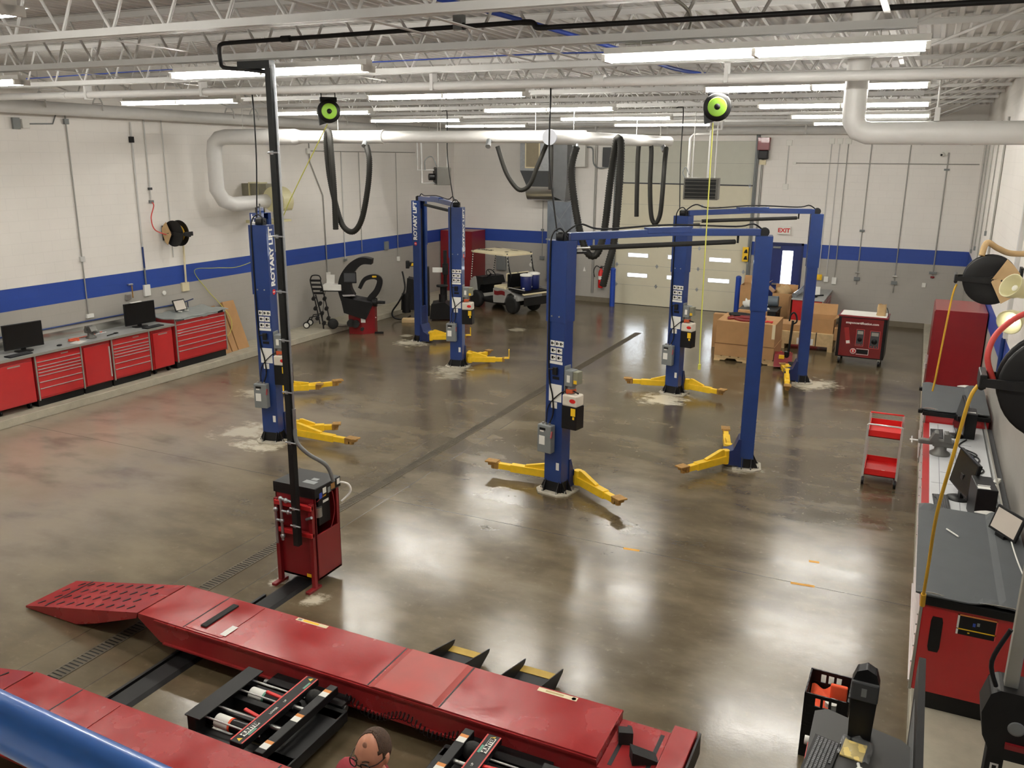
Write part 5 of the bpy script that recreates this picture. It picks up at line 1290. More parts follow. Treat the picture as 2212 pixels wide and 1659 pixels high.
MB().ell((-.05, -.075, -.01), .03, .025, .03, 10, 8).build('lens', M_BLACKG, t)
t = thing('fire_alarm_horn', 'dark red alarm box with black horn left of the overhead door top corner pipes', 'alarm', (-4.5, 26.85, 4.8)); t['label'] = 'dark red box with black speaker on the back wall right of the overhead door'
MB().box(-.17, .17, -.05, .16, .14, .5).build('red_box', M_DRED, t, bevel=.01)
MB().box(-.12, .16, -.12, .1, -.12, .14).build('horn', M_BLACK, t, bevel=.03)
MB().box(-.1, .08, .1, .16, -.28, -.14).build('sensor', M_CREAM, t)
# exit sign
t = thing('exit_sign', 'white exit sign with red letters above the blue side door', 'sign', (-3.72, 26.98, 2.63))
MB().box(-.19, .19, -.05, .03, -.12, .12).build('housing', M_PAPER, t, bevel=.008)
lettering('EXIT', .17, wall_frame((0, -.051, -.005), (1, 0, 0)), M_REDP, t, bold=.006)
t = thing('warning_sign', 'yellow sign with black pictograms left of the blue side door', 'sign', (-4.78+.0, 26.9, 1.86))
MB().box(-.1, .1, -.01, .01, -.22, .22).build('panel', M_YELLOW, t)
for z in (.1, -.1): MB().prism([(-.06, -.06), (.06, -.06), (.03, .06), (-.02, .04)], 0, .003, wall_frame((0, -.0105, z), (1, 0, 0))).build('pictogram', M_BLACK, t)
# bollards
def bollard(label, x, y, h):
    t = thing('bollard', label, 'bollard', (x, y, 0), 0, 'blue floor bollards')
    MB().cyl((0, 0, 0), (0, 0, h-.04), .085, 20).build('post', mat('bollard_blue', s8(28, 66, 158), .4), t)
    MB().ell((0, 0, h-.05), .088, .088, .06, 20, 10).build('cap', mat('bollard_blue', (1, 1, 1)), t)
bollard('blue bollard left of the overhead door', -8.85, 26.45, 1.25)
bollard('blue bollard right of the overhead door', -4.85, 26.45, 1.25)
bollard('blue bollard between the heaped cartons and the red workbench', -3.4, 26.3, 1.12)
# fire extinguisher
t = thing('fire_extinguisher', 'red fire extinguisher hanging beside the overhead door', 'fire extinguisher', (-9.42, 26.88, .5))
MB().lathe([(.07, 0), (.085, .02), (.085, .5), (.06, .58), (.03, .61), (.03, .65)], 20).build('cylinder', M_REDP, t)
MB().box(-.04, .05, -.02, .02, .65, .69).box(-.02, .11, -.015, .015, .7, .725).build('valve', M_BLACK, t)
MB().tube([(-.03, -.02, .67), (-.16, -.03, .72), (-.24, -.03, .55), (-.2, -.03, .35)], .014, 8, smooth=5).build('hose', M_BLACK, t)
MB().lathe([(.0865, .28), (.0865, .4)], 20).build('label_band', M_PAPER, t)
MB().box(-.06, .06, .07, .12, .2, .5).build('wall_hook', M_GREY, t)
blob_thing('wall_notice', 'small paper tag on the back wall left of the fire extinguisher', 'tag', MB().prism([(-.05, 0), (.05, 0), (0, .16)], 0, .01, wall_frame((-10.05, YB-.012, 1.0), (1, 0, 0))), M_PAPER)
blob_thing('wall_gauge', 'round white gauge on the back wall behind the golf cart', 'gauge', MB().cyl((-12.0, YB-.03, 1.1), (-12.0, YB, 1.1), .07, 16), M_PAPER)
blob_thing('electrical_box', 'square grey electrical box on the back wall behind the steering wheel', 'electrical box', MB().box(-13.3, -12.95, YB-.12, YB, .85, 1.35), M_GREY, bevel=.01)

# unit heaters hanging from the roof
def unit_heater(label, loc, rz, w, h, d, drop, fan=False):
    t = thing('unit_heater', label, 'heater', loc, rz, 'hanging unit heaters')
    M_HTR = mat('heater_grey', s8(86, 84, 78), .45, var=.05)
    MB().box(-w/2, w/2, -d/2, d/2, 0, h).build('casing', M_HTR, t, bevel=.012)
    if not fan:
        MB().box(-w/2+.03, w/2-.05, -d/2-.003, -d/2, .03, h-.03).build('opening', M_BLACK, t)
        for k in range(5):
            z = .07+k*(h-.1)/4.6
            MB().box(-w/2+.03, w/2-.05, -d/2-.03, -d/2-.0, z-.004, z+.004, None).build('louver', mat('louver_grey', s8(84, 82, 74), .45), t)
    else:
        MB().cyl((-w/2-.2, -.02, h*.45), (-w/2, -.02, h*.45), .1, 16).build('motor', M_BLACK, t)
        MB().box(-w/2-.03, -w/2, -d/2+.03, d/2-.03, .05, h-.05).build('fan_grille', M_BLACK, t)
        MB().tube([(-w/2-.3, 0, h*.85), (-w/2-.3, 0, h+.2), (-w/2-.1, 0, h+.3), (-w/2+.05, 0, h+.02)], .015, 8, smooth=5).build('flex_cable', M_GREY, t)
    for x in (-w*.3, w*.35): MB().cyl((x, 0, h), (x, 0, drop), .012, 8).build('hanger_rod', M_STEELW, t)
    return t
h2 = unit_heater('grey louvred unit heater hanging in front of the overhead door', (-4.33, 18.6, 3.84), .12, .72, .45, .4, 2.29)
MB().tube([(-.3, .02, .45), (-.3, .02, 1.25), (-.24, .02, 1.33), (.1, .02, 1.34)], .032, 10).build('gas_pipe', M_STEELW, h2)
MB().tube([(.12, .02, .45), (.12, .02, 1.4), (.2, .02, 1.43), (.32, .02, 1.43), (.34, .02, 1.6)], .032, 10).build('gas_pipe', M_STEELW, h2)
MB().tube([(-.34, 0, .42), (-.42, 0, .55), (-.36, 0, .66), (-.28, 0, .5)], .012, 8, smooth=4).build('flex_cable', M_GREY, h2)
h1 = unit_heater('dark grey unit heater with side pipes hanging near the far left corner', (-12.95, 22.6, 3.86), .75, .42, .5, .42, 2.28, True)
M_P = M_STEELW
MB().tube([(-.6, .1, 1.3), (-.6, .1, .05), (-.35, .05, .05), (-.2, .03, .05)], .03, 8).build('gas_pipe', M_P, h1)
MB().tube([(-.72, .1, 1.2), (-.72, .1, .42), (-.35, .05, .42), (-.1, .03, .42)], .02, 8).build('gas_pipe', M_P, h1)

# freight near the side door
t = thing('shipping_pallet', 'pale wooden pallet under the large cardboard carton', 'pallet', (-3.48, 20.85, 0), .0)
px0, px1, py0, py1 = -.68, .72, -.6, .62
for y in (py0+.05, 0, py1-.05): MB().prism([(px0, .02), (px0+.25, .02), (px0+.3, .07), (px0+.5, .07), (px0+.55, .02), (px1-.55, .02), (px1-.5, .07), (px1-.3, .07), (px1-.25, .02), (px1, .02), (px1, .11), (px0, .11)], y-.02, y+.02, XZ).build('stringer', M_WOOD, t)
for k in range(7): MB().box(px0+k*.2, px0+k*.2+.16, py0, py1, .11, .13).build('deck_board', M_WOOD, t)
for x in (px0, 0, px1-.14): MB().box(x, x+.14, py0, py1, .0, .02).build('bottom_board', M_WOOD, t)
t = thing('cardboard_carton', 'large tan cardboard carton on a pallet behind the right-hand lift post', 'box', (-3.48, 20.85, .132), 0)
MB().box(-.68, .7, -.6, .6, .0, .3).build('base_tray', M_CARD, t, bevel=.004)
MB().box(-.67, .69, -.59, .59, .3, .84).build('carton', M_CARD, t, bevel=.004)
MB().box(-.68, .7, -.605, -.6, .29, .305).build('tray_edge', M_CARDD, t)
MB().box(.1, .26, -.6075, -.606, .33, .42).build('shipping_label', M_PAPER, t)
for x in (.62,): MB().box(x, x+.07, -.5925, -.591, .5, .84).build('tape_strip', M_CREAM, t)
zt = .132+.842
blob_thing('strap_bundle', 'dark straps and red tool lying on top of the large carton', 'straps', MB().tube([(-3.95, 20.5, zt+.02), (-3.6, 20.6, zt+.05), (-3.3, 20.5, zt+.03), (-3.6, 20.4, zt+.02), (-3.9, 20.7, zt+.03)], .04, 8, smooth=5).box(-3.7, -3.1, 20.7, 20.85, zt, zt+.07), M_DRED)
blob_thing('dark_cloth', 'black cloth heaped on the large carton beside the red straps', 'cloth', MB().ell((-3.72, 20.95, zt+.05), .3, .14, .06, 16, 8, None, lambda p: Vector((p.x*(1+.2*math.sin(7*p.y)), p.y, max(p.z, -.7)))), M_BLACK)
blob_thing('red_pliers', 'small red-handled tools on the right end of the large carton', 'tool', MB().tube([(-3.1, 20.45, zt+.015), (-2.98, 20.5, zt+.02), (-2.9, 20.42, zt+.015)], .015, 6).tube([(-3.05, 20.6, zt+.015), (-2.9, 20.55, zt+.02)], .015, 6), M_REDP)
blob_thing('long_carton', 'long flat carton lying behind the large carton, longer of two', 'box', MB().box(-4.55, -2.9, 21.75, 21.95, .0, .86), M_CARD, 'long cartons behind the large carton')
blob_thing('long_carton', 'shorter upright carton behind the longer flat carton', 'box', MB().box(-4.0, -3.3, 22.05, 22.25, .0, .95), M_CARD, 'long cartons behind the large carton')
# pallet truck
t = thing('pallet_truck', 'red pallet truck with black upright handle beside the large carton', 'pallet truck', (-2.55, 20.35, 0), .12)
for x in (-.2, .0): MB().box(x-.0, x+.14, -.2, 1.2, .06, .11).build('fork', M_REDP, t, bevel=.01)
MB().prism([(-.35, .05), (-.3, .1), (-.1, .3), (.05, .34), (.05, .05)], -.22, .18, YZ).build('hydraulic_housing', M_DRED, t, bevel=.015)
MB().box(-.12, .0, -.2, -.12, .22, .3).build('yellow_label', M_YELLOW, t)
MB().cyl((.1, -.25, .09), (.22, -.25, .09), .09, 18).cyl((.05, -.1, .2), (.05, -.1, .38), .06, 14).build('steer_wheel', M_BLACK, t)
MB().cyl((.08, -.1, .3), (.12, -.02, 1.1), .028, 10).tube([(.04, -.02, 1.08), (.06, 0, 1.22), (.12, 0, 1.28), (.18, 0, 1.22), (.2, -.02, 1.08), (.12, -.03, 1.02)], .02, 8, smooth=4, closed=False).build('handle', M_BLACK, t)
# second pallet with cartons
t = thing('wooden_crate_pallet', 'pale wooden crate base on legs holding open cartons near the red bench', 'pallet', (-2.3, 22.9, 0))
MB().box(-.7, .62, -.45, .45, .12, .45).build('crate_box', M_WOOD, t, bevel=.004)
for x in (-.66, .5): MB().box(x, x+.12, -.45, .45, 0, .12).build('crate_leg', M_WOOD, t)
MB().box(.2, .22, -.455, .455, .12, .46).build('strap', M_BLACK, t)
blob_thing('paper_sheet', 'paper sheets stuck on the pale crate front', 'paper', MB().box(-2.55, -2.15, 22.443, 22.447, .14, .3), M_PAPER)
def open_box(label, x, y, z, w, d, h, rz=0, flaps=(1, 1, 1, 1), group=None, m=None):
    t = thing('open_carton', label, 'box', (x, y, z), rz, group); m = m or M_CARD
    a = MB(); e = .008
    a.box(-w/2, w/2, -d/2, -d/2+e, 0, h).box(-w/2, w/2, d/2-e, d/2, 0, h).box(-w/2, -w/2+e, -d/2+e, d/2-e, 0, h).box(w/2-e, w/2, -d/2+e, d/2-e, 0, h).box(-w/2+e, w/2-e, -d/2+e, d/2-e, 0, e)
    a.build('carton', m, t)
    MB().box(-w/2+e*1.5, w/2-e*1.5, -d/2+e*1.5, d/2-e*1.5, e, h*.55).build('packing_fill', M_CARDD, t)
    fl = [((-w/2, -d/2, h), (w/2, -d/2, h), (0, -.5, -.8)), ((w/2, d/2, h), (-w/2, d/2, h), (0, .35, .9)), ((-w/2, d/2, h), (-w/2, -d/2, h), (-.7, 0, .6)), ((w/2, -d/2, h), (w/2, d/2, h), (.75, 0, .5))]
    for k, (p, q, dr) in enumerate(fl):
        if not flaps[k]: continue
        L = d*.42; p = Vector(p); q = Vector(q); dv = Vector(dr).normalized()*L; n = dv.cross(q-p).normalized()*.006
        MB().add([p, q, q+dv, p+dv, p+n, q+n, q+dv+n, p+dv+n], [(0, 1, 2, 3), (7, 6, 5, 4), (0, 4, 5, 1), (1, 5, 6, 2), (2, 6, 7, 3), (3, 7, 4, 0)]).build('flap', m, t)
    return t
open_box('open brown carton on the pale wooden crate, flaps raised', -2.02, 22.9, .452, .62, .7, .36, 0, (0, 1, 0, 1))
blob_thing('long_carton', 'flat brown carton at the left side of the pale wooden crate', 'box', MB().box(-3.02, -2.4, 22.5, 23.2, .452, .62), M_CARD, 'long cartons behind the large carton', bevel=.004)
blob_thing('small_carton', 'small brown carton on the right end of the pale wooden crate', 'box', MB().box(-1.68, -1.4, 22.5, 23.1, .3, .62), M_CARD, bevel=.004)
blob_thing('crate_post', 'pale timber post standing beside the small carton', 'timber', MB().box(-1.62, -1.5, 22.6, 22.75, 0, .3), M_WOOD)
# cartons heaped before the side door
t = thing('machine_cart', 'low dark equipment table with grey drum near the side door', 'machine', (-3.85, 24.6, 0))
MB().box(-.5, .5, -.4, .4, .3, .62).box(-.45, .45, -.35, .35, 0, .3).build('body', M_BLACKM, t, bevel=.02)
MB().box(-.52, .52, -.42, .42, .62, .65).build('top', M_DGREY, t, bevel=.006)
MB().cyl((-.05, .2, .8), (.45, .2, .82), .15, 20).build('grey_drum', mat('drum_grey', s8(92, 102, 110), .4, var=.1), t)
blob_thing('plastic_bag', 'crumpled white plastic bag on the dark equipment table', 'bag', MB().ell((-4.2, 24.5, .74), .12, .1, .13, 12, 8, None, lambda p: p*(1+.25*math.sin(6*p.x+4*p.z))), M_PAPER)
blob_thing('papers', 'white papers on the dark equipment table', 'paper', MB().box(-.18, .18, -.12, .12, 0, .012, TM(-3.75, 24.35, .652, .3)), M_PAPER)
open_box('tall open carton beside the right-hand bollard of the overhead door', -4.25, 25.5, .0, .62, .55, 1.15, 0, (0, 1, 0, 1), 'open cartons by the side door')
open_box('open carton with packing paper in front of the side door window', -3.35, 25.6, .45, .62, .5, .52, 0, (0, 1, 1, 1), 'open cartons by the side door')
blob_thing('carton_stand', 'closed brown carton under the open carton with packing paper', 'box', MB().box(-3.66, -3.04, 25.35, 25.85, 0, .449), M_CARD)
blob_thing('packing_paper', 'crumpled brown packing paper rising out of the open carton', 'paper', MB().ell((-3.4, 25.6, .98), .22, .18, .2, 14, 10, None, lambda p: p*(1+.2*math.sin(8*p.x+5*p.z+3*p.y))), M_PAPERBR)
# red bench against the back wall
t = thing('red_workbench', 'red drawer workbench with pale top standing by the back wall near the side door', 'workbench', (-2.62, 25.9, 0))
wb(MB().box(-3.02, -2.22, 24.75, 26.98, .1, .91), 'cabinet', M_RED, t, bevel=.006)
wb(MB().box(-3.0, -2.25, 24.8, 26.9, .0, .1), 'plinth', M_BLACK, t)
wb(MB().box(-3.05, -2.18, 24.72, 26.99, .91, .95), 'top', M_BENCH, t, bevel=.005)
for k in range(6):
    d = wb(MB().box(-2.22, -2.2, 24.82, 25.85, .16+k*.12, .16+k*.12+.11), 'drawer', M_RED, t); MB().box(-2.2, -2.185, 24.84, 25.83, .245+k*.12, .26+k*.12).build('drawer_pull', M_CHROME, d)
    d = wb(MB().box(-2.22, -2.2, 25.9, 26.93, .16+k*.12, .16+k*.12+.11), 'drawer', M_RED, t); MB().box(-2.2, -2.185, 25.92, 26.91, .245+k*.12, .26+k*.12).build('drawer_pull', M_CHROME, d)
wb(MB().box(-2.235, -2.205, 24.74, 24.77, .1, .91), 'corner_trim', M_ALU, t)
blob_thing('cardboard_sheet', 'brown cardboard panel leaning on the red workbench end', 'cardboard', MB().box(-3.12, -3.06, 24.75, 25.3, 0, .98), M_CARDD)
blob_thing('wrapped_bundle', 'clear plastic wrapped bundle lying diagonally on the red workbench', 'bundle', MB().tube([(-3.0, 24.85, 1.02), (-2.85, 25.5, 1.12), (-2.75, 26.2, 1.25)], .07, 10, smooth=4), mat('silvery_wrap', s8(150, 156, 160), .2, .5, var=.25, scale=20))
blob_thing('document_box', 'white card standing on the red workbench', 'card', MB().box(-2.75, -2.4, 25.6, 25.63, .95, 1.2), M_PAPER)
blob_thing('bench_tool', 'dark tools lying on the red workbench', 'tool', MB().ell((-2.55, 25.2, .98), .14, .08, .05, 12, 8).cyl((-2.3, 25.6, .97), (-2.5, 25.4, .97), .02, 8), M_BLACK)
blob_thing('emergency_stop', 'yellow box with round button on the back wall above the red workbench', 'switch', MB().box(-2.68, -2.52, YB-.08, YB, 1.22, 1.38).cyl((-2.6, YB-.11, 1.3), (-2.6, YB-.08, 1.3), .05, 14), M_YELLOW)
# display cart
t = thing('display_cabinet', 'dark red wheeled certification display cabinet with meter pictures', 'cabinet', (-.98, 21.65, 0), -.03)
M_DISP = mat('dark_red_print', s8(112, 22, 24), .3, var=.25, scale=1.2, coat=.3)
MB().box(-.53, .53, -.35, .35, .17, 1.13).build('body', M_BLACK, t, bevel=.015)
f = MB().box(-.46, .46, -.358, -.35, .2, 1.11).build('front_panel', M_DISP, t)
MB().box(-.54, .54, -.37, .37, 1.13, 1.17).build('top_rim', M_DRED, t, bevel=.008)
MB().box(-.5, .5, -.34, .34, 1.17, 1.178).build('top_surface', M_PAPER, t)
lettering('snaponcertification.com', .075, wall_frame((.0, -.3585, 1.0), (1, 0, 0)), M_PAPER, f, bold=.002)
def meter(cx, cz, w, h, rot):
    o = MB().box(-w/2, w/2, -h/2, h/2, 0, .002, wall_frame((cx, -.3585, cz), (math.cos(rot), 0, math.sin(rot)), (-math.sin(rot), 0, math.cos(rot)))).build('meter_picture', M_DGREY, f)
    M = wall_frame((cx, -.361, cz), (math.cos(rot), 0, math.sin(rot)), (-math.sin(rot), 0, math.cos(rot)))
    MB().box(-w*.38, w*.38, h*.22, h*.42, 0, .001, M).build('meter_display', mat('meter_grey', s8(150, 150, 140), .4), o)
    MB().cyl((0, -h*.1, 0), (0, -h*.1, .002), w*.3, 18).build('meter_dial', M_BLACK, o) if False else MB().lathe([(0, .001), (w*.32, .001), (w*.32, 0)], 18, M @ TM(0, -h*.12, 0)).build('meter_dial', M_BLACK, o)
    for k in range(3): MB().lathe([(0, .001), (.012, .001), (.012, 0)], 10, M @ TM(-w*.3+k*w*.3, -h*.42, 0)).build('meter_socket', M_REDP, o)
    e = MB()
    for (a, b_, c_, d_) in ((-w/2-.01, w/2+.01, h/2, h/2+.01), (-w/2-.01, w/2+.01, -h/2-.01, -h/2), (-w/2-.01, -w/2, -h/2, h/2), (w/2, w/2+.01, -h/2, h/2)): e.box(a, b_, c_, d_, 0, .0015, wall_frame((cx, -.3585, cz), (1, 0, 0)))
    e.build('picture_edge', M_HOSER, o)
meter(-.02, .66, .16, .38, 0); meter(.3, .64, .2, .4, 0)
o = MB().box(-.05, .05, -.2, .2, 0, .002, wall_frame((-.3, -.3585, .68), (math.cos(.18), 0, math.sin(.18)), (-math.sin(.18), 0, math.cos(.18)))).build('probe_picture', mat('probe_red', s8(150, 40, 40), .4), f)
MB().box(-.04, .04, -.18, -.11, .002, .003, wall_frame((-.3, -.3585, .68), (math.cos(.18), 0, math.sin(.18)), (-math.sin(.18), 0, math.cos(.18)))).build('probe_tip', M_PAPER, o)
MB().lathe([(.052, .001), (.065, .001), (.065, 0)], 22, wall_frame((-.14, -.3585, .33), (1, 0, 0))).build('emblem_ring', M_PAPER, f)
MB().lathe([(.0, .0012), (.052, .0012), (.052, 0)], 22, wall_frame((-.14, -.3585, .33), (1, 0, 0))).build('emblem_disc', M_REDP, f)
lettering('S', .085, wall_frame((-.14, -.3605, .33), (1, 0, 0)), M_PAPER, f, bold=.003)
e = MB()
for (a, b_, c_, d_) in ((-.07, .2, .06, .07), (-.07, .2, -.07, -.06), (.19, .2, -.06, .06)): e.box(a, b_, c_, d_, 0, .0015, wall_frame((0, -.3585, .33), (1, 0, 0)))
e.build('emblem_frame', M_PAPER, f)
MB().box(-.06, .19, -.05, .05, 0, .001, wall_frame((0, -.3585, .33), (1, 0, 0))).build('emblem_plate', M_BLACK, f)
for x in (-.44, .44):
    for y in (-.27, .27):
        c = MB().cyl((x-.025, y, .07), (x+.025, y, .07), .07, 16).build('caster', M_BLACK, t)
        MB().box(x-.03, x+.03, y-.035, y+.035, .1, .17).build('caster_fork', M_ALU, c)
t = thing('paper_bag', 'crumpled brown paper bag on top of the dark red display cabinet', 'bag', (-.62, 21.55, 1.179), .1)
bg = []
for k in range(7):
    z = .26*k/6; row = []
    for q in range(25):
        a = 2*PI*q/24; rr = (1+.06*math.sin(5*a+k)+.05*math.sin(3*a-2*k))*(1-.12*(k/6)**2)
        sq = 1/max(abs(math.cos(a)), abs(math.sin(a)))**.6
        row.append((.1*rr*sq*math.cos(a), .075*rr*sq*math.sin(a), z+.015*math.sin(4*a)*(k/6)))
    bg.append(row)
MB().sheet(bg).build('bag', M_PAPERBR, t)
MB().tube([(.1, -.05, .2), (.14, -.07, .1), (.15, -.1, -.03)], .008, 6, smooth=4).build('strap', M_BLACK, t)
# ================================================================ right wall: tool bench
FR = .36      # cabinet fronts on the right
def right_chest(label, y0, y1, zt, end_label=False):
    t = thing('tool_chest', label, 'tool chest', (.75, (y0+y1)/2, HC), 0, 'red tool chests along the right wall')
    wb(MB().box(FR+.02, XR-.05, y0, y1, .31, zt), 'body', M_RED, t, bevel=.006)
    wb(MB().box(FR+.07, XR-.08, y0+.02, y1-.02, HC, .31), 'plinth', M_BLACK, t)
    hs = [1.4, 1, 1, 1.2, 1.6, 2]; z = zt-.02; H = zt-.36; tot = sum(hs)
    for h in hs:
        hh = h/tot*H; d = wb(MB().box(FR, FR+.02, y0+.03, y1-.03, z-hh+.006, z), 'drawer', M_RED, t); MB().box(FR-.014, FR, y0+.04, y1-.04, z-hh+.01, z-hh+.024).build('drawer_pull', M_CHROME, d); z -= hh
    for y in (y0, y1-.03): wb(MB().box(FR-.004, FR+.02, y, y+.03, .3, zt), 'corner_trim', M_ALU, t, bevel=.003)
    return t
def mat_top(label, y0, y1, z):
    """loose grey mat with curling edges lying on a chest"""
    g = []; ny, nx = 14, 16
    for i in range(ny+1):
        row = []
        for k in range(nx+1):
            x = .31+(XR-.06-.31)*k/nx; y = y0+(y1-y0)*i/ny
            zz = z
            if i in (0, ny): zz += .03*max(0, math.sin(k*.55+(.6 if i else 2.4)))**2
            if k > 11: zz += .018
            row.append((x, y, zz))
        g.append(row)
    o = MB().sheet(g, .012, sm=False).build('bench_mat', M_MAT)
    for (a, b_, yy, s_) in ((.32, .52, y0, -1), (.78, 1.12, y0, -1), (.82, 1.08, y1, 1)):
        q = [[(a+(b_-a)*k/5, yy+s_*(-.01+.035*i)*math.sin(PI*(k+.4)/5.8)-s_*.008, z+.012+.028*i*math.sin(PI*(k+.4)/5.8)) for k in range(6)] for i in (0, 1)]
        MB().sheet(q, .003).build('curled_edge', M_PAPER, o)
    return tag(o, label, 'mat', 'dark grey mats on the right tool chests')
c1 = right_chest('red tool chest nearest the camera on the right, black slot handle on its end', 7.3, 9.3, 1.12)
wb(MB().prism([(-.035, -.16), (.035, -.16), (.045, -.12), (.045, .12), (.035, .16), (-.035, .16), (-.045, .12), (-.045, -.12)], 0, .006, wall_frame((.5, 7.3, .86), (1, 0, 0))), 'side_handle', M_BLACK, c1)
lb = wb(MB().box(-.145, .145, -.09, .09, 0, .003, wall_frame((.79, 7.3, 1.0), (1, 0, 0))), 'warning_label', M_BLACK, c1)
for (a, b_, c_, d_, m_) in ((-.145, .145, .078, .09, mat('orange_print', (1, 1, 1))), (-.145, .145, -.045, -.035, M_YELLOW), (-.145, -.13, -.09, .09, M_PAPER), (.135, .145, -.09, .09, M_HOSER), (-.03, -.01, .0, .03, M_BLUEC), (.0, .02, .01, .04, M_GREY), (-.06, -.045, -.07, -.06, M_YELLOW)): MB().box(a, b_, c_, d_, .003, .004, wall_frame((.79, 7.3, 1.0), (1, 0, 0))).build('label_print', m_, lb)
wb(MB().box(FR-.005, XR-.04, 7.27, 9.32, 1.12, 1.2), 'top_cap', M_BLACK, c1, bevel=.01)
mat_top('dark grey curling mat on the right tool chest nearest the camera', 7.25, 9.34, 1.225)
c2 = right_chest('red tool chest beyond the white right workbench, in front of the tall red cabinet', 13.6, 15.2, 1.05)
wb(MB().box(FR-.03, XR-.04, 13.57, 15.22, 1.05, 1.12), 'top_cap', M_BLACK, c2, bevel=.01)
for y in (13.7, 15.1): wb(MB().box(FR-.09, FR-.03, y-.04, y+.04, 1.05, 1.11), 'lid_latch', M_BLACK, c2, bevel=.01)
mat_top('dark purple-grey mat on the right tool chest by the tall red cabinet', 13.56, 15.23, 1.145)
t = thing('side_workbench', 'long red drawer bench with pale papered worktop on the right', 'workbench', (.8, 11.5, HC), 0)
wb(MB().box(FR+.04, XR-.13, 9.35, 13.55, .31, .93), 'cabinet', M_RED, t, bevel=.004); wb(MB().box(XR-.13, XR-.01, 9.35, 13.55, .5, .96), 'cable_channel', M_DGREY, t)
wb(MB().box(FR+.1, XR-.08, 9.37, 13.53, HC, .31), 'plinth', M_BLACK, t)
wb(MB().box(FR+.08, XR-.12, 9.34, 13.56, .93, .955), 'worktop', mat('white_paper_top', s8(204, 206, 208), .5, var=.06, scale=3), t)
wb(MB().box(FR, FR+.08, 9.34, 13.56, .915, .94), 'red_edge', M_RED, t, bevel=.004)
for k in range(4):
    for j in range(5):
        y0 = 9.4+k*1.03; d = wb(MB().box(FR+.02, FR+.04, y0, y0+1.0, .34+j*.115, .34+j*.115+.107), 'drawer', M_RED, t); MB().box(FR+.005, FR+.02, y0+.02, y0+.98, .425+j*.115, .438+j*.115).build('drawer_pull', M_CHROME, d)
wb(MB().box(XR-.12, XR-.1, 9.34, 13.56, .955, 1.06), 'backsplash', M_STAIN, t)
M_INK = mat('scribble_ink', s8(120, 124, 132), .8)
for k in range(9):
    y = 9.6+k*.43; wb(MB().beam((.46+.1*(k % 3), y, .956), (.95, y+.05*math.sin(k*2.3), .956), .008, .001), 'ink_line', M_INK, t)
for x in (.55, .75): wb(MB().beam((x, 9.4, .956), (x, 13.5, .956), .006, .001), 'ink_line', M_INK, t)
# tall cabinet
t = thing('tall_cabinet', 'tall red steel cabinet against the right wall beyond the tool chests', 'cabinet', (.8, 17.7, HC), 0)
wb(MB().box(.4, XR-.02, 17.02, 18.4, HC, 2.1), 'body', M_DRED, t, bevel=.006)
for y in (17.04, 17.72): wb(MB().box(.385, .4, y, y+.66, HC+.06, 2.07), 'door', M_DRED, t, bevel=.004)
wb(MB().box(.345, .385, 17.62, 17.66, 1.0, 1.14).cyl((.36, 17.55, .9), (.36, 17.55, 1.0), .03, 10), 'door_handle', M_CHROME, t)
# right bench things
def rmon(label, x, y, rz, w=.6, h=.36):
    t = thing('monitor', label, 'monitor', (x, y, .956), rz, 'right bench monitors')
    Mt = Matrix.Rotation(.18, 4, 'Y')
    MB().box(-.02, .02, -w/2, w/2, .1, .1+h, Mt).build('casing', M_BLACK, t, bevel=.006)
    MB().box(-.022, -.02, -w/2+.02, w/2-.02, .12, .08+h, Mt).build('screen', M_SCREEN, t)
    MB().box(.02, .06, -.04, .04, 0, .3).build('stand', M_BLACK, t); MB().lathe([(.13, 0), (.13, .01), (.04, .02)], 22, TM(.02, 0, 0)).build('stand_base', M_BLACK, t)
    return t
rmon('black computer monitor on the right bench beside the desktop tower', .72, 10.45, .25, .66, .42)
rmon('black computer monitor standing edge-on near the far end of the right bench', .74, 13.0, .05, .6, .44)
keyboard('black keyboard on the right bench in front of its near monitor', .56, 10.22, .956, PI+.05)
keyboard('dark keyboard at the far end of the right bench', .53, 12.95, .956, PI)
t = thing('computer_tower', 'black desktop computer tower on the right bench beside the near tool chest mat', 'computer', (.93, 9.95, .956), .1)
MB().box(-.1, .1, -.22, .22, 0, .4).build('case', M_BLACK, t, bevel=.008)
MB().box(-.09, .03, -.2, -.12, .4, .401).box(-.08, .04, -.1, -.08, .4, .401).build('sticker', M_PAPER, t)
t = thing('computer_tower', 'smaller black computer tower at the far end of the right bench', 'computer', (.93, 13.1, .956), .0)
MB().box(-.07, .07, -.18, .18, 0, .36).build('case', M_BLACK, t, bevel=.008)
MB().box(-.05, .05, -.1, -.05, .36, .361).build('sticker', M_PAPER, t)
vise('dark grey bench vise gripping the edge of the right bench', .56, 12.05, .956, PI, 1.25)
blob_thing('cable_tangle', 'tangle of black computer cables on the right bench', 'cable', MB().tube([(.9, 12.85, .965), (.8, 12.5, .965), (1.0, 12.2, .965), (.85, 11.9, .97), (1.05, 11.6, .965), (.95, 11.3, .97), (1.05, 11.1, .965), (.98, 10.9, .97), (1.08, 11.2, .975), (.9, 11.5, .97), (1.02, 12.0, .97), (.85, 12.3, .97)], .01, 6, smooth=8), M_BLACK)
blob_thing('power_leads', 'black power leads trailing behind the computer tower on the right bench', 'cable', MB().tube([(1.02, 10.15, 1.2), (1.1, 10.25, 1.05), (1.08, 10.5, .97), (1.12, 10.1, .98), (1.08, 9.8, .97)], .009, 6, smooth=6), M_BLACK)
t = thing('power_strip', 'white power strip lying across the right bench edge by the wall', 'power strip', (1.12, 10.95, .985), -.25)
MB().box(-.03, .03, -.24, .24, 0, .045).build('body', M_PAPER, t, bevel=.008)
MB().box(-.015, .015, -.03, .03, .045, .052).build('switch', M_DGREY, t)
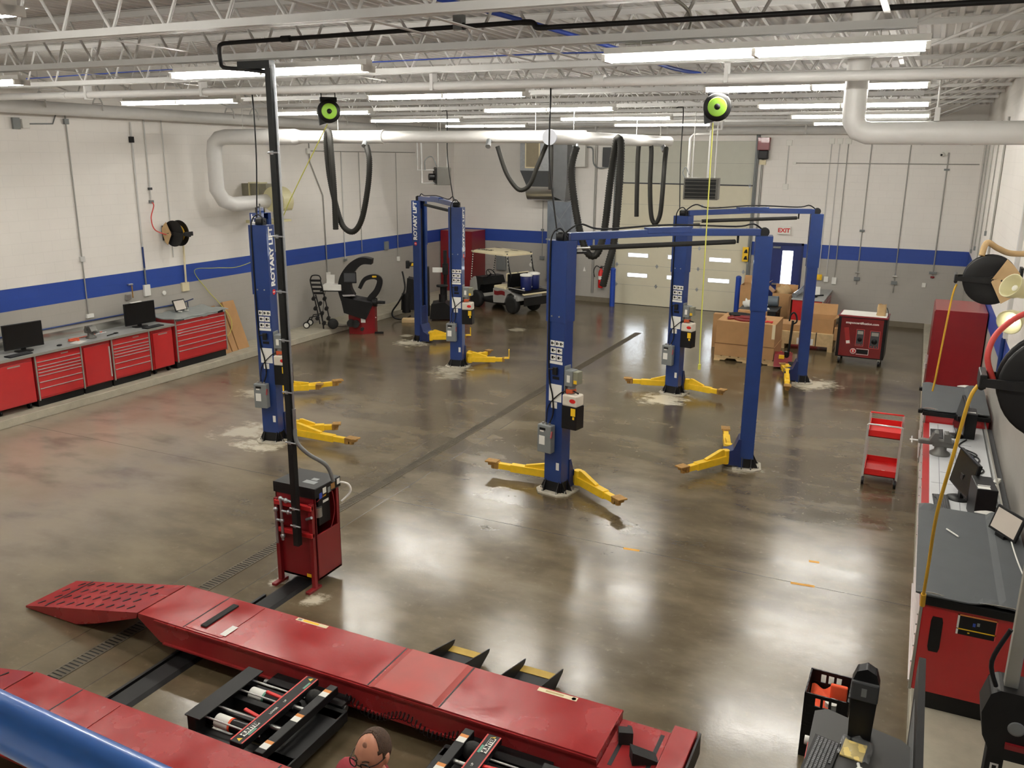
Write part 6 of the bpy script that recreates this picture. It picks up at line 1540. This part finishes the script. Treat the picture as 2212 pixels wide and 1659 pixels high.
MB().tube([(0, -.24, .02), (-.08, -.3, .0), (-.05, -.4, -.06), (-.12, -.45, -.065)], .008, 6, smooth=5).build('cord', M_PAPER, t)
blob_thing('rag_bundle', 'small white rag and dark gloves on the right bench by the vise', 'rag', MB().ell((.6, 12.45, .975), .1, .07, .02, 12, 8, None, lambda p: p*(1+.3*math.sin(7*p.x+5*p.y))), M_PAPER)
blob_thing('bench_tool', 'dark tool beside the rag on the right bench', 'tool', MB().ell((.62, 12.62, .975), .12, .04, .022, 12, 8).cyl((.5, 12.55, .97), (.72, 12.7, .97), .012, 8), M_BLACK)
blob_thing('computer_mouse', 'black mouse on the near end of the right bench', 'mouse', MB().ell((.55, 9.95, .972), .03, .055, .016), M_BLACK)
blob_thing('marker_pen', 'white marker pen lying on the near dark grey mat', 'pen', MB().cyl((.56, 8.75, 1.236), (.66, 8.6, 1.236), .008, 8), M_PAPER)
t = thing('tablet_stand', 'tablet screen seen edge-on standing on the near dark grey mat', 'tablet', (1.02, 8.75, 1.245), .55)
Mt = Matrix.Rotation(-.3, 4, 'Y').inverted()
MB().box(-.012, .012, -.19, .19, .02, .27, Mt).build('casing', M_BLACK, t, bevel=.008)
MB().box(-.0135, -.012, -.165, .165, .045, .245, Mt).build('screen', M_TABSCR, t)
MB().box(-.02, .14, -.06, .06, 0, .03).build('foot', M_BLACK, t)
blob_thing('white_cord', 'white cord running from the tablet over the near dark mat', 'cord', MB().tube([(1.08, 9.35, 1.25), (1.07, 9.1, 1.25), (1.09, 8.85, 1.3), (1.1, 8.6, 1.26), (1.12, 8.2, 1.25), (1.16, 7.7, 1.25), (1.19, 7.4, 1.25)], .007, 6, smooth=6), M_PAPER)
# wall items on the right
gr = 'pipes and conduits on the right wall'; xr = XR-.022
for k, (y, z0, r, lb_) in enumerate(((25.6, 2.4, .014, 'farthest, near the back corner'), (24.2, 2.6, .012, 'second from the back corner'), (22.6, 2.3, .014, 'third from the back corner'), (21.0, 3.2, .012, 'fourth from the back corner'), (19.2, 2.3, .02, 'above the tall red cabinet'))):
    t = thing('wall_conduit', 'grey pipe down the white right wall, '+lb_, 'conduit', (xr, y, 5.5), 0, gr); wb(MB().cyl((xr, y, 5.5), (xr, y, z0), r, 8), 'pipe', MG, t)
    wb(MB().box(xr-.02, XR, y-.04, y+.04, z0-.05, z0+.05), 'junction_box', M_GREY, t)
t = thing('wall_conduit', 'wide white vertical duct on the right wall ending above the blue stripe', 'conduit', (xr, 13.6, 5.5), 0, gr)
wb(MB().box(XR-.05, XR, 13.5, 13.66, 2.3, 5.6), 'pipe', M_STEELW, t); wb(MB().cyl((xr-.02, 13.58, 2.3), (xr-.02, 13.58, 1.7), .03, 8), 'lower_pipe', M_BLUE, t)
hose_reel('black hose reel with brown paper flap on the right wall above the tall red cabinet', (.8, 11.6, 3.33), PI, .29, 1)
hose_reel('nearest black hose reel on the right wall, red hose arching above it', (.87, 6.0, 3.36), PI, .335, 0)
blob_thing('air_hose', 'yellow air hose hanging from the nearest right wall reel to the red tool chest', 'hose', MB().tube([(.44, 6.02, 3.31), (.40, 6.0, 3.2), (.36, 6.05, 2.8), (.33, 6.3, 2.3), (.34, 6.6, 1.8), (.345, 6.78, 1.45)], .012, 8, smooth=6).cyl((.345, 6.78, 1.45), (.35, 6.83, 1.33), .02, 10), M_HOSEY)
blob_thing('air_hose', 'yellow air hose hanging from the right wall reel down past the tall red cabinet', 'hose', MB().tube([(.46, 11.6, 3.25), (.43, 11.6, 3.1), (.40, 11.6, 2.6), (.375, 11.6, 2.1), (.36, 11.6, 1.9)], .011, 8, smooth=6), M_HOSEY)
blob_thing('supply_hose', 'red supply hose arching over the nearest right wall reel', 'hose', MB().tube([(XR-.03, 6.3, 3.45), (1.0, 6.3, 3.74), (.7, 6.2, 3.78), (.52, 6.1, 3.66), (.47, 6.05, 3.5), (.52, 6.05, 3.35)], .018, 8, smooth=8), M_HOSER)
blob_thing('supply_hose', 'tan paper-wrapped hose stub above the farther right wall reel', 'hose', MB().tube([(XR-.02, 12.0, 3.62), (1.0, 11.9, 3.62), (.85, 11.8, 3.68), (.72, 11.7, 3.75), (.68, 11.65, 3.6)], .035, 8, smooth=6, radii=None), M_PAPERBR)
t = thing('floodlight', 'twin bell-shaped cream emergency floodlight on the right wall', 'light', (XR-.01, 9.2, 3.45), 0)
MB().box(-.12, 0, -.14, .14, -.3, .12).build('battery_box', M_CREAM, t, bevel=.02)
for (c, d) in (((-.4, -.05, .1), (-.7, -.55, .45)), ((-.38, -.05, -.2), (-.45, -.85, -.25))):
    dv = Vector(d).normalized(); M = frame(c, Vector(c)+dv) @ Matrix.Rotation(PI/2, 4, 'Y')
    b = MB().lathe([(.035, -.15), (.05, -.12), (.065, -.07), (.1, -.01), (.118, .06), (.115, .065), (.106, .06), (.085, .0), (.03, -.04)], 24, M).build('lamp_head', M_BEIGE, t)
    MB().ell((0, 0, .0), .03, .03, .02, 12, 8, M @ TM(0, 0, .0)).build('bulb', M_LED if d[2] < 0 else M_PAPER, b)
    MB().tube([Vector(c)-dv*.12, (-.12, 0, -.05)], .018, 8).build('lamp_bracket', M_CREAM, t)
blob_thing('wall_tag', 'small torn brown paper scrap on the right wall above the farther reel', 'paper', MB().ell((XR-.02, 13.2, 3.95), .02, .1, .05, 10, 8), M_PAPERBR)
# red service cart
t = thing('service_cart', 'small red two-tray service cart with chrome legs standing on the open floor', 'cart', (-.12, 13.5, 0), .0)
x0, x1, y0, y1 = -.24, .2, -.34, .34
def tray(z, d):
    b = MB().box(x0, x1, y0, y1, z, z+.01).box(x0, x0+.008, y0, y1, z, z+d).box(x1-.008, x1, y0, y1, z, z+d).box(x0, x1, y0, y0+.008, z, z+d).box(x0, x1, y1-.008, y1, z, z+d)
    b.build('tray', M_REDP, t)
tray(.14, .1); tray(.74, .1)
for x in (x0-.012, x1+.012):
    for y in (y0, y1): MB().box(x-.016, x+.016, y-.016, y+.016, .1, .92).build('leg', M_CHROME, t)
for y in (y0, y1): MB().tube([(x0-.012, y, .9), (x0-.01, y, .93), (x1+.01, y, .93), (x1+.012, y, .9)], .013, 8).build('top_handle', M_CHROME if y < 0 else M_REDP, t)
for x in (x0, x1):
    for y in (y0, y1):
        c = MB().cyl((x-.018, y-.04, .062), (x+.018, y-.04, .062), .062, 16).build('caster', M_BLACK, t); MB().box(x-.022, x+.022, y-.03, y+.015, .06, .11).build('caster_fork', M_CHROME, c)
blob_thing('paper_scrap', 'white paper scrap in the lower tray of the red service cart', 'paper', MB().ell((-.1, 13.35, .165), .05, .035, .012, 10, 6, None, lambda p: p*(1+.3*math.sin(9*p.x+7*p.y))), M_PAPER)
# crates and aligner desk at the bottom right
def crate(label, z):
    t = thing('milk_crate', label, 'crate', (-.24, 6.6, z), -.02, 'stacked black plastic crates')
    w, d, h, e = .33, .38, .29, .012
    fr_ = MB()
    for zz in (0, .09, .17, h-.03):
        hh = .03 if zz in (0, h-.03) else .016
        fr_.box(-w/2, w/2, -d/2, -d/2+e, zz, zz+hh).box(-w/2, w/2, d/2-e, d/2, zz, zz+hh).box(-w/2, -w/2+e, -d/2+e, d/2-e, zz, zz+hh).box(w/2-e, w/2, -d/2+e, d/2-e, zz, zz+hh)
    for k in range(6):
        x = -w/2+k*(w-.02)/5; fr_.box(x, x+.02, -d/2+.001, -d/2+e-.001, .0, h).box(x, x+.02, d/2-e+.001, d/2-.001, .0, h)
        y = -d/2+k*(d-.02)/5; fr_.box(-w/2+.001, -w/2+e-.001, y, y+.02, .0, h).box(w/2-e+.001, w/2-.001, y, y+.02, .0, h)
    for k in range(7):
        fr_.box(-w/2+e, w/2-e, -d/2+.02+k*.055, -d/2+.035+k*.055, .0, .01)
    for y in (-d/2+.004, d/2-.01): fr_.box(-w/2+e, w/2-e, y, y+.006, .01, .18).box(-w/2+e, -.08, y, y+.006, .18, h-.02).box(.08, w/2-e, y, y+.006, .18, h-.02)
    for x in (-w/2+.004, w/2-.01): fr_.box(x, x+.006, -d/2+e, d/2-e, .01, .18).box(x, x+.006, -d/2+e, -.09, .18, h-.02).box(x, x+.006, .09, d/2-e, .18, h-.02)
    fr_.build('basket', M_BLACK, t)
    return t
crate('black plastic crate on the floor, lower of the stacked pair beside the aligner desk', 0)
crate('black plastic crate holding orange cloth, upper of the stacked pair', .292)
def cloth(x0, x1, y0, y1, z, amp, tilt):
    g = []
    for i in range(9):
        g.append([(x0+(x1-x0)*k/9, y0+(y1-y0)*i/8, z+amp*math.sin(i*.9+k*.7)+tilt*k/9) for k in range(10)])
    return MB().sheet(g, .01)
blob_thing('orange_cloth', 'orange safety cloth filling the left of the upper crate', 'cloth', cloth(-.38, -.22, 6.44, 6.76, .44, .025, .03), M_ORANGE)
blob_thing('orange_cloth', 'folded orange safety cloth standing at the right of the upper crate', 'cloth', MB().box(-.23, -.1, 6.6, 6.64, .36, .585, TM(0, 0, 0, 0)), M_ORANGE, bevel=.01)
blob_thing('roll', 'white roll with dark cap in the upper crate', 'roll', MB().cyl((-.2, 6.5, .36), (-.2, 6.5, .5), .055, 18), M_PAPER)
blob_thing('bottles', 'small white and red tools in the lower crate', 'tool', MB().cyl((-.2, 6.5, .05), (-.15, 6.48, .2), .03, 10).cyl((-.26, 6.52, .06), (-.2, 6.55, .22), .02, 8), M_PAPER)
t = thing('aligner_desk', 'black wheel aligner desk cabinet at the bottom right of the floor', 'desk', (.05, 5.3, 0), .0)
wb(MB().prism([(-.28, 4.45), (.36, 4.45), (.36, 5.5), (.28, 5.58), (-.02, 5.66), (-.2, 5.72), (-.28, 5.66)], .9, .94), 'desktop', mat('dark_desk_laminate', s8(34, 34, 32), .5, var=.06), t, bevel=.01)
wb(MB().prism([(-.2, 4.5), (.32, 4.5), (.32, 5.4), (-.2, 5.4)], .05, .9), 'cabinet', M_BLACK, t, bevel=.02)
wb(MB().box(-.285, -.28, 4.45, 5.3, .9, .93), 'red_edge_strip', M_HOSER, t)
for x in (-.15, .27):
    for y in (4.6, 5.3): wb(MB().cyl((x-.02, y, .04), (x+.02, y, .04), .04, 14), 'caster', M_RUBBER, t)
wb(MB().cyl((-.31, 5.36, .9), (-.28, 5.36, .9), .03, 12), 'side_knob', M_PAPER, t)
keyboard('black keyboard on the aligner desk at the bottom right', -.19, 5.12, .941, -.12, .46, .17)
t = thing('handset_cradle', 'black upright handset cradle with grey label rising behind the aligner keyboard', 'cradle', (.02, 5.5, .94), .0)
MB().prism([(-.07, 0), (.07, 0), (.08, .28), (.085, .42), (.06, .5), (.0, .53), (-.06, .5), (-.085, .42), (-.08, .28)], -.04, .05, XZ).build('cradle', M_BLACK, t, bevel=.012)
MB().box(-.085, .085, -.065, -.035, .3, .44).build('handset', M_DGREY, t, bevel=.012)
MB().box(-.02, .012, -.0665, -.065, .34, .4).build('sticker', M_GREY, t)
t = thing('plastic_bag', 'clear plastic bag holding a yellow paper pad on the aligner desk', 'bag', (.0, 5.33, .941), -.12)
g = [[(-.09+.2*k/8, -.11+.24*i/8, .012+.012*math.sin(i*1.3+k*.9)+.01*math.sin(k*2.1)) for k in range(9)] for i in range(9)]
MB().sheet(g).build('bag', mat('clear_plastic', s8(226, 230, 232), .12, trans=.75, var=.0, alpha=.55), t)
MB().box(-.07, .07, -.1, .08, .0, .008).build('yellow_pad', mat('pale_yellow_paper', s8(240, 214, 130), .7), t)
blob_thing('spray_bottle', 'white bottle lying at the bottom edge of the aligner desk', 'bottle', MB().cyl((.05, 5.1, .97), (.06, 4.98, .97), .028, 14).cyl((.05, 5.1, .97), (.035, 5.17, .965), .01, 8), M_PAPER)
t = thing('flat_screen', 'thin black screen seen edge-on at the right of the aligner desk', 'screen', (.36, 5.35, .9), 0)
MB().prism([(-.75, -.85), (.55, -.6), (.75, .28), (.7, .42), (-.75, .3)], -.022, .022, YZ).build('panel', M_BLACK, t, bevel=.012)
MB().box(-.024, -.0225, -.7, .5, -.1, .2).build('trim_line', M_GREY, t)
# camera tower
t = thing('sensor_tower', 'grey aluminium tower with black sensor head at the bottom right corner', 'tower', (.72, 4.75, HC), 0)
wb(MB().box(.68, .745, 4.72, 4.78, 1.9, 3.0), 'mast', M_ALU, t, bevel=.004)
wb(MB().prism([(.59, 1.85), (.62, 1.97), (.66, 2.0), (.86, 2.0), (.86, 1.6), (.67, 1.6), (.61, 1.72)], 4.66, 4.86, XZ), 'sensor_head', M_BLACK, t, bevel=.015)
wb(MB().lathe([(.032, .001), (.042, .001), (.042, 0)], 20, wall_frame((.76, 4.659, 1.8), (1, 0, 0))), 'lens_ring', M_GREY, t)
wb(MB().box(.72, .82, 4.64, 4.66, 1.68, 1.71), 'red_latch', M_DRED, t)
wb(MB().box(.65, .735, 4.7, 4.8, HC+.05, 1.62), 'post', M_BLACKM, t, bevel=.006)
s_ = wb(MB().box(.675, .715, 4.697, 4.7, 1.5, 1.54), 'sticker', M_PAPER, t); MB().box(.685, .705, 4.695, 4.697, 1.51, 1.53).build('sticker_print', M_BLACK, s_)
wb(MB().box(.5, .95, 4.5, 5.0, HC, HC+.06), 'base', M_BLACKM, t, bevel=.01)
wb(MB().tube([(.64, 4.7, 2.0), (.6, 4.68, 2.15), (.66, 4.68, 2.35)], .012, 8, smooth=5), 'cable', M_BLACK, t)
blob_thing('dark_brush', 'black brush lying on the pale ledge below the near tool chest', 'brush', MB().ell((.62, 6.2, HC+.022), .12, .035, .02, 14, 8).cyl((.7, 6.17, HC+.02), (.85, 6.1, HC+.02), .012, 8), M_BLACK)
for nm, x, y, l in (('yellow tape mark by the floor joint, round', -.7, 10.1, .06), ('yellow tape strip across the floor joint on the right', -.75, 9.44, .13), ('yellow tape strip on the floor joint in the middle', -2.78, 9.44, .1)):
    blob_thing('tape_mark', nm, 'tape', MB().box(-l, l, -.025, .025, .0006, .0016, TM(x, y, 0, .1)), mat('ochre_tape', s8(216, 160, 60), .6), 'yellow tape marks on the floor')
# ================================================================ overhead ducts, pipes, reels, hoses
M_DUCTW = M_DUCT
def hangers(t, pts, r, zt):
    for p in pts:
        wb(MB().tube([(p[0], p[1]-0, p[2]), ], r) if False else MB().cyl((p[0], p[1], p[2]+r), (p[0], p[1], zt), .006, 6), 'hanger_rod', M_STEELW, t)
# sprinkler main across the room
t = thing('sprinkler_pipe', 'long white pipe running across the room just below the roof joists', 'pipe', (-6.8, 9.15, 5.48))
wb(MB().cyl((XL, 9.15, 5.5), (XR, 9.15, 5.45), .048, 16), 'pipe', M_DUCT, t)
for x in (-13.9, -11.1, -8.9, -5.35, -1.95): wb(MB().box(x-.02, x+.02, 9.15-.056, 9.15+.056, 5.42, 5.62), 'pipe_hanger', M_STEELW, t)
for x in (-11.6, -3.3): wb(MB().cyl((x-.06, 9.15, 5.487), (x+.06, 9.15, 5.487), .056, 16), 'coupling', M_DUCT, t)
# heater tube round the walls
t = thing('radiant_tube', 'white round tube running along the left and back walls below the roof', 'duct', (-14.5, 17, 5.45))
wb(MB().tube([(-14.45, YF+.5, 5.45), (-14.45, 25.9, 5.45), (-14.4, 26.2, 5.45), (-14.3, 26.42, 5.46), (-14.05, 26.52, 5.47), (XR-.02, 26.52, 5.5)], .115, 20), 'tube', M_DUCT, t)
for y in (7.2, 10.9, 12.1, 15.6, 16.4, 19.9, 21.3, 24.2):
    hp_ = MB().tube([(-14.45-.13, y, 5.45), (-14.45-.12, y, 5.6), (-14.45, y, 5.72), (-14.45+.12, y, 5.6), (-14.45+.13, y, 5.45)], .014, 6, smooth=4).box(-14.55, -14.35, y-.008, y+.008, 5.58, 5.59).cyl((-14.45, y, 5.72), (-14.45, y, 6.12), .006, 6)
    wb(hp_, 'hanger', M_STEELW, t)
for x in (-12.9, -9.6, -7.3, -6.1, -3.3, -.7): wb(MB().box(x-.03, x+.03, 26.4, 26.64, 5.38, 5.62).cyl((x, 26.52, 5.6), (x, 26.52, 6.12), .008, 6), 'hanger', M_STEELW, t)
# big vertical duct on the right
t = thing('relief_duct', 'thick white duct dropping from the roof and turning to the right wall', 'duct', (-.78, 9.95, 5.0))
wb(MB().tube([(-.78, 9.95, 6.14), (-.78, 9.95, 5.2), (-.775, 9.95, 5.08), (-.72, 9.95, 4.99), (-.62, 9.95, 4.955), (-.5, 9.95, 4.955), (XR-.01, 9.95, 4.955)], .115, 22), 'duct', M_DUCT, t)
for z in (5.75, 5.4): wb(MB().cyl((-.78, 9.95, z-.012), (-.78, 9.95, z+.012), .119, 22), 'duct_seam', M_DUCT, t)
for x in (-.1, .35): wb(MB().cyl((x-.01, 9.95, 4.955), (x+.01, 9.95, 4.955), .119, 22), 'duct_seam', M_DUCT, t)
wb(MB().box(-.02, .03, 9.9, 10.0, 5.07, 5.2).cyl((0, 9.95, 5.2), (0, 9.95, 5.61), .01, 6), 'duct_hanger', M_STEELW, t)
# exhaust extraction: blower on the left wall and trunk ducts
bx_, by_ = -14.35, 16.35
t = thing('exhaust_blower', 'cream exhaust blower with square outlet mounted high on the left wall', 'blower', (bx_, by_, 3.6))
sc = []
for k in range(33):
    a = -PI/2+2*PI*k/32*.86; r = .26+.1*k/32; sc.append((r*math.cos(a)-.2, r*math.sin(a)))
# scroll in the x,z plane seen from the camera; axis along Y
wb(MB().prism([(bx_+.1-a, 3.62+b) for a, b in sc], by_+.05, by_+.4, XZ), 'scroll_housing', M_BEIGE, t, bevel=.01)
wb(MB().box(XL, bx_+.1, by_+.08, by_+.38, 3.72, 4.0), 'outlet_duct', mat('outlet_grey', s8(130, 126, 108), .5, var=.2), t)
for x in (-14.75, -14.5): wb(MB().box(x-.012, x+.012, by_+.05, by_+.41, 3.69, 4.03), 'outlet_flange', M_BEIGE, t)
wb(MB().box(bx_-.05, bx_+.5, by_+.0, by_+.45, 3.12, 3.17).box(bx_+.02, bx_+.05, by_+.02, by_+.06, 3.17, 3.6).box(bx_+.35, bx_+.38, by_+.02, by_+.06, 3.17, 3.5).box(XL, bx_+.4, by_+.15, by_+.22, 3.05, 3.12), 'mounting_frame', M_BEIGE, t)
wb(MB().cyl((bx_+.1, by_+.4, 3.62), (bx_+.1, by_+.75, 3.62), .14, 18), 'motor', M_BLACK, t)
t = thing('exhaust_duct', 'big white exhaust duct crossing the room from the left wall blower', 'duct', (-10, 15, 5.0))
zc = 5.04; yt = 14.95
wb(MB().tube([(bx_+.1, by_+.06, 3.6), (bx_+.08, 15.75, 3.58), (bx_+.04, 15.35, 3.57), (bx_, 15.12, 3.66), (bx_-.02, yt, 3.9), (bx_-.02, yt, 4.7), (bx_+.02, yt, 4.9), (bx_+.16, yt, 5.01), (bx_+.34, yt, zc), (-12.1, yt, zc)], .165, 24), 'large_duct', M_DUCT, t)
wb(MB().cyl((-12.1, yt, zc), (-11.95, yt, zc), .165, 24, .128).cyl((-11.95, yt, zc), (-9.9, yt, zc), .128, 24), 'reduced_duct', M_DUCT, t)
wb(MB().cyl((-9.93, yt, zc), (-9.88, yt, zc), .136, 24), 'end_flange', M_DUCT, t)
wb(MB().cyl((-9.9, yt, zc), (-5.62, yt, zc), .113, 24), 'small_duct', M_DUCT, t)
wb(MB().tube([(-5.62, 13.3, 4.995), (-5.62, 20.5, 5.06)], .115, 24), 'branch_duct', M_DUCT, t)
wb(MB().cyl((-5.62, 13.29, 4.995), (-5.62, 13.33, 4.995), .125, 24), 'end_cap', mat('cap_white', s8(206, 210, 220), .4), t)
for (x, y, z) in ((-13.5, yt, zc), (-11.0, yt, zc), (-8.6, yt, zc), (-6.6, yt, zc), (-5.62, 14.36, zc), (-5.62, 17.96, zc), (-5.62, 19.76, zc)): wb(MB().cyl((x, y, z+.11), (x, y, 5.61 if abs(y-yt) > .1 else 6.12), .006, 6), 'hanger_rod', M_STEELW, t)
for (x, y) in ((-10.3, yt-.05), (-7.5, yt-.1)): wb(MB().cyl((x, y, 4.97), (x+.04, y-.12, 4.86), .05, 14), 'hose_stub', M_GALV, t)
for (x, y) in ((-5.62, 14.4), (-5.62, 16.5), (-5.56, 19.78)): wb(MB().cyl((x, y, 4.95), (x+.06, y-.06, 4.84), .055, 14), 'hose_stub', M_GALV, t)
def ribbed(label, pts, r, group='hanging exhaust hoses'):
    P = smooth_path(pts, 10); L = [0]
    for i in range(1, len(P)): L.append(L[-1]+(P[i]-P[i-1]).length)
    n = int(L[-1]/(r*.62)); Q = []; j = 0
    for k in range(n*2+1):
        s = L[-1]*k/(n*2)
        while j < len(L)-2 and L[j+1] < s: j += 1
        f = (s-L[j])/max(1e-6, L[j+1]-L[j]); Q.append(P[j].lerp(P[j+1], f))
    rad = [r*(1.0 if k % 2 else .84) for k in range(len(Q))]
    o = MB().tube(Q, r, 12, radii=rad).build('exhaust_hose', M_HOSE); return tag(o, label, 'hose', group)
ribbed('black ribbed exhaust hose hanging in a deep loop beside the tall black pole', [(-10.24, 14.84, 4.87), (-10.12, 14.75, 4.6), (-10.17, 14.75, 4.1), (-10.34, 14.75, 3.45), (-10.55, 14.75, 3.17), (-10.78, 14.75, 3.22), (-10.93, 14.75, 3.5), (-11.1, 14.75, 4.2), (-11.13, 14.72, 4.85), (-11.09, 14.7, 5.13), (-11.02, 14.68, 5.12), (-10.95, 14.62, 4.8), (-10.9, 14.6, 4.0), (-10.9, 14.6, 3.2)], .062)
ribbed('thick black ribbed exhaust hose draped in a loop before the overhead door', [(-5.55, 14.34, 4.86), (-5.62, 14.3, 4.5), (-5.55, 14.3, 3.95), (-5.42, 14.3, 3.4), (-5.3, 14.3, 3.1), (-5.2, 14.35, 3.0), (-5.1, 14.4, 3.1), (-5.04, 14.5, 3.5), (-4.97, 14.5, 4.3), (-4.88, 14.45, 4.9), (-4.82, 14.4, 5.0), (-4.76, 14.38, 4.85), (-4.76, 14.35, 4.1), (-4.79, 14.3, 3.3), (-4.86, 14.25, 2.9), (-4.95, 14.25, 2.5)], .067)
ribbed('thinner black exhaust hose looped near the round white duct end cap', [(-7.4, 15.0, 4.87), (-7.24, 15.05, 4.4), (-7.05, 15.1, 4.12), (-6.9, 15.1, 4.08), (-6.75, 15.1, 4.2), (-6.62, 15.1, 4.5), (-6.45, 15.1, 4.88), (-6.36, 15.05, 4.98), (-6.3, 15.0, 4.85), (-6.3, 15.0, 4.1)], .045)
ribbed('black exhaust hose looped at the far end of the duct before the overhead door', [(-5.45, 19.7, 4.9), (-5.33, 19.2, 4.6), (-5.29, 19, 3.9), (-5.32, 19, 3.45), (-5.42, 19, 3.27), (-5.52, 19, 3.45), (-5.58, 19, 4.1), (-5.6, 19, 4.95), (-5.75, 19, 5.08), (-5.88, 19, 4.95), (-5.88, 19, 4.1), (-5.86, 19, 3.4)], .055)
# cord reels
def cord_reel(label, loc, rz):
    t = thing('cord_reel', label, 'reel', loc, rz, 'hanging cord reels')
    R_ = Matrix.Rotation(PI/2, 4, 'X')
    MB().lathe([(.0, -.07), (.15, -.07), (.165, -.05), (.165, .05), (.15, .07), (.0, .07)], 28, R_).build('housing', M_BLACK, t)
    MB().lathe([(.035, .071), (.11, .071), (.112, .08), (.1, .084), (.035, .084)], 28, R_).build('green_disc', M_GREEN, t)
    MB().lathe([(.0, .07), (.036, .07), (.036, .09), (.0, .092)], 16, R_).build('hub', M_BLACK, t)
    MB().box(-.12, .12, -.05, .05, .13, .2).prism([(-.14, -.2), (-.02, -.16), (-.05, .0), (-.16, .0)], -.05, .05, XZ).build('bracket', M_BLACK, t, bevel=.01)
    for x in (-.1, .1): MB().cyl((x, 0, .2), (x, 0, .29), .008, 6).build('hanger', M_BLACK, t)
    MB().box(-.15, .15, -.05, .05, .285, .3).build('strut', M_STEEL, t)
    return t
cord_reel('black hanging cord reel with lime green disc above the right lift beams', (-2.38, 10.76, 5.28), .2)
cord_reel('black hanging cord reel with lime green disc beside the tall pole', (-8.07, 10.76, 5.3), .75)
blob_thing('drop_cord', 'yellow-green drop cord hanging from the right reel with a plug end', 'cord', MB().tube([(-2.42, 10.76, 5.1), (-2.41, 10.76, 3.5), (-2.4, 10.78, 2.4), (-2.385, 10.76, 2.12)], .008, 6, smooth=4).cyl((-2.385, 10.76, 2.12), (-2.385, 10.76, 2.05), .02, 10), M_CORDY)
blob_thing('drop_cord', 'yellow-green cord stretched from the left reel down to the left wall bench', 'cord', MB().tube([(-8.12, 10.78, 5.12), (-9.3, 11.3, 4.0), (-10.8, 12.4, 3.0), (-12.6, 13.6, 2.45), (-14.0, 14.3, 2.25), (-14.9, 14.6, 2.1), (-14.95, 15.0, 1.6), (-14.9, 15.3, 1.25), (-14.5, 15.2, .95), (-14.4, 15.1, .7), (-14.42, 14.95, .55), (-14.45, 14.9, .7)], .008, 6, smooth=6), M_CORDY)
# cords dropping to the lifts
def drop(label, x, y, z0, z1, x1, y1):
    blob_thing('power_drop', label, 'cable', MB().tube([(x-.15, y+.05, z1+.02), (x-.05, y, z1+.03), (x, y, z1-.06), (x, y, (z0+z1)/2), (x1, y1, z0)], .011, 6, smooth=5), M_BLACK, 'black power cables dropping to the lifts')
drop('black power cable dropping to the lift post behind the tall pole', -9.52, 10.8, 3.72, 5.6, -9.52, 10.72)
drop('black power cable dropping to the nearest lift post', -4.56, 10.8, 3.72, 5.6, -4.42, 10.78)
drop('black power cable dropping to the lift post before the overhead door', -4.38, 16.9, 3.72, 5.6, -4.32, 16.82)
drop('black power cable dropping to the far left lift post', -9.55, 16.9, 3.72, 5.6, -9.35, 16.8)
# blue cable bundle and flexible conduit near the deck
blob_thing('data_cable', 'blue data cable bundle sagging through the roof joists', 'cable', MB().tube([(-4.9, 5.4, 6.02), (-4.2, 6.3, 6.0), (-3.6, 7.3, 5.9), (-3.0, 8.9, 5.75), (-2.9, 10.7, 5.72), (-2.6, 12.5, 5.75), (-2.4, 14.4, 5.75)], .022, 8, smooth=6), M_BLUEC)
blob_thing('data_cable', 'thin blue data cable running along under the deck on the left', 'cable', MB().tube([(-12.5, 9.0, 5.72), (-9.0, 8.95, 5.76), (-6.5, 8.95, 5.74), (-4.0, 8.95, 5.75), (-2.95, 8.95, 5.73)], .007, 8, smooth=4), M_BLUEC)
blob_thing('flexible_conduit', 'grey flexible conduit looping below the joists at the right', 'conduit', MB().tube([(-2.6, 5.3, 6.0), (-2.2, 6.2, 5.95), (-1.9, 7.0, 5.85), (-1.85, 7.2, 5.72), (-2.0, 7.3, 5.62), (-2.4, 7.25, 5.6)], .014, 8, smooth=6), M_ALU)
blob_thing('electrical_conduit', 'long thin grey conduit under the joist behind the sprinkler pipe', 'conduit', MB().cyl((-5.4, 10.2, 5.585), (.6, 10.2, 5.585), .013, 8), M_GALV)
# blue mezzanine rail close to the camera
M_RAIL = mat('rail_blue_paint', s8(52, 124, 226), .28, var=.04, coat=.5)
c0 = CAM+Vector((-.74, .43, -.52)).normalized()*1.1
dd = Vector((1, -.04, 0)).normalized()
t = thing('guard_rail', 'bright blue tubular guard rail crossing the bottom left close to the camera', 'rail', (c0.x, c0.y, 3.0))
wb(MB().cyl(c0-dd*1.6, c0+dd*.95, .026, 28), 'top_rail', M_RAIL, t)
for s_ in (-1.5, .9):
    p_ = c0+dd*s_; wb(MB().cyl((p_.x, p_.y, 3.0), p_, .024, 16), 'rail_post', M_RAIL, t)
struct('trim_4', MB().box(-3.2, XR, YF, .75, 2.85, 3.0), M_CONC)
